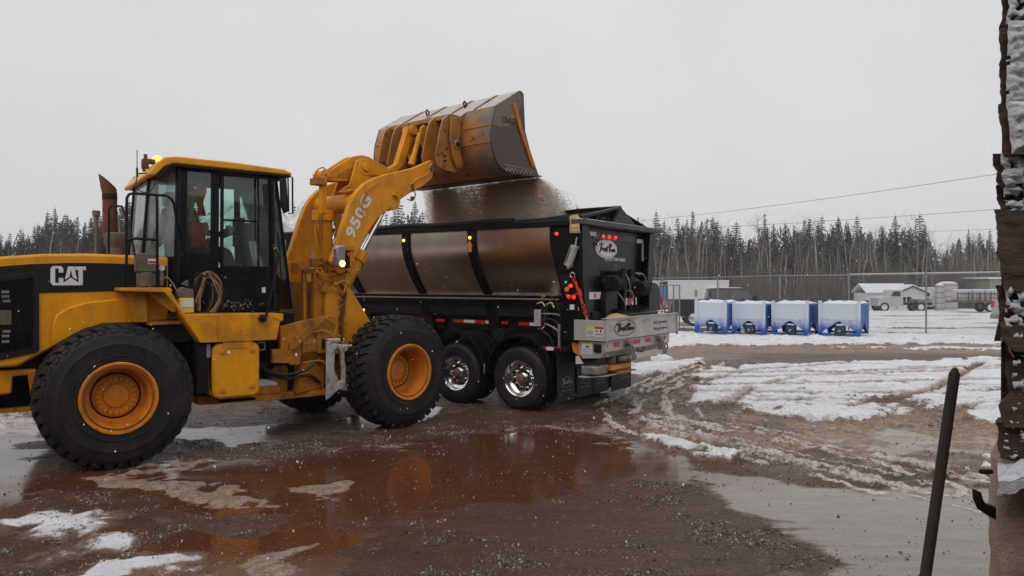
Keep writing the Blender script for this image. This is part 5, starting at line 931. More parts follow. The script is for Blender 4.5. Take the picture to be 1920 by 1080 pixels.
# ratchet binder and chains
def link(b, c, d, r=.035, w_=.012, flip=0):
    c = Vector(c); d = Vector(d).normalized(); s_ = Vector((0, 1, 0)) if flip else d.cross(Vector((0, 1, 0))).normalized()
    b.tube([c + d * r * 1.2 * math.sin(t) + s_ * r * .75 * math.cos(t) for t in np.linspace(0, 2 * math.pi, 11)], w_ * .6, 5)
bd = tp('chain_binder', 'red', lambda b: (b.tube([(-1.06, .02, 2.10), (-1.10, .03, 2.0), (-1.15, .03, 1.88), (-1.19, .03, 1.75)], .022, 8), b.tube([(-.92, .03, 1.84), (-1.02, .03, 1.885), (-1.14, .03, 1.92)], .015, 6), b.cyl((-1.12, .03, 1.98), (-1.16, .03, 1.87), .035, n=8)), 0, label='red ratchet chain binder')
tp('chain', 'red', lambda b: [link(b, (-1.03 - .012 * k, .02, 2.14 - .04 * k), (-.3, 0, -1), .028, .014, k % 2) for k in range(2)] + [link(b, (-1.20 - .013 * k, .02, 1.72 - .043 * k), (-.3, 0, -1), .032, .016, k % 2) for k in range(4)] and None, 0, parent=bd)
tp('chain_hook', 'chrome', lambda b: b.tube(smoothp([(-.97, .0, 2.16), (-.96, .0, 2.21), (-1.0, .0, 2.24), (-1.04, .0, 2.20), (-1.03, .0, 2.16)]), .010, 6), 0, parent=bd)
tp('chain', 'tan', lambda b: [link(b, (-1.255 - .012 * k, .02, 1.55 - .028 * k), (-.3, 0, -1), .018, .008, k % 2) for k in range(7)] and None, 0, parent=bd)
tp('chain', 'red', lambda b: [link(b, (-1.25 - .012 * k, -W_ - .16, 1.78 - .05 * k), (-.3, 0, -1), .04, .02, k % 2) for k in range(2)] + [link(b, (-1.28 - .012 * k, -W_ - .16, 1.68 - .03 * k), (-.3, 0, -1), .02, .008, k % 2) for k in range(5)] and None, 0, label='red hook and chain on the far side')
tp('warning_label', 'sticker', lambda b: b.box(-1.175, -1.17, -.60, -.22, 1.82, 1.93), 0); tp('label_dot', 'red', lambda b: b.cyl((-1.175, -.40, 1.875), (-1.178, -.40, 1.875), .035, n=16), 0)
tp('info_label', 'sticker', lambda b: (b.box(-1.02, -.94, -.02, -.015, 1.66, 1.74)), 0)
# control box and plumbing behind the rear wheels
tp('control_box', 'galv', lambda b: b.box(-.31, -.18, -.58, -.16, 1.405, 1.64), .008)
tp('valve_block', 'black_matt', lambda b: (b.box(-.45, -.32, -.5, -.16, 1.38, 1.70), b.box(-.9, -.45, -.6, -.3, 1.2, 1.75)), .01)
for pts, m in (([(-.35, -.15, 1.85), (-.50, -.12, 1.87), (-.62, -.1, 1.80), (-.70, -.1, 1.66), (-.75, -.1, 1.5)], 'blackhose'), ([(-.25, -.15, 1.74), (-.36, -.12, 1.76), (-.42, -.12, 1.70)], 'tan'), ([(-.45, -.12, 1.73), (-.55, -.1, 1.76), (-.6, -.1, 1.68)], 'tan'), ([(-.38, -.12, 1.58), (-.6, -.1, 1.58), (-.72, -.08, 1.56)], 'dullsteel'), ([(-.38, -.12, 1.48), (-.5, -.1, 1.50), (-.62, -.1, 1.47), (-.95, -.05, 1.28), (-1.0, -.05, 1.15)], 'blackhose'),
                 ([(-.3, -.12, 1.35), (-.4, -.1, 1.30), (-.52, -.1, 1.22), (-.6, -.1, 1.05)], 'blackhose'), ([(-.40, -.12, 1.66), (-.41, -.12, 1.40), (-.35, -.12, 1.33), (-.28, -.12, 1.33)], 'chrome'), ([(-.45, -.1, 1.42), (-.6, -.1, 1.36), (-.72, -.1, 1.28)], 'dullsteel'), ([(-.75, -.1, 1.6), (-.86, -.08, 1.4), (-.98, -.05, 1.35)], 'blackhose')):
    tp('hose', m, lambda b: b.tube(smoothp(pts), .013, 6), 0)
tp('guard_bar', 'dullsteel', lambda b: b.box(-.755, -.72, -.06, -.02, 1.02, 1.42), .004); tp('hose_coupling', 'chrome', lambda b: (b.cyl((-.34, -.14, 1.855), (-.44, -.13, 1.87), .018), b.cyl((-.75, -.06, 1.31), (-.88, -.04, 1.30), .02)), 0)
tp('rear_rail', 'black_matt', lambda b: b.box(-.9, -.35, -.10, -.02, 1.0, 1.07), .006); tape(-.78, -.38, 3, 1.035, y=-.015)
# spreader box
sb = tp('spreader_box', 'galv', lambda b: (b.box(-1.60, -1.05, .025, .045, 1.205, 1.51), b.box(-1.615, -1.595, -2.62, .045, 1.20, 1.53), b.box(-1.60, -1.05, -2.62, -2.60, 1.205, 1.51), b.box(-1.08, -1.05, -2.6, .03, 1.2, 1.45), b.box(-1.60, -1.05, -2.6, .02, 1.20, 1.21)), .004, label='stainless steel salt spreader box')
tp('flange', 'galv', lambda b: (b.box(-1.635, -1.58, -2.65, .07, 1.525, 1.545), b.box(-1.64, -1.60, -2.66, -2.62, 1.16, 1.53), b.box(-1.60, -1.05, .045, .055, 1.198, 1.208)), .003, parent=sb)
tp('lower_hopper', 'galv', lambda b: (b.prism([(-1.10, 1.20), (-1.56, 1.20), (-1.56, 1.06), (-1.44, .93), (-1.17, .91), (-1.10, 1.0)], -.03, -.01), b.prism([(-1.10, 1.20), (-1.56, 1.20), (-1.56, 1.06), (-1.44, .93), (-1.17, .93), (-1.10, 1.0)], -2.42, -2.40), b.box(-1.57, -1.55, -2.42, -.01, 1.045, 1.20), b.prism([(-1.57, 1.05), (-1.57, 1.03), (-1.44, .92), (-1.43, .94)], -2.42, -.01), b.box(-1.12, -1.10, -2.42, -.01, .98, 1.2)), .004, parent=sb)
tp('seam', 'dark', lambda b: (b.box(-1.62, -1.60, -2.62, .0, 1.195, 1.20), b.box(-1.56, -1.10, -.008, -.004, 1.19, 1.2)), 0, parent=sb)
for y, w2 in ((-.06, .02), (-.27, .19), (-.93, .29), (-1.42, .2), (-2.17, .10)): tp('reflector_strip', 'redtape', lambda b: b.box(-1.574, -1.571, y - w2, y, 1.085, 1.155), 0, parent=sb)
tp('reflector_strip', 'redtape', lambda b: b.prism([(-1.545, 1.022), (-1.52, 1.0), (-1.524, .996), (-1.549, 1.018)], -.62, -.28), 0, parent=sb)
script_badge(sb, -1.616, -.575, 1.372, .375, .128, 'galv', 'stripe', False)
text('Salt Spreader', 'lettering', 'stripe', sb, (-1.6175, -1.935, 1.405), (0, -1, 0), (0, 0, 1), .075, .60, off=.015); text('Attachment', 'lettering', 'stripe', sb, (-1.6175, -1.935, 1.305), (0, -1, 0), (0, 0, 1), .062, .60, off=.015)
def sticker(x0, x1, z0, z1, mat, head, y=.046):
    s = tp('warning_label', 'sticker', lambda b: b.box(x0, x1, y, y + .002, z0, z1), 0, parent=sb)
    return s
def sub(name, mat, fn): tp(name, mat, fn, 0, parent=sb)
sticker(-1.405, -1.26, 1.272, 1.405, 0, 0); sub('label_heading', 'sticker_y', lambda b: b.box(-1.405, -1.26, .048, .0495, 1.362, 1.405)); sticker(-1.56, -1.41, 1.262, 1.41, 0, 0); sub('label_heading', 'red', lambda b: b.box(-1.56, -1.41, .048, .0495, 1.378, 1.41))
sub('label_print', 'stripe', lambda b: [b.box(-1.395, -1.27, .048, .049, z, z + .004) for z in (1.345, 1.335, 1.325, 1.312, 1.302, 1.292)] + [b.box(-1.55, -1.42, .048, .049, z, z + .004) for z in (1.31, 1.30, 1.29, 1.28)] + [b.box(-1.46, -1.43, .048, .049, 1.335, 1.36), b.box(-1.53, -1.50, .048, .049, 1.33, 1.365)] and None)
sticker(-1.345, -1.165, .985, 1.175, 0, 0, -.004); sub('label_heading', 'sticker_y', lambda b: b.box(-1.345, -1.165, -.002, -.0005, 1.14, 1.175)); sub('label_print', 'stripe', lambda b: [b.box(-1.33, -1.18, -.002, -.001, z, z + .004) for z in (1.065, 1.05, 1.035, 1.02, 1.005)] + [b.prism([(-1.22, 1.10), (-1.24, 1.085), (-1.28, 1.085), (-1.30, 1.10), (-1.28, 1.115), (-1.26, 1.10), (-1.24, 1.115)], -.002, -.001)] and None)
text('WARNING', 'label_lettering', 'stripe', sb, (-1.255, .0002, 1.157), (-1, 0, 0), (0, 0, 1), .014, .10, off=.02)
sub('socket_box', 'black_matt', lambda b: b.box(-1.50, -1.385, -.01, .03, 1.02, 1.145)); sub('latch', 'galv', lambda b: (b.tube([(-1.62, -.06, 1.47), (-1.64, -.06, 1.44), (-1.64, -.06, 1.34)], .006, 5), b.tube([(-1.62, -.13, 1.45), (-1.64, -.13, 1.42), (-1.64, -.13, 1.34)], .006, 5), b.tube([(-1.62, -2.5, 1.45), (-1.64, -2.52, 1.40), (-1.64, -2.5, 1.34)], .006, 5)))
sub('rope_loop', 'dullsteel', lambda b: b.tube(smoothp([(-1.63, -1.15, 1.47), (-1.65, -1.28, 1.49), (-1.65, -1.40, 1.46), (-1.64, -1.28, 1.44)]), .008, 5))
for y in (-.66, -1.86):
    sub('step_arm', 'dullsteel', lambda b: (b.prism([(-1.58, 1.17), (-1.66, 1.15), (-1.74, .90), (-1.70, .86), (-1.62, .90)], y, y + .02), b.prism([(-1.58, 1.17), (-1.66, 1.15), (-1.74, .90), (-1.70, .86), (-1.62, .90)], y - .08, y - .06), b.box(-1.68, -1.58, y - .08, y + .02, 1.08, 1.12)))
sub('step_board', 'galv', lambda b: (b.box(-1.70, -1.52, -1.90, -.60, .895, .915), b.box(-1.705, -1.69, -1.90, -.60, .88, .95)))
sub('cable_loop', 'blackhose', lambda b: (b.tube(smoothp([(-1.58, -1.1, 1.0), (-1.6, -1.2, .95), (-1.6, -1.3, .98), (-1.58, -1.36, 1.02)]), .012, 5), b.tube(smoothp([(-1.58, -2.10, .97), (-1.60, -2.2, 1.02), (-1.60, -2.28, .95), (-1.58, -2.2, .90), (-1.58, -2.1, .95)]), .012, 5)))
sp = tp('spinner', 'orange', lambda b: (b.box(-1.46, -1.22, -1.10, -.42, .70, .78), b.lathe([(.26, 0), (.27, .01), (.05, .03), (.05, .12)], (-1.30, -.85, .655), (0, 0, 1), 24)), .01, label='orange spinner disc and deflector')
tp('spinner_housing', 'dullsteel', lambda b: (b.box(-1.40, -1.12, -.42, -.05, .66, .79), b.cyl((-1.3, -.7, .78), (-1.3, -.7, .92), .08), b.box(-1.40, -1.2, -1.1, -.8, .80, .87)), .02, parent=sp)
tp('spinner_plate', 'galv', lambda b: b.prism([(-1.10, .0), (-1.10, -1.0), (-1.34, -1.44), (-1.42, -1.40), (-1.42, -.3), (-1.2, .02)], .615, .635, 'z'), .003, parent=sp)
tp('orange_bracket', 'orange', lambda b: b.prism([(-.92, 1.14), (-1.08, 1.14), (-1.12, .96), (-1.06, .93), (-.95, 1.0)], -.12, -.10), .004); tp('folded_label', 'sticker', lambda b: b.prism([(-1.0, .93), (-1.06, .94), (-1.14, .82), (-1.0, .81)], -.10, -.098), 0)
tp('discharge_chute', 'tan', lambda b: b.prism([(-1.1, 1.2), (-1.4, 1.2), (-1.3, .9), (-1.2, .9)], -1.2, -.6), .01)
sb_salt = tp('salt_load', 'tan', lambda b: b.lathe([(0, .09), (.15, .06), (.3, .0)], (-1.35, -.8, 1.50), (0, 0, 1), 20), 0, parent=sb)
# mud flaps
for k, (y0, y1, z0) in enumerate(((.06, -.50, .20), (-.52, -1.06, .20), (-1.12, -1.66, .20), (-1.74, -2.52, .17))):
    fl = tp('mud_flap', 'rubber2', lambda b: b.box(-.76 - (.02 if k % 2 else 0), -.748 - (.02 if k % 2 else 0), y1, y0, z0, 1.02 if k < 3 else .86), .003)
    script_badge(fl, -.765 - (.02 if k % 2 else 0), (y0 + y1) / 2 if k < 3 else -2.25, .50, .19, .085, 'white', 'dullsteel', False)
    text('TROUT RIVER', 'lettering', 'dullsteel', fl, (-.763 - (.02 if k % 2 else 0), (y0 + y1) / 2 if k < 3 else -2.25, .36), (0, -1, 0), (0, 0, 1), .028, .30)
tp('flap_hanger', 'black_matt', lambda b: b.box(-.76, -.70, -2.55, .06, 1.0, 1.05), .004)
tp('cross_member', 'dark', lambda b: b.box(-.95, -.6, -2.2, -.4, .8, 1.5), .01)

# salt: the heap in the trailer and the falling stream, both uncountable
def grainmat(name, c1, c2):
    m, nt, p = base(name); oi = noise(nt, 2.2, 5, .6); 
    at = N(nt, 'ShaderNodeAttribute', attribute_name='tone')
    nt.links.new(mixc(nt, at.outputs['Fac'], c1, c2), p.inputs['Base Color']); p.inputs['Roughness'].default_value = .6
    tl = N(nt, 'ShaderNodeBsdfTranslucent'); mx = N(nt, 'ShaderNodeMixShader'); mx.inputs[0].default_value = .7 if name == 'road_salt' else .15; o = nt.nodes['Material Output']
    nt.links.new(p.inputs['Base Color'].links[0].from_socket, tl.inputs[0]); nt.links.new(p.outputs[0], mx.inputs[1]); nt.links.new(tl.outputs[0], mx.inputs[2]); nt.links.new(mx.outputs[0], o.inputs[0])   # salt crystals let light through
    return m
M['salt'] = grainmat('road_salt', (.97, .78, .60), (.99, .97, .94))
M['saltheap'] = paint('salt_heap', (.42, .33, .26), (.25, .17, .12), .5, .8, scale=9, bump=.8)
rs = np.random.RandomState(3)
def w2(x, y, z, Mx): a = np.stack([x, y, z, np.ones_like(x)], 0); return (np.array(Mx) @ a)[:3].T
MFW = MR @ MF
nG = 380000
# stream: starts along the cutting edge (front-frame y), slides forward and falls into the tub
ye = rs.uniform(-1.46, 1.46, nG); tt = rs.rand(nG) ** .8
dens = .12 + 1.5 * np.clip(vnoise(ye * 2.1 + 9, ye * 0 + 3.3, 4) - .2, 0, 1) * (.45 + .55 * vnoise(ye * 9, tt * 2.2 + ye * 2, 8)); dens = np.maximum(dens, (ye < -1.0) * .95); dens *= np.where(ye > 1.2, .45, 1)
keep = rs.rand(nG) < dens; ye = ye[keep]; tt = tt[keep]; n_ = len(ye)
fw = rs.gamma(2.0, .055, n_) * (1 + 1.9 * np.clip((-ye - .8) * 1.6, 0, 1)); spread = rs.normal(0, .012, n_) * (1 + 2.5 * tt)
xe = 2.74 + (fw + .03) * np.sqrt(tt) * 1.35 + spread; ze = 3.865 - (.68) * tt * (1 + .0 * fw) - rs.rand(n_) * .02
yy = ye + rs.normal(0, .02, n_) * tt - .16 * np.clip(-ye - 1.0, 0, 1) * tt
Pst = w2(xe, yy, ze, MFW)
tone = np.clip(.25 + .75 * vnoise(ye * 3.1 + 4, tt * 1.6 + ye, 15) - .3 * (1 - tt) + rs.normal(0, .15, n_) + .4 * (fw > .22), 0, 1)
def grains(name, P_, size, tone_, mat):
    n = len(P_); D = np.array([(1, 1, 1), (-1, -1, 1), (-1, 1, -1), (1, -1, -1)], float)
    A = rs.normal(size=(n, 3)); A /= np.linalg.norm(A, axis=1)[:, None]; B_ = np.cross(A, rs.normal(size=(n, 3))); B_ /= np.linalg.norm(B_, axis=1)[:, None]; Cc = np.cross(A, B_)
    Rm = np.stack([A, B_, Cc], 1); V = P_[:, None, :] + np.einsum('kj,njc->nkc', D, Rm) * size[:, None, None] * .5
    F = np.array([(0, 1, 2), (0, 3, 1), (0, 2, 3), (1, 3, 2)]); Fi = (np.arange(n)[:, None, None] * 4 + F).reshape(-1)
    me = bpy.data.meshes.new(name); me.vertices.add(4 * n); me.vertices.foreach_set('co', V.astype(np.float32).ravel()); me.loops.add(len(Fi)); me.loops.foreach_set('vertex_index', Fi.astype(np.int32)); me.polygons.add(len(Fi) // 3); me.polygons.foreach_set('loop_start', np.arange(0, len(Fi), 3, dtype=np.int32)); me.update(calc_edges=True)
    at = me.attributes.new('tone', 'FLOAT', 'POINT'); at.data.foreach_set('value', np.repeat(tone_, 4).astype(np.float32)); me.materials.append(M[mat]); o = bpy.data.objects.new(name, me); C.objects.link(o); return o
o = grains('falling_salt', Pst, rs.uniform(.005, .0135, n_), tone, 'salt'); tag(o, 'brownish road salt pouring from the bucket lip into the trailer', 'road salt', kind='stuff')
hx = np.linspace(-.6, 4.6, 90); hy = np.linspace(-2.4, -.15, 40); HX, HY = np.meshgrid(hx, hy)
HZ_ = 2.55 + .62 * np.exp(-((HY + .85) / .55) ** 2) * sst(-.4, .5, HX) * (1 - sst(3.3, 4.4, HX)) + .06 * fbm(HX, HY, 6, 4, 5)
q = w2(HX.ravel(), HY.ravel(), HZ_.ravel(), MT)
hp = sheet('salt_heap', q[:, 0].reshape(HX.shape), q[:, 1].reshape(HX.shape), q[:, 2].reshape(HX.shape), M['saltheap'], {}); tag(hp, 'heap of road salt inside the trailer under the falling stream', 'road salt', kind='stuff')
# ------------------------------------------------------------------ salt bins in a row
M['blue'] = paint('blue_bin_paint', (.008, .10, .38), (.02, .04, .09), .5, .45, scale=3)
def snowyblue():
    m, nt, p = base('blue_bin_front'); n = noise(nt, 5, 7, .7); n2 = noise(nt, 40, 5, .7)
    tc = N(nt, 'ShaderNodeTexCoord'); sx = N(nt, 'ShaderNodeSeparateXYZ'); nt.links.new(tc.outputs['Object'], sx.inputs[0])
    h = mathn(nt, 'ADD', mathn(nt, 'MULTIPLY', sx.outputs[2], .9), mathn(nt, 'MULTIPLY', n, .7))
    f = ramp(nt, mathn(nt, 'ADD', h, mathn(nt, 'MULTIPLY', n2, .15)), .62, 1.15, c0=(.02, .02, .02, 1), c1=(.95, .95, .95, 1))
    nt.links.new(mixc(nt, f, (.008, .085, .38), (.55, .60, .67)), p.inputs['Base Color']); p.inputs['Roughness'].default_value = .7; return m
M['bluesnow'] = snowyblue(); M['bluedark'] = paint('grimy_blue', (.012, .055, .17), (.012, .014, .02), .6, .6)
def bin_(x, y, rz, label, s=1.0):
    t = empty('salt_bin', (x, y, gz(x, y)), rz, label, 'steel bin', 'blue steel bins lined up in front of the fence')
    W2, D2, H2 = 1.36 * s, 1.7, 1.22
    def bp(name, mat, fn, bevel=.006): b = MB(); fn(b); o = b.build(name, mat, t, bevel=bevel); return o
    # front wall with the V-shaped notch (hopper bottom)
    prof = [(-W2 / 2, .06), (-W2 / 2, H2), (W2 / 2, H2), (W2 / 2, .06), (W2 / 2 - .13, .06), (W2 / 2 - .15, .16), (.10, .50), (0, .55), (-.10, .50), (-W2 / 2 + .15, .16), (-W2 / 2 + .13, .06)]
    bp('front_wall', 'bluesnow', lambda b: b.prism(prof, -D2 / 2, -D2 / 2 + .03))
    bp('rear_wall', 'blue', lambda b: b.prism(prof, D2 / 2 - .03, D2 / 2))
    sp_ = [(-D2 / 2 + .03, .06), (-D2 / 2 + .03, H2), (D2 / 2 - .03, H2), (D2 / 2 - .03, .06), (D2 / 2 - .12, .06), (.05, .5), (-D2 / 2 + .12, .06)]
    for s_ in (-1, 1): bp('side_wall', 'blue', lambda b: b.prism(sp_, s_ * W2 / 2 - .015 * (1 + s_), s_ * W2 / 2 + .015 * (1 - s_), 'x'))
    bp('rim_bar', 'bluesnow', lambda b: b.box(-W2 / 2 - .02, W2 / 2 + .02, -D2 / 2 - .012, -D2 / 2 + .0, .60, .625))
    for sx_, sy in ((-1, -1), (1, -1), (-1, 1), (1, 1)): bp('corner_post', 'blue' if sx_ > 0 and sy > 0 else 'bluesnow', lambda b: b.box(sx_ * (W2 / 2 - .05) - .06, sx_ * (W2 / 2 - .05) + .06, sy * (D2 / 2 - .0) - .06, sy * (D2 / 2 - .0) + .06, 0, H2 + .10), .01)
    bp('gate', 'bluedark', lambda b: (b.box(-.14, .14, -D2 / 2 + .08, -D2 / 2 + .4, .08, .36), b.box(-.18, -.15, -D2 / 2 + .05, -D2 / 2 + .3, .06, .38), b.box(.15, .18, -D2 / 2 + .05, -D2 / 2 + .3, .06, .38)))
    bp('gate_wheel', 'dullsteel', lambda b: b.cyl((0, -D2 / 2 + .0, .18), (0, -D2 / 2 + .05, .18), .06))
    bp('gate_snow', 'snow', lambda b: b.prism([(-.17, .385), (-.1, .44), (.1, .44), (.17, .385)], -D2 / 2 + .05, -D2 / 2 + .25), .02)
    bp('skid', 'blue', lambda b: b.box(-W2 / 2, -.3, -D2 / 2 - .06, -D2 / 2 + .06, .02, .10)); bp('skid', 'blue', lambda b: b.box(.3, W2 / 2, -D2 / 2 - .06, -D2 / 2 + .06, .02, .10)); bp('skid', 'blue', lambda b: b.box(-W2 / 2, W2 / 2, D2 / 2 - .06, D2 / 2 + .06, .02, .10))
    def cap(b):
        nx_, ny_ = 16, 12; v = []
        for j in range(ny_ + 1):
            for i in range(nx_ + 1):
                u_ = i / nx_ * 2 - 1; q_ = j / ny_ * 2 - 1; e = max(abs(u_), abs(q_)); v.append((u_ * (W2 / 2 + .01), q_ * (D2 / 2 + .01), H2 - .03 + .10 * (1 - e ** 6) + .03 * math.sin(u_ * 5 + x) * math.cos(q_ * 4)))
        b.add(v, [(j * 17 + i, j * 17 + i + 1, (j + 1) * 17 + i + 1, (j + 1) * 17 + i) for j in range(ny_) for i in range(nx_)])
    bp('snow_cap', 'snow', cap, 0)
    return t
ang = R_(-16)
bx = []
for cx_, cy_, s_ in ((7.30, 30.6, .93), (8.72, 30.35, .93), (10.12, 29.9, 1.0), (11.72, 29.3, 1.06)):
    a_ = R_(-34); w2_, d2_ = 1.36 * s_ / 2, 1.7 / 2; bx.append((cx_ + w2_ * math.cos(a_) - d2_ * math.sin(a_), cy_ + w2_ * math.sin(a_) + d2_ * math.cos(a_)))
for (x, y), lb, s in zip(bx, ('snow-coated blue steel bin nearest the trailer, leftmost of the row', 'second snow-coated blue steel bin from the trailer', 'third blue steel bin of the row, with a bare blue strip at its right edge', 'rightmost blue steel bin, its bare blue side wall showing'), (.93, .93, 1.0, 1.08)): bin_(x, y, R_(-34), lb, s)
for k in range(26):
    x = rnd.uniform(6.5, 14.2); y = 29.2 - (x - 6.5) * .26 - rnd.uniform(.3, 1.0) ; r = rnd.uniform(.08, .22)
    if k > 20: x, y = rnd.uniform(1.8, 4.2), rnd.uniform(19.5, 22); r *= 1.3
    b = MB(); v = []; n1, n2 = 6, 9
    for i in range(n1):
        for j in range(n2): a = 2 * math.pi * j / n2; e = math.pi / 2 * i / (n1 - 1); rr = r * (1 + rnd.uniform(-.22, .22)); v.append((x + rr * 1.5 * math.cos(e) * math.cos(a), y + rr * math.cos(e) * math.sin(a), gz(x, y) - .02 + rr * .8 * math.sin(e)))
    b.add(v, [(i * n2 + j, i * n2 + (j + 1) % n2, (i + 1) * n2 + (j + 1) % n2, (i + 1) * n2 + j) for i in range(n1 - 1) for j in range(n2)])
    o = b.build('snow_lump', 'snow', ang=60); tag(o, 'white lump of ploughed snow lying in front of the blue bins' if k <= 20 else 'white lump of ploughed snow on the road right of the trailer', 'snow lump', 'snow lumps in front of the bins' if k <= 20 else 'snow lumps on the road')
# ------------------------------------------------------------------ chain-link fence
M['fence'] = plain('galvanised_fence', (.28, .29, .30), .45, .6)
M['wire'] = plain('galvanised_wire', (.24, .245, .25), .5, .4)
A0 = Vector((16.72, 31.0)); d0 = Vector((-9.2, 7.5)).normalized(); step = 3.0
fp_ = []
for k in range(-2, 8):
    p = A0 + d0 * (2.97 * k); fp_.append((p.x, p.y, float(slope(np.array(p.y)))))
fe = empty('chain_link_fence', (fp_[0][0], fp_[0][1], fp_[0][2]), 0, 'tall galvanised chain link fence crossing the yard behind the blue bins', 'fence')
o_ = Vector(fp_[0])
for i, p in enumerate(fp_):
    b = MB(); q = Vector(p) - o_; b.cyl(q, q + Vector((0, 0, 2.52)), .036, n=10); b.lathe([(.045, 0), (.045, .03), (.0, .06)], q + Vector((0, 0, 2.50)), (0, 0, 1), 10); b.build('post', 'fence', fe)
b = MB(); b.tube([Vector(p) - o_ + Vector((0, 0, 2.46 + .02 * math.sin(i * 2))) for i, p in enumerate(fp_)], .026, 8); b.build('top_rail', 'fence', fe)
b = MB(); b.tube([Vector(p) - o_ + Vector((0, 0, 2.495)) for p in fp_[:4]], .014, 6); b.build('rail_snow', 'snow', fe)
a_ = Vector(fp_[0]) - o_; e_ = Vector(fp_[-1]) - o_; L = (e_ - a_).length; U = (e_ - a_) / L; hgt = 2.42; b = MB(); s_ = .085; n_w = int((L + hgt) / s_)
for k in range(n_w):
    for dr_ in (1, -1):
        s0 = k * s_ - (hgt if dr_ > 0 else 0); s1 = s0 + hgt * dr_ if dr_ > 0 else s0 - hgt; z0, z1 = 0, hgt
        if dr_ > 0:
            if s0 < 0: z0 = -s0; s0 = 0
            if s1 > L: z1 -= s1 - L; s1 = L
        else:
            if s1 < 0: z1 += s1; s1 = 0
            if s0 > L: z0 = s0 - L; s0 = L
        if z1 - z0 < .1: continue
        p0 = a_ + U * s0 + Vector((0, .012 * dr_, z0)); p1 = a_ + U * s1 + Vector((0, .012 * dr_, z1)); b.cyl(p0, p1, .0027, n=3, cap=False)
o = b.build('wire_mesh', 'wire', fe, smooth=False); o['kind'] = 'stuff'
# swing gate frame leaning out at the far end
gt = empty('fence_gate', (7.5, 36.2, 0), R_(10), 'open chain link gate leaf beside the trailer in front of the dark pickup', 'gate')
b = MB(); zb = -.12
for x in (0, .42, .72): b.cyl((x - .3, 0, zb), (x - .3, 0, 2.1 + zb), .035, n=8)
b.cyl((-1.6, 0, zb), (-1.6, 0, 2.1 + zb), .03, n=8); b.cyl((-1.6, 0, 2.08 + zb), (.42, 0, 2.08 + zb), .025, n=8); b.cyl((-1.6, 0, .2 + zb), (.42, 0, .2 + zb), .025, n=8); b.build('gate_frame', 'fence', gt)
b = MB()
for k in range(22):
    x = -1.6 + k * .09
    for d_ in (1, -1):
        xe_ = x + d_ * 1.85; z1 = 2.05
        if xe_ > .42: z1 = .2 + (.42 - x); xe_ = .42
        if xe_ < -1.6: z1 = .2 + (x + 1.6); xe_ = -1.6
        if z1 > .3: b.cyl((x, .01 * d_, .2 + zb), (xe_, .01 * d_, z1 + zb), .0045, n=3, cap=False)
o = b.build('gate_mesh', 'wire', gt, smooth=False); o['kind'] = 'stuff'
# ------------------------------------------------------------------ vehicles behind the fence
M['carblue'] = paint('dark_blue_car_paint', (.006, .009, .020), (.03, .03, .033), .3, .3, coat=.2, snow=.1, spec=.3)
M['carwhite'] = paint('white_car_paint', (.42, .43, .45), (.2, .19, .18), .5, .3, coat=.5, snow=.4)
M['offwhite'] = paint('white_siding', (.60, .60, .59), (.35, .33, .30), .3, .6, snow=.6)
M['grey_roof'] = paint('snow_covered_roof', (.30, .30, .31), (.2, .2, .2), .3, .7, snow=1)
def small_wheel(root, x, y, r, s, rim='alu', w=.24):
    b = MB(); b.lathe([(r * .60, 0), (r * .7, s * .01), (r * .95, -s * .0), (r, -s * .03), (r, -s * (w - .03)), (r * .9, -s * w), (r * .5, -s * w)], (x, y, r), (0, 1, 0), 24); t = b.build('wheel', 'rubber', root)
    b = MB(); b.lathe([(r * .60, -s * .01), (r * .55, -s * .02), (r * .50, -s * .05), (r * .15, -s * .02), (0, -s * .015)], (x, y, r), (0, 1, 0), 24); b.build('rim', rim, t)
def loft(b, secs):
    """secs: list of (x, [(y,z)...]) rings"""
    n = len(secs[0][1]); v = [(x, y, z) for x, r in secs for y, z in r]
    f = [(i * n + k, i * n + (k + 1) % n, (i + 1) * n + (k + 1) % n, (i + 1) * n + k) for i in range(len(secs) - 1) for k in range(n)]
    f += [tuple(range(n))[::-1], tuple(range((len(secs) - 1) * n, len(secs) * n))]; b.add(v, f)
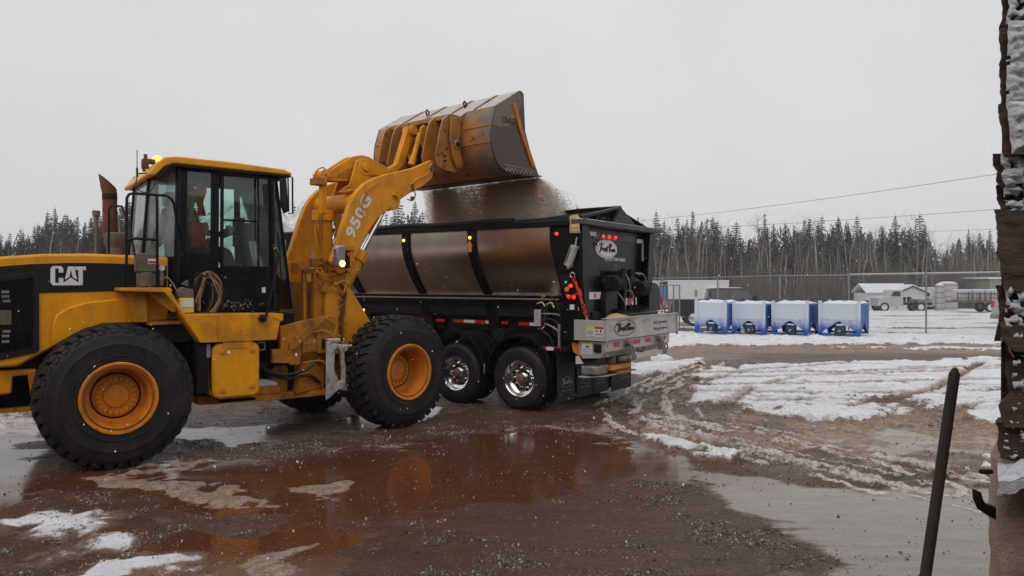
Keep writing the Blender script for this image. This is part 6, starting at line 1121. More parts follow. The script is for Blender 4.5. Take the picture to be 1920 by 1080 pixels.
def pickup(loc, rz, paint_, label, crew=True):
    t = empty('pickup_truck', loc, rz, label, 'pickup truck')
    def vp(name, mat, fn, bevel=.0, parent=None): b = MB(); fn(b); return b.build(name, mat, parent or t, bevel=bevel)
    wa_ = lambda x: [(x + .43 * math.cos(a), .40 + .43 * math.sin(a)) for a in np.linspace(math.pi, 0, 9)]
    prof = [(-2.85, .55), (-2.87, 1.0), (-2.85, 1.33), (-1.0, 1.33), (-1.0, 1.30), (1.3, 1.30), (1.7, 1.28), (2.6, 1.16), (2.85, 1.05), (2.9, .6)] + wa_(1.95)[::-1] + wa_(-1.75)[::-1]
    prof = prof[:10] + [(2.4, .48)] + [p for p in wa_(1.95)[::-1]] + [p for p in wa_(-1.75)[::-1]] + [(-2.2, .5)]
    vp('body', paint_, lambda b: b.prism(prof, -.96, .96), .05)
    cabp = [(-1.0, 1.28), (-.92, 1.84), (-.80, 1.90), (.7, 1.90), (.85, 1.86), (1.65, 1.28)]
    cb = vp('cab', paint_, lambda b: loft(b, [(x, [(-.93 + (.12 * k_), 0), (0, 0)]) for x, k_ in ()]) if 0 else b.add([(x, s * y, z) for s in (-1, 1) for (x, z), y in zip(cabp, (.94, .76, .74, .74, .76, .94))], [(0, 1, 2, 3, 4, 5), (11, 10, 9, 8, 7, 6)] + [(i, (i + 1) % 6, 6 + (i + 1) % 6, 6 + i) for i in range(6)]), .04)
    def win(name, pts, s):
        b = MB(); yy_ = lambda z: (.94 - (z - 1.28) / .62 * .20) + .012
        b.add([(x, s * yy_(z), z) for x, z in pts] + [(x, s * (yy_(z) - .02), z) for x, z in pts], [tuple(range(len(pts))), tuple(range(len(pts), 2 * len(pts)))] + [(i, (i + 1) % len(pts), len(pts) + (i + 1) % len(pts), len(pts) + i) for i in range(len(pts))]); b.build(name, 'glass_dark', cb, smooth=False)
    for s in (-1, 1):
        win('side_window', [(-.86, 1.36), (-.82, 1.80), (-.02, 1.82), (-.02, 1.36)], s); win('side_window', [(.06, 1.36), (.06, 1.82), (.72, 1.82), (1.30, 1.38)], s)
        vp('mirror', 'black_matt', lambda b: b.box(1.12, 1.28, s * .95, s * 1.12, 1.34, 1.50), .02)
        vp('tail_light', 'red', lambda b: b.box(-2.885, -2.80, s * .80, s * .965, .98, 1.28), .01)
        small_wheel(t, 1.95, s * .97, .40, s); small_wheel(t, -1.75, s * .97, .40, s)
    b = MB(); b.add([(.93, -.70, 1.83), (.93, .70, 1.83), (1.62, .86, 1.33), (1.62, -.86, 1.33), (.91, -.7, 1.81), (.91, .7, 1.81), (1.6, .86, 1.31), (1.6, -.86, 1.31)], [(0, 1, 2, 3), (4, 5, 6, 7), (0, 1, 5, 4), (1, 2, 6, 5), (2, 3, 7, 6), (3, 0, 4, 7)]); b.v = [(x + .02, y, z + .02) for x, y, z in b.v]; b.build('windscreen', 'glass', cb, smooth=False)
    vp('rear_window', 'glass_dark', lambda b: b.add([(-1.0, -.7, 1.40), (-1.0, .7, 1.40), (-.945, .62, 1.80), (-.945, -.62, 1.80), (-1.02, -.7, 1.40), (-1.02, .7, 1.40), (-.965, .62, 1.80), (-.965, -.62, 1.80)], [(0, 1, 2, 3), (4, 5, 6, 7), (0, 1, 5, 4), (1, 2, 6, 5), (2, 3, 7, 6), (3, 0, 4, 7)]), 0, cb)
    vp('bumper', 'dullsteel' if paint_ == 'carwhite' else 'black_matt', lambda b: b.box(-3.0, -2.86, -.92, .92, .48, .68), .02)
    vp('front_bumper', 'dullsteel', lambda b: b.box(2.88, 3.02, -.92, .92, .45, .68), .03)
    vp('roof_snow', 'snow', lambda b: b.prism([(-.78, 1.90), (-.6, 1.93), (.6, 1.93), (.72, 1.90)], -.66, .66), .01)
    return t
pickup((10.9, 39.0, gz(10.9, 39)), R_(-7), 'carblue', 'dark blue pickup truck parked behind the fence and the blue bins')
pickup((24.75, 34.9, gz(21.5, 34)), R_(20), 'carwhite', 'white pickup truck cut off by the shingled wall edge, red tail light showing')
# site trailers far left of the fence
def box_trailer(loc, rz, L_, H_, label, blue=False, name='site_trailer', cat='office trailer'):
    t = empty(name, loc, rz, label, cat)
    def vp(n, mat, fn, bevel=0): b = MB(); fn(b); return b.build(n, mat, t, bevel=bevel)
    vp('body', 'offwhite', lambda b: b.box(-L_ / 2, L_ / 2, -1.2, 1.2, .6, H_), .04); vp('roof', 'snow', lambda b: b.box(-L_ / 2 - .03, L_ / 2 + .03, -1.23, 1.23, H_, H_ + .08), .03)
    vp('underframe', 'dark', lambda b: b.box(-L_ / 2 + .2, L_ / 2 - .2, -1.0, 1.0, .45, .6), 0)
    for k in range(int(L_ / 1.8)): vp('side_rib', 'offwhite', lambda b: b.box(-L_ / 2 + .5 + k * 1.8, -L_ / 2 + .56 + k * 1.8, -1.225, -1.2, .65, H_ - .05))
    vp('door', 'sticker', lambda b: b.box(L_ / 2 - 1.7, L_ / 2 - .8, -1.24, -1.2, .7, 2.4)); vp('door_window', 'glass_dark', lambda b: b.box(L_ / 2 - 1.5, L_ / 2 - 1.1, -1.25, -1.235, 1.6, 2.1))
    vp('wall_fitting', 'dullsteel', lambda b: b.box(-.3, -.1, -1.25, -1.2, 1.5, 2.0))
    for x in (-1.0, .2): small_wheel(t, x, -1.1, .42, -1, 'dullsteel')
    for x in (-1.0, .2): small_wheel(t, x, 1.1, .42, 1, 'dullsteel')
    if blue: vp('blue_cover', 'blue', lambda b: b.box(-L_ / 2 - .6, -L_ / 2 - .02, -1.0, 1.0, 1.1, 2.2), .05); vp('cooling_unit', 'dark', lambda b: b.box(-L_ / 2 - .4, -L_ / 2 - .01, -.7, .7, 2.2, 2.6), .05)
    return t
box_trailer((14.35, 60, gz(14.3, 60)), R_(-3), 4.6, 2.65, 'white box trailer with a blue unit on its end, behind the dark pickup', True)
box_trailer((10.9, 63, gz(11, 63)), R_(2), 4.6, 2.7, 'plain white box trailer glimpsed just right of the spreader box')
# shed
sh = empty('garden_shed', (43.2, 88, gz(43, 88)), R_(-4), 'low white shed with a snow covered gable roof at the edge of the wood', 'shed')
def sp2(n, mat, fn, bevel=0, parent=None): b = MB(); fn(b); return b.build(n, mat, parent or sh, bevel=bevel)
sp2('wall', 'offwhite', lambda b: (b.box(-3.2, 2.6, -2, 2, 0, 2.0), b.prism([(-.1, 0), (-.1, 2.05), (1.45, 2.75), (3.0, 2.05), (3.0, 0)], -2.6, -2.0)))
rf_ = sp2('roof', 'snow', lambda b: (b.prism([(-2.25, 2.0), (0, 2.95), (2.25, 2.0), (2.25, 2.1), (0, 3.08), (-2.25, 2.1)], -3.4, 1.6, 'x'), b.prism([(-.35, 2.02), (1.45, 2.85), (3.25, 2.02), (3.25, 2.12), (1.45, 2.97), (-.35, 2.12)], -2.8, .5)))
sp2('gable_trim', 'dark', lambda b: b.prism([(-.35, 2.0), (1.45, 2.83), (3.25, 2.0), (3.25, 1.93), (1.45, 2.74), (-.35, 1.93)], -2.81, -2.7))
for x in (.5, 1.1, -2.2): sp2('window', 'glass_dark', lambda b: b.box(x - .25, x + .25, -2.62 if x > 0 else -2.02, -2.6 if x > 0 else -2.0, 1.0, 1.6))
sp2('window_frame', 'white', lambda b: (b.box(.2, 1.4, -2.64, -2.605, 1.6, 1.66), b.box(.2, 1.4, -2.64, -2.605, .94, 1.0), b.box(.78, .82, -2.64, -2.605, 1.0, 1.6)))
box_trailer((48.6, 92, gz(48, 92)), R_(5), 3.6, 2.6, 'small white cube body standing right behind the shed', name='cube_van', cat='storage box')
box_trailer((51.6, 96, gz(51, 96)), R_(0), 3.4, 2.5, 'snow dusted box body between the shed and the storage tank', name='box_van', cat='van')
# tractor unit in front of the shed
tk_ = empty('flatbed_truck', (40.5, 80, gz(40, 80)), R_(178), 'small snow covered truck with its bare chassis in front of the white shed', 'truck')
def tv(n, mat, fn, bevel=.03): b = MB(); fn(b); return b.build(n, mat, tk_, bevel=bevel)
tv('cab', 'carwhite', lambda b: b.prism([(.2, .6), (.2, 2.1), (.4, 2.25), (1.3, 2.25), (1.6, 1.6), (2.7, 1.45), (2.8, .6)], -1.0, 1.0)); tv('chassis', 'dark', lambda b: b.box(-3.0, .3, -.5, .5, .7, .95)); tv('cab_window', 'glass_dark', lambda b: b.prism([(.5, 1.6), (.5, 2.1), (1.2, 2.1), (1.45, 1.62)], .99, 1.02)); tv('toolbox', 'dullsteel', lambda b: b.box(-2.6, -1.4, -.9, .9, .95, 1.3))
for x in (2.1, -1.6):
    for s in (-1, 1): small_wheel(tk_, x, s * 1.0, .5, s, 'sticker')
for (x, y, rz, lb) in ((46.0, 86.5, 8, 'snow covered car parked between the white shed and the storage tank'),):
    t = empty('parked_car', (x, y, gz(x, y)), R_(rz), lb, 'car', None); b = MB(); b.prism([(-2.1, .35), (-2.15, .9), (-1.7, .98), (-1.2, 1.42), (.4, 1.42), (1.0, .98), (2.1, .85), (2.15, .35)], -.85, .85); b.build('body', 'carwhite', t, bevel=.08); b = MB(); b.prism([(-1.5, 1.0), (-1.15, 1.34), (.35, 1.34), (.85, 1.0)], -.86, -.85); b.build('side_window', 'glass_dark', t)
    b = MB(); b.prism([(-1.25, 1.42), (-1.0, 1.5), (.2, 1.5), (.45, 1.42)], -.8, .8); b.build('roof_snow', 'snow', t, bevel=.03)
    for q in (-1.35, 1.35):
        for s in (-1, 1): small_wheel(t, q, s * .86, .32, s, 'dullsteel', .2)
# tanks and racks to the right
def tank(x, y, r, h, label, mat='galv'):
    t = empty('storage_tank', (x, y, gz(x, y)), 0, label, 'tank'); b = MB(); b.lathe([(0, h + .15), (r * .5, h + .1), (r, h), (r, .0)], (0, 0, 0), (0, 0, 1), 24); b.build('shell', mat, t)
    b = MB(); [b.lathe([(r + .01, z), (r + .03, z + .03), (r + .01, z + .06)], (0, 0, 0), (0, 0, 1), 24) for z in np.linspace(.3, h - .2, 5)]; b.build('hoop', 'grime_box', t); b = MB(); b.lathe([(0, h + .22), (r * .6, h + .18), (r, h + .02)], (0, 0, 0), (0, 0, 1), 24); b.build('snow_cap', 'snow', t)
tank(46.5, 82, .95, 2.9, 'grey ribbed round storage tank standing before the wood'); tank(44.0, 79, .42, 2.7, 'thin upright grey cylinder left of the round storage tank'); tank(50.3, 90, .45, 2.5, 'narrow dark drum behind the round storage tank', 'grime_box')
rk = empty('tote_trailer', (47.6, 74, gz(47, 74)), R_(-6), 'stake sided flat trailer stacked with white plastic totes, at the right edge', 'trailer')
def rp(n, mat, fn, bevel=0): b = MB(); fn(b); return b.build(n, mat, rk, bevel=bevel)
M['tote'] = paint('translucent_tote', (.50, .54, .60), (.3, .3, .33), .4, .4, snow=.5)
rp('deck', 'grime_box', lambda b: b.box(-5, 6, -1.2, 1.2, .95, 1.1)); rp('stake_rail', 'rust', lambda b: (b.box(-5, 6, -1.25, -1.2, 1.75, 1.85), b.box(-5, 6, -1.25, -1.2, 1.35, 1.42)))
for k in range(12): rp('stake', 'rust', lambda b: b.box(-5 + k, -4.9 + k, -1.27, -1.2, .9, 1.95))
for k in range(9):
    for j in range(1):
        rp('tote', 'tote', lambda b: b.box(-4.6 + k * 1.15, -3.6 + k * 1.15, -1.05, 1.0, 1.12 + j * 1.05, 2.08 + j * 1.05), .08)
        rp('tote_cage', 'dullsteel', lambda b: [b.box(-4.6 + k * 1.15 + q * .24, -4.57 + k * 1.15 + q * .24, -1.09, -1.06, 1.12 + j * 1.05, 2.1 + j * 1.05) for q in range(5)] and None)
        rp('tote_snow', 'snow', lambda b: b.box(-4.55 + k * 1.15, -3.65 + k * 1.15, -1.0, .95, 2.08, 2.2), .08)
for x in (-1.9, -.7): small_wheel(rk, x, -1.1, .5, -1, 'sticker'); small_wheel(rk, x, 1.1, .5, 1, 'sticker')
cn = empty('yard_building', (61.5, 92, gz(61, 92)), 0, 'flat green grey building with a snow covered roof beyond the stacked totes', 'building')
b = MB(); b.box(-5.5, 6, -2, 3, 0, 3.6); b.build('wall', paint('olive_siding', (.24, .25, .18), (.15, .15, .12), .4, .6), cn); b = MB(); b.box(-5.8, 6.3, -2.3, 3.3, 3.6, 3.8); b.build('roof', 'snow', cn, bevel=.05); b = MB(); b.box(-1.5, .2, -2.05, -2.0, 2.4, 3.2); b.build('window', 'glass_dark', cn)
# ------------------------------------------------------------------ snow covered stockpile behind the loader
M['pile'] = snowmat('stockpile_surface', (.70, .72, .75), (.22, .18, .15), 1.0, .9)
px_ = np.linspace(-24, -6, 110); py_ = np.linspace(36, 56, 80); PX, PY = np.meshgrid(px_, py_)
h1 = np.clip(7.9 - np.hypot((PX + 15.6) * .95, (PY - 46) * .9) * .78, 0, None); h2 = np.clip(7.6 - np.hypot((PX + 12.4) * 1.1, (PY - 47) * .9) * 1.0, 0, None)
PZ = np.maximum(h1, h2) + (fbm(PX, PY, .9, 5, 12) - .5) * 1.1 * (np.maximum(h1, h2) > .1) - .5 * (np.maximum(h1, h2) < .05) + slope(PY)
o = sheet('stockpile', PX, PY, PZ, M['pile'], {}); tag(o, 'big snow covered sand and salt stockpile rising behind the loader cab', 'stockpile')
# ------------------------------------------------------------------ woods
def foliage(name, c1, c2, snowy=.0):
    m, nt, p = base(name); n = noise(nt, .6, 5, .7); oi = N(nt, 'ShaderNodeObjectInfo')
    c = mixc(nt, ramp(nt, n, .35, .7), c1, c2); c = mixc(nt, mathn(nt, 'MULTIPLY', oi.outputs['Random'], .5), c, tuple(x * 1.6 for x in c2))
    if snowy:
        g = N(nt, 'ShaderNodeNewGeometry'); sx = N(nt, 'ShaderNodeSeparateXYZ'); nt.links.new(g.outputs['True Normal'], sx.inputs[0])
        c = mixc(nt, mathn(nt, 'MULTIPLY', mathn(nt, 'ABSOLUTE', sx.outputs[2]), snowy), c, (.42, .44, .46))
    nt.links.new(c, p.inputs['Base Color']); p.inputs['Roughness'].default_value = .9; return m
M['spruce'] = foliage('spruce_needles', (.009, .017, .010), (.026, .038, .023), .04)
M['bark'] = foliage('pale_bark', (.16, .145, .13), (.29, .27, .245), .10)
M['twig'] = foliage('grey_twigs', (.085, .068, .058), (.15, .125, .108), .08)
M['brush'] = foliage('brown_brush', (.060, .046, .036), (.105, .085, .07), .05)
def spruce_mesh(seed, H=15, Rr=2.3, low=.12):
    r = random.Random(seed); v = []; f = []
    nw = 34
    for k in range(nw):
        t = low + (1 - low) * k / nw; z = H * t; rad = Rr * (1 - t) ** .75 * r.uniform(.65, 1.15) + .10; nb = 6 if t < .8 else 4; a0 = r.random() * 6
        for j in range(nb):
            if r.random() < .12: continue
            a = a0 + 2 * math.pi * j / nb + r.uniform(-.35, .35); L_ = rad * r.uniform(.55, 1.2); dz = -L_ * r.uniform(.15, .45)
            ca, sa = math.cos(a), math.sin(a); segs = 4
            # each bough: a spray of ragged triangular twigs hanging from a drooping axis
            for q in range(segs):
                s0 = L_ * q / segs; s1 = L_ * (q + 1.15) / segs; z0 = z + dz * (q / segs) ** 1.3; z1 = z + dz * ((q + 1) / segs) ** 1.3 + (.12 if q == segs - 1 else 0)
                w_ = (.42 * (1 - q / segs * .55)) * r.uniform(.6, 1.2) * (.35 + .65 * rad / Rr)
                for sd in (-1, 1):
                    o = len(v); v += [(ca * s0, sa * s0, z0), (ca * s1, sa * s1, z1), (ca * (s0 + s1) / 2 - sd * sa * w_, sa * (s0 + s1) / 2 + sd * ca * w_, (z0 + z1) / 2 - r.uniform(.1, .34))]; f.append((o, o + 1, o + 2))
    for k in range(3): o = len(v); a = k * 2.1; v += [(math.cos(a) * .06, math.sin(a) * .06, H * .95), (math.cos(a + 2) * .06, math.sin(a + 2) * .06, H * .95), (0, 0, H * 1.03)]; f.append((o, o + 1, o + 2))
    me = bpy.data.meshes.new('crown'); me.from_pydata(v, [], f); me.materials.append(M['spruce']); return me
def trunk_mesh(H, r0, mat='bark', seed=0, lean=.0):
    b = MB(); b.tube([(0, 0, -1), (lean * .2, 0, H * .4), (lean, 0, H)], lambda t: r0 * (1 - t * .85), 6); o = b.build('tmp', mat); me = o.data; bpy.data.objects.remove(o); me.name = 'trunk'; return me
def bare_mesh(seed, H=12, dens=1.0):
    """trunk plus forked limbs; returns (trunk mesh, crown of limbs and twigs mesh)"""
    r = random.Random(seed); T = MB(); B = MB(); pts = []; x = y = 0; n = 9; kink = r.uniform(.02, .055)
    for k in range(n): pts.append((x, y, -1 + (H + 1) * k / (n - 1))); x += r.gauss(0, kink * H * .5); y += r.gauss(0, kink * H * .3)
    T.tube(pts, lambda t: .15 * (1 - t) ** .7 + .02, 5)
    def br(p, d, L_, rad, lv):
        n_ = 3; P3 = [p]; q = p
        for k in range(n_): d = (d + Vector((r.gauss(0, .16), r.gauss(0, .16), r.uniform(.0, .16)))).normalized(); q = q + d * L_ / n_; P3.append(q)
        B.tube(P3, lambda t: rad * (1 - t * .7), 3)
        if lv > 0:
            for k in range(r.choice((2, 3, 3))): m = P3[r.choice((1, 2, 3))]; br(m, (d + Vector((r.gauss(0, .6), r.gauss(0, .6), r.uniform(-.1, .5)))).normalized(), L_ * r.uniform(.45, .7), rad * .55, lv - 1)
    for k in range(int(11 * dens)):
        t = r.uniform(.30, .98); i = min(n - 2, int(t * (n - 1))); p = Vector(pts[i]).lerp(Vector(pts[i + 1]), t * (n - 1) - i); a = r.random() * 6.28
        br(p, Vector((math.cos(a), math.sin(a), r.uniform(.4, 1.2))).normalized(), H * .28 * (1.3 - t) * r.uniform(.7, 1.4), .062 * (1.3 - t), 3 if k % 3 == 0 else 2)
    o1 = T.build('trunk', 'bark'); o2 = B.build('crown', 'twig'); m1, m2 = o1.data, o2.data; bpy.data.objects.remove(o1); bpy.data.objects.remove(o2); return m1, m2
SPR = [spruce_mesh(10 + k, 15, (2.6, 3.3, 3.7, 2.2, 3.0, 3.5, 2.8, 4.0)[k], (.08, .2, .12, .35, .15, .25, .3, .1)[k]) for k in range(8)]
STR = trunk_mesh(14, .16, 'twig')
BAR = [bare_mesh(50 + k, 12, (1.3, 1.7, 1.0, 1.8, 1.2, 1.5, .6, 1.6)[k]) for k in range(8)]
def put(name, cat, loc, s, trunk, crown, label, group, sy=1, rz=None):
    o = empty(name, loc, rnd.random() * 6.28 if rz is None else rz, label, cat, group); o.scale = (s * sy, s * sy, s)
    for n, me in (('trunk', trunk), ('crown', crown)): c = bpy.data.objects.new(n, me); C.objects.link(c); c.parent = o
def top_px(u): return -4 + 7 * math.sin(u * .047) + 5 * math.sin(u * .131) + np.interp(u, [-150, 0, 40, 60, 95, 120, 160, 200, 250, 300, 500, 690, 720, 780, 1045, 1080, 1200, 1225, 1260, 1330, 1400, 1470, 1510, 1590, 1650, 1700, 1735, 1760, 1790, 1830, 1870, 2000], [440, 432, 420, 425, 395, 392, 400, 388, 376, 372, 380, 375, 385, 385, 378, 392, 410, 400, 406, 398, 432, 408, 405, 402, 416, 412, 420, 470, 438, 440, 445, 440])
def region(u, kind, row):
    k = 'spruce' if kind == 's' else 'bare pale tree'
    rw = {0: 'front row', 1: 'middle row', 2: 'back row'}[row]
    for u1, lm in ((60, 'above the far left end of the hood'), (200, 'above the hood left of the exhaust stack'), (340, 'between the exhaust stack and the cab'), (700, 'hidden mostly behind the loader'), (790, 'in the gap between boom and salt stream'), (1040, 'behind the salt stream'), (1185, 'above the rear cover of the trailer'), (1290, 'above the plain white trailer'), (1370, 'above the white trailer with the blue unit'), (1470, 'above the dark pickup'), (1600, 'above the third and fourth blue bins'), (1700, 'above the white shed'), (1765, 'above the storage tanks'), (1840, 'above the stacked totes'), (9999, 'touching the shingled wall edge')):
        if u < u1: break
    return f"{'dark spruce' if kind == 's' else 'pale leafless tree'} of the {rw}, {lm}"
    if u < 300: return (f'dark {k} in the wood above the loader hood' if kind == 's' else 'bare grey tree among the spruces above the loader hood')
    if u < 1100: return f'{"dark spruce" if kind == "s" else "bare grey tree"} of the wood seen behind the loader boom and salt stream'
    if u < 1470: return f'{"dark spruce" if kind == "s" else "bare pale tree"} in the wood behind the dark pickup and white trailers'
    if u < 1760: return f'{"dark spruce" if kind == "s" else "bare pale tree"} in the wood behind the white shed'
    return f'{"dark spruce" if kind == "s" else "bare grey tree"} in the wood behind the stacked totes by the wall edge'
def rgroup(u, kind): return ('spruces ' if kind == 's' else 'bare trees ') + ('above the loader hood' if u < 300 else 'behind the boom' if u < 1100 else 'behind the pickup' if u < 1470 else 'behind the shed' if u < 1760 else 'behind the totes')
def place(u, D, kind, hk, row):
    x = (u - 960) / 1440 * D; z = float(slope(np.array(D))); Ht = ((530 - top_px(u)) / 1440 * D + 2.08 - z) * hk
    if kind == 's': m = rnd.choice(SPR); put('spruce_tree', 'spruce tree', (x, D, z), Ht / 15, STR, m, region(u, kind, 0 if D < 115 else 1 if D < 125 else 2), region(u, kind, 0 if D < 115 else 1 if D < 125 else 2)[:58], rnd.uniform(.8, 1.15))
    else: m1, m2 = rnd.choice(BAR); put('bare_tree', 'bare tree', (x, D, z), Ht / 12.5, m1, m2, region(u, kind, 0 if D < 102 else 1 if D < 112 else 2), region(u, kind, 0 if D < 102 else 1 if D < 112 else 2)[:58], rnd.uniform(.8, 1.1))
def rowof(u0, u1, step_, D, kind, lo, hi, p=1.0, row=0):
    u = u0
    while u < u1:
        if rnd.random() < p: place(u + rnd.uniform(-.4, .4) * step_, D + rnd.uniform(-4, 4), kind, rnd.uniform(lo, hi), row)
        u += step_
rowof(1190, 1760, 19, 122, 's', .74, 1.05); rowof(1200, 1760, 17, 134, 's', .74, 1.0); rowof(1195, 1750, 20, 113, 's', .5, .86, .8)
rowof(1760, 1920, 15, 128, 's', .75, 1.0, .8); rowof(1765, 1920, 7, 120, 'b', .8, 1.05); rowof(1770, 1920, 9, 112, 'b', .6, .95)
rowof(1195, 1880, 13, 106, 'b', .55, 1.02, .95); rowof(1200, 1880, 17, 98, 'b', .40, .80, .95); rowof(1195, 1765, 24, 126, 'b', .8, 1.08, .9)
rowof(-120, 330, 14, 118, 's', .88, 1.02); rowof(-110, 330, 15, 128, 's', .85, 1.02); rowof(-120, 330, 15, 110, 's', .6, .9); rowof(-110, 330, 28, 106, 'b', .6, .95)
rowof(340, 690, 34, 122, 's', .85, 1.0); rowof(690, 800, 15, 122, 's', .85, 1.03); rowof(690, 800, 22, 108, 'b', .6, .95); rowof(1030, 1095, 14, 122, 's', .9, 1.03); rowof(810, 1030, 36, 122, 's', .85, 1.0)
# shrub masses at the foot of the wood: uncountable
def brush(name, u0, u1, D0, D1, n, hmax, mat, label):
    r = np.random.RandomState(int(u0) + 200); v = []; f = []
    U_ = r.uniform(u0, u1, n); Dd = r.uniform(D0, D1, n); hh = r.uniform(.35, 1, n) * hmax
    P_ = []
    for k in range(n):
        x = (U_[k] - 960) / 1440 * Dd[k]; y = Dd[k]; z = float(-min(max((y - 30) * .018, 0), 1.25)) - .1; h = hh[k] * (1 + .3 * math.sin(U_[k] * .05)); w_ = r.uniform(.02, .05); lx = r.normal(0, .16) * h; ly = r.normal(0, .1) * h
        o = len(v); mx_ = x + lx * .4 + r.normal(0, .05) * h
        v += [(x - w_, y, z), (x + w_, y, z), (mx_ + w_ * .7, y + ly * .5, z + h * .55), (mx_ - w_ * .7, y + ly * .5, z + h * .55), (x + lx, y + ly, z + h), (mx_ + r.normal(0, .2) * h, y, z + h * .9), (x, y + w_, z)]
        f += [(o, o + 1, o + 2, o + 3), (o + 3, o + 2, o + 4), (o + 3, o + 2, o + 5), (o, o + 6, o + 3)]
    me = bpy.data.meshes.new(name); me.from_pydata(v, [], f); me.materials.append(M[mat]); o = bpy.data.objects.new(name, me); C.objects.link(o); tag(o, label, 'brush', kind='stuff'); return o
brush('undergrowth', 1180, 1960, 92, 125, 16000, 5.2, 'brush', 'brown leafless brush filling the foot of the wood right of the trailer')
brush('undergrowth', -150, 330, 96, 120, 8000, 5.5, 'brush', 'brown leafless brush at the foot of the wood behind the hood')
brush('undergrowth', 680, 1100, 100, 122, 4000, 4.5, 'brush', 'brown leafless brush of the wood seen through the boom')
def backwood(name, u0, u1, D, label):
    r = random.Random(int(u0) + 999); v = []; f = []; u = u0
    while u < u1:
        for row in range(3):
            d_ = D + row * 7 + r.uniform(-3, 3); x = (u + r.uniform(-8, 8) - 960) / 1440 * d_; z = -1.25; H_ = ((530 - float(top_px(u))) / 1440 * d_ + 3.3) * r.uniform(.78, .92)
            for k in range(26):
                t = k / 26; rad = 2.6 * (1 - t) ** .7 * r.uniform(.6, 1.1) + .1
                for j in range(4):
                    a = r.random() * 6.28; L_ = rad; o = len(v); zz = z + H_ * t; w_ = .55
                    v += [(x, d_, zz + .3), (x + math.cos(a) * L_, d_ + math.sin(a) * L_, zz - .5), (x + math.cos(a + .5) * L_ * .8, d_ + math.sin(a + .5) * L_ * .8, zz - .9 * r.random())]; f.append((o, o + 1, o + 2))
        u += 13
    me = bpy.data.meshes.new(name); me.from_pydata(v, [], f); me.materials.append(M['spruce']); o = bpy.data.objects.new(name, me); C.objects.link(o); tag(o, label, 'wood', kind='stuff')
backwood('deep_wood', 1180, 1960, 146, 'dense dark mass of spruce wood behind the front rows of trees on the right')
backwood('deep_wood', -160, 700, 140, 'dense dark mass of spruce wood behind the loader')
backwood('deep_wood', 700, 1180, 140, 'dense dark mass of spruce wood behind the boom and trailer')
# the wood goes on round the yard to the left and behind
def ringwood(name, a0, a1, label):
    r = random.Random(77); v = []; f = []
    for k in range(int((a1 - a0) * 1.6)):
        a = R_(a0 + k / 1.6); d_ = 105 + r.uniform(-8, 8); x0, y0 = math.cos(a) * d_, math.sin(a) * d_; z = -1.3; H_ = r.uniform(12, 17)
        for q in range(16):
            t = q / 16; rad = 3.4 * (1 - t) ** .7 + .15
            for j in range(5): b_ = r.random() * 6.28; o = len(v); zz = z + H_ * t; v += [(x0, y0, zz + 1.2), (x0 + math.cos(b_) * rad, y0 + math.sin(b_) * rad, zz - .8), (x0 + math.cos(b_ + .9) * rad, y0 + math.sin(b_ + .9) * rad, zz - .8)]; f.append((o, o + 1, o + 2))
    me = bpy.data.meshes.new(name); me.from_pydata(v, [], f); me.materials.append(M['spruce']); o = bpy.data.objects.new(name, me); C.objects.link(o); tag(o, label, 'wood', kind='stuff')
ringwood('surrounding_wood', 132, 215, 'dark spruce wood going on round the yard to the left of the view')
# power lines
def wire(pts, label):
    b = MB(); n = 24; P_ = []
    a, c = Vector(pts[0]), Vector(pts[1])
    for k in range(n + 1): t = k / n; q = a.lerp(c, t); q.z -= pts[2] * 4 * t * (1 - t); P_.append(q)
    b.tube(P_, .012 if a.y < 70 else .016, 5); o = b.build('power_line', 'blackhose'); tag(o, label, 'power line', 'power lines strung over the yard')
wire(((14, 100, 9.9), (31.5, 38, 8.6), .35), 'highest power line, sagging from the wood up to the shingled wall edge')
wire(((14, 103, 8.9), (42, 62, 8.2), .2), 'middle power line crossing in front of the treetops')
wire(((40, 120, 9.5), (66, 96, 9.0), .15), 'lowest and faintest power line at the right')
# ------------------------------------------------------------------ foreground right: shingled wall edge, concrete, pole
def woodmat(name, c1, c2, stretch):
    m, nt, p = base(name); n = noise(nt, 6, 8, .7, stretch=stretch); n2 = noise(nt, 30, 6, .7, stretch=stretch)
    nt.links.new(mixc(nt, ramp(nt, n, .3, .7), c1, c2), p.inputs['Base Color']); p.inputs['Roughness'].default_value = .85
    b = N(nt, 'ShaderNodeBump'); b.inputs['Strength'].default_value = 1; b.inputs['Distance'].default_value = .006; nt.links.new(mathn(nt, 'ADD', n, n2), b.inputs['Height']); nt.links.new(b.outputs[0], p.inputs['Normal']); return m
M['shingle'] = woodmat('weathered_shingle', (.03, .020, .015), (.12, .075, .052), (1, 1, 3))
M['oldwood'] = woodmat('old_pole_wood', (.020, .014, .011), (.055, .038, .028), (4, 4, .3))
M['concrete'] = paint('stained_concrete', (.46, .34, .26), (.24, .13, .08), .7, .8, scale=9, bump=.9)
M['clump'] = snowmat('stuck_snow', (.82, .84, .88), (.62, .64, .67), .9, 40)
Dw = 2.2; X = lambda u: (u - 960) / 1440 * Dw; Zp = lambda v: 2.08 - (v - 530) / 1440 * Dw
jb = empty('shingled_wall', (X(1900), Dw, 0), 0, 'ragged dark shingled wall end caked with snow at the right edge of the view', 'wall')
org = Vector((X(1900), Dw, 0))
from mathutils import noise as mn
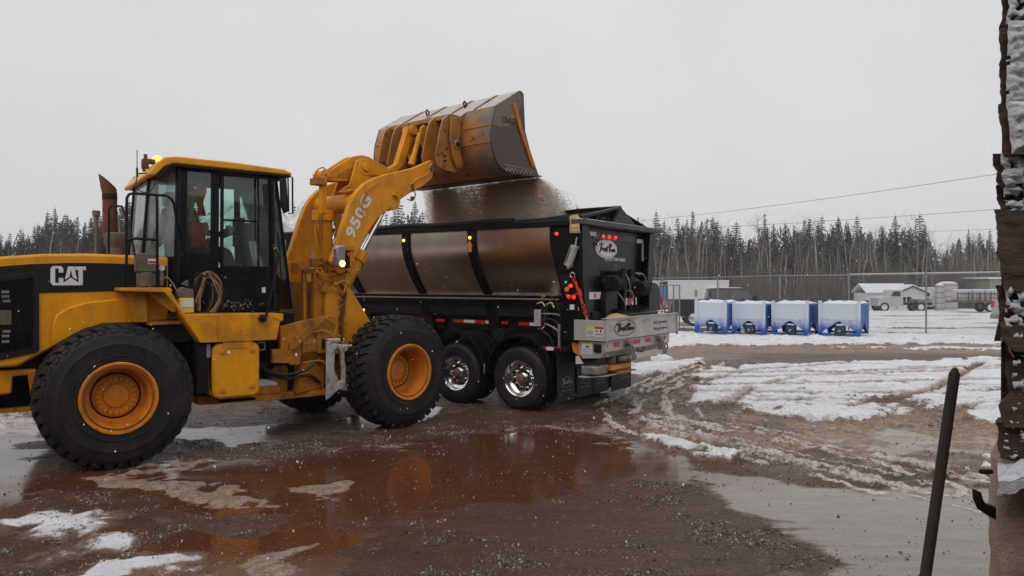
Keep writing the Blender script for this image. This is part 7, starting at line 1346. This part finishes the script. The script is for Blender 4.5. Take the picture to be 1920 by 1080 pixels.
def ragged_slab(name, v0, v1, left, depth, y0, snowamt, seed, mat='shingle'):
    """a course: front grid displaced by noise, ragged left edge, thickness; snow crust as its own part"""
    r = random.Random(seed); n = max(6, int((v1 - v0) / 5)); m = 22; xr = X(2080); z1 = Zp(v0); z0 = Zp(v1); b = MB(); V = []
    for j in range(n + 1):
        z = z1 + (z0 - z1) * j / n; vv = v0 + (v1 - v0) * j / n; u = np.interp(vv, [p[0] for p in left], [p[1] for p in left]) ; xl = X(u) + .006 * mn.noise((vv * .06, seed, 0)) + .003 * mn.noise((vv * .25, seed, 3)) + .0008 * r.uniform(-1, 1)
        for i in range(m + 1):
            t = (i / m) ** 1.6; x = xl + (xr - xl) * t; V.append(Vector((x, Dw + y0 - .012 * (j / n) + .006 * mn.noise((x * 30, z * 30, seed)) + .003 * mn.noise((x * 8, z * 90, seed)), z)) - org)
    W2 = m + 1; N2 = len(V); b.add(V + [v_ + Vector((depth * .72, depth, 0)) for v_ in V], [(j * W2 + i, j * W2 + i + 1, (j + 1) * W2 + i + 1, (j + 1) * W2 + i) for j in range(n) for i in range(m)] + [(N2 + j * W2 + i, N2 + (j + 1) * W2 + i, N2 + (j + 1) * W2 + i + 1, N2 + j * W2 + i + 1) for j in range(n) for i in range(m)]
          + [(j * W2, (j + 1) * W2, N2 + (j + 1) * W2, N2 + j * W2) for j in range(n)] + [(i, N2 + i, N2 + i + 1, i + 1) for i in range(m)] + [(n * W2 + i, n * W2 + i + 1, N2 + n * W2 + i + 1, N2 + n * W2 + i) for i in range(m)])
    o = b.build(name, mat, jb, ang=50)
    if snowamt:
        b = MB(); k2 = 46; kk = 40; vs_ = []; h_ = []
        for j in range(k2 + 1):
            z = z1 + (z0 - z1) * j / k2; vv = v0 + (v1 - v0) * j / k2; u = np.interp(vv, [p[0] for p in left], [p[1] for p in left])
            for i in range(kk + 1):
                x = X(u + 5) + (xr - X(u + 5)) * (i / kk) ** 1.3; q = .5 + .5 * mn.fractal((x * 45, z * 45, seed), 1, 2, 4) * 1.3; ed = min(1, j / k2 * 8 + .2, (1 - j / k2) * 7 + .2, i / kk * 14 + .15); hgt = (q - (.80 - snowamt)) * ed
                h_.append(hgt); vs_.append(Vector((x, Dw + y0 - .020 - .030 * max(hgt, 0) ** .6, z)) - org)
        K = kk + 1; fs = [(j * K + i, j * K + i + 1, (j + 1) * K + i + 1, (j + 1) * K + i) for j in range(k2) for i in range(kk) if min(h_[j * K + i], h_[j * K + i + 1], h_[(j + 1) * K + i], h_[(j + 1) * K + i + 1]) > 0]
        if fs: b.add(vs_, fs); b.build('snow_crust', 'clump', o, ang=80)
    return o
courses = [(-60, 52, [(-60, 1870), (0, 1872), (18, 1874), (40, 1870), (52, 1868)], .56, .0), (48, 212, [(48, 1868), (130, 1866), (200, 1865), (212, 1866)], .74, -.012), (200, 296, [(200, 1858), (230, 1858), (280, 1864), (296, 1864)], 1.2, -.035), (288, 352, [(288, 1862), (310, 1862), (318, 1870), (330, 1864), (352, 1872)], .66, .0),
           (345, 398, [(345, 1873), (370, 1874), (385, 1878), (398, 1878)], .42, .01), (393, 545, [(393, 1861), (440, 1862), (480, 1863), (500, 1868), (530, 1872), (545, 1876)], .0, -.02), (535, 640, [(535, 1872), (560, 1876), (590, 1875), (640, 1866)], .46, .0), (600, 658, [(600, 1876), (606, 1867), (630, 1868), (650, 1880), (658, 1888)], .0, -.03),
           (650, 740, [(650, 1890), (672, 1892), (700, 1889), (730, 1893), (740, 1897)], .28, .0), (735, 800, [(735, 1894), (745, 1886), (760, 1871), (775, 1872), (790, 1874), (800, 1880)], .15, -.02), (795, 860, [(795, 1876), (812, 1880), (830, 1878), (845, 1876), (860, 1884)], .2, .0)]
for k, (v0, v1, left, sa, y0) in enumerate(courses): ragged_slab('shingle', v0, v1, left, .09, y0 + .002 * k, sa, 30 + k * 7)
b = MB(); b.prism([(.01, .07), (3.0, .07), (3.0, .45), (.30, .45)], 0, 3.2, 'z'); b.build('wall_core', 'shingle', jb)
# unseen shed added behind the camera, its walls and roof sized to block sky light
b = MB(); b.box(-16, -5.2, -6.2, -5.8, 0, 4.9); b.build('front_wall', 'shingle', jb)
b = MB(); b.box(3.0, 14, -6.2, -5.8, 0, 4.9); b.build('front_wall', 'shingle', jb)
b = MB(); b.box(-5.2, 3.0, -6.2, -5.8, 3.9, 4.9); b.build('unseen_lintel', 'shingle', jb)
b = MB(); b.box(-16, 14, -18, -5.8, 4.9, 5.2); b.build('roof', 'shingle', jb)
b = MB(); b.box(-16, 14, -18.3, -18, 0, 4.9); b.build('rear_wall', 'shingle', jb)
for x in (-16.3, 14): b = MB(); b.box(x, x + .3, -18, -5.8, 0, 4.9); b.build('side_wall', 'shingle', jb)
cb_ = empty('concrete_footing', (X(1900), Dw, 0), 0, 'stained concrete footing with a cap of snow under the shingled wall', 'concrete wall'); b = MB(); r = random.Random(4); V = []; n, m = 60, 16
for j in range(n + 1):
    z = Zp(870) * (1 - j / n)
    for i in range(m + 1):
        a = i / m; xl = X(1857); rx = .07
        if a < .35: t = a / .35 * math.pi / 2; x = xl + rx - rx * math.sin(t) if 0 else xl + rx * (1 - math.cos(t - 0)) ; y = Dw + .03 + .10 * (1 - math.sin(t))
        else: x = xl + rx + (a - .35) / .65 * .5; y = Dw + .03
        x += .62 * (y - Dw); V.append(Vector((x + .004 * mn.noise((z * 20, a * 9, 1)), y + .014 * mn.noise((x * 22, z * 14, 2)) + .006 * mn.noise((x * 70, z * 60, 2)), z)) - org)
K = m + 1; N2 = len(V); back = [Vector((p.x + .33, p.y + .45, p.z)) for p in V]
b.add(V + back, [(j * K + i, j * K + i + 1, (j + 1) * K + i + 1, (j + 1) * K + i) for j in range(n) for i in range(m)] + [(j * K, N2 + j * K, N2 + (j + 1) * K, (j + 1) * K) for j in range(n)] + [(i, i + 1, N2 + i + 1, N2 + i) for i in range(m)]); b.box(.0, .01, .3, .31, .1, .11); b.build('concrete_block', 'concrete', cb_, ang=60)
b = MB(); V = []; n, m = 26, 34
for j in range(n + 1):
    for i in range(m + 1):
        y = Dw - .15 + .55 * j / n; x = X(1872) + .62 * (y - Dw) + .55 * i / m; ed = min(1, i / 5, j / 3 + .25); V.append(Vector((x, y, Zp(884) + (.01 + .06 * min(1, i / 10)) * ed ** .6 + .026 * mn.noise((x * 18, y * 18, 1)) + .009 * mn.noise((x * 60, y * 60, 1)))) - org)
K = m + 1; fs = [(j * K + i, j * K + i + 1, (j + 1) * K + i + 1, (j + 1) * K + i) for j in range(n) for i in range(m)]; b.add(V, fs)
fr0 = [V[i] for i in range(K)]; b.add(fr0 + [Vector((p.x, p.y + .004 + .012 * mn.noise((p.x * 40, 1, 1)), p.z - .035 - .015 * mn.noise((p.x * 25, 5, 1)) - .01 * min(1, i / 12))) for i, p in enumerate(fr0)], [(i, i + 1, K + i + 1, K + i) for i in range(m)]); b.build('snow_cap', 'clump', cb_, ang=80)
b = MB(); b.tube([Vector((X(1872), Dw + .03, Zp(890))) - org, Vector((X(1841), Dw + .0, Zp(885))) - org], .007, 8); b.build('steel_stub', 'dark', cb_)
b = MB(); b.prism([(X(u) - org.x, Zp(v)) for u, v in ((1866, 950), (1849, 947), (1842, 937), (1838, 922), (1835, 921), (1837, 942), (1845, 960), (1866, 974))], -.01, .03); b.build('iron_hook', 'dark', cb_, bevel=.002)
b = MB(); b.tube([Vector((X(1878), Dw - .03, Zp(650))) - org, Vector((X(1884), Dw - .04, Zp(668))) - org], .003, 5); b.build('loose_nail', 'rust', jb)
pl = MB(); pl.tube([(1.115, 2.36, 0), (1.22, 2.43, .50), (1.35, 2.51, 1.087), (1.499, 2.60, 1.77), (1.503, 2.603, 1.79)], lambda t: .0175 + .0 * t - (.010 if t > .99 else 0) - .004 * (.5 - t if t < .5 else 0), 14)
o = pl.build('wooden_pole', 'oldwood'); tag(o, 'dark wooden pole with a rounded end leaning up in the right foreground', 'wooden pole')
# ------------------------------------------------------------------ loose grit, spilled salt and slush crumbs on the yard
def interp_g(A, x, y):
    ix = np.clip(np.searchsorted(xs, x), 1, nx - 1); iy = np.clip(np.searchsorted(ys, y), 1, ny - 1)
    tx = (x - xs[ix - 1]) / (xs[ix] - xs[ix - 1]); ty = (y - ys[iy - 1]) / (ys[iy] - ys[iy - 1])
    return (A[iy - 1, ix - 1] * (1 - tx) + A[iy - 1, ix] * tx) * (1 - ty) + (A[iy, ix - 1] * (1 - tx) + A[iy, ix] * tx) * ty
M['grit'] = grainmat('loose_grit', (.035, .022, .015), (.62, .54, .47))
nq = 330000; gy_ = 4.7 + 10.5 * rs.rand(nq) ** 1.15; gx_ = rs.uniform(-1, 1, nq) * (gy_ * .70 + .4)
cl = fbm(gx_, gy_, 1.1, 4, 401) * .55 + fbm(gx_, gy_ * 1.5, 4.5, 3, 402) * .45; wv = interp_g(water, gx_, gy_); sv_ = interp_g(snow, gx_, gy_); lv = interp_g(slush, gx_, gy_)
pk = sst(.46, .66, cl) * (1 - .95 * sst(.25, .6, wv)) * (1 - .9 * sst(.3, .7, sv_)) * (1 - .4 * lv) + .006
k_ = rs.rand(nq) < pk; gx_, gy_, lv = gx_[k_], gy_[k_], lv[k_]; ng = len(gx_); sz = rs.gamma(3.0, .0026, ng).clip(.003, .026)
o = grains('loose_grit', np.stack([gx_, gy_, interp_g(GZ, gx_, gy_) + sz * .15], 1), sz, np.clip(rs.beta(.7, 1.2, ng) + .25 * lv, 0, 1), 'grit'); tag(o, 'loose grit, spilled salt and slush crumbs lying on the wet yard', 'grit', kind='stuff')
# ------------------------------------------------------------------ snow in the air
nF = 2200; Df = 2.5 + 22 * rs.rand(nF) ** .8; uf = rs.uniform(0, 1920, nF); vf = rs.uniform(0, 1080, nF)
Fx = rs.uniform(-14, 16, nF); Fy = 3.4 + 18 * rs.rand(nF) ** 1.3; Fz = .05 + 4.6 * rs.rand(nF) ** 1.3
b = MB(); 
for k in range(nF):
    if (Fz[k] - 2.08) / Fy[k] > .05: continue
    s = rs.uniform(.003, .0085); p = Vector((Fx[k], Fy[k], Fz[k])); d_ = Vector((rs.normal(0, .35), rs.normal(0, .2), 1)).normalized(); u_ = d_.orthogonal().normalized(); w_ = d_.cross(u_); L_ = s * rs.uniform(1.0, 2.2)
    b.add([p + d_ * L_, p + u_ * s, p + w_ * s, p - u_ * s, p - w_ * s, p - d_ * L_], [(0, 1, 2), (0, 2, 3), (0, 3, 4), (0, 4, 1), (5, 2, 1), (5, 3, 2), (5, 4, 3), (5, 1, 4)])
me = bpy.data.meshes.new('snowflakes'); me.from_pydata([tuple(v) for v in b.v], [], b.f); me.materials.append(plain('snowflake', (.85, .86, .88), .8)); o = bpy.data.objects.new('snowflakes', me); C.objects.link(o); tag(o, 'small snowflakes falling through the air of the yard', 'snowflakes', kind='stuff')
# ------------------------------------------------------------------ falling snow thickens the air: one closed box of thin haze
hm = bpy.data.materials.new('snowy_air'); hm.use_nodes = True; hn = hm.node_tree; hn.nodes.remove(hn.nodes['Principled BSDF'])
pv = hn.nodes.new('ShaderNodeVolumePrincipled'); pv.inputs['Color'].default_value = (.93, .94, .96, 1); pv.inputs['Density'].default_value = .0005; hn.links.new(pv.outputs[0], hn.nodes['Material Output'].inputs['Volume'])
b = MB(); b.box(-905, 905, -65, 1505, -2.6, 24); o = b.build('haze', hm, smooth=False); tag(o, 'thin grey haze of falling snow over the whole yard', 'haze', kind='stuff')
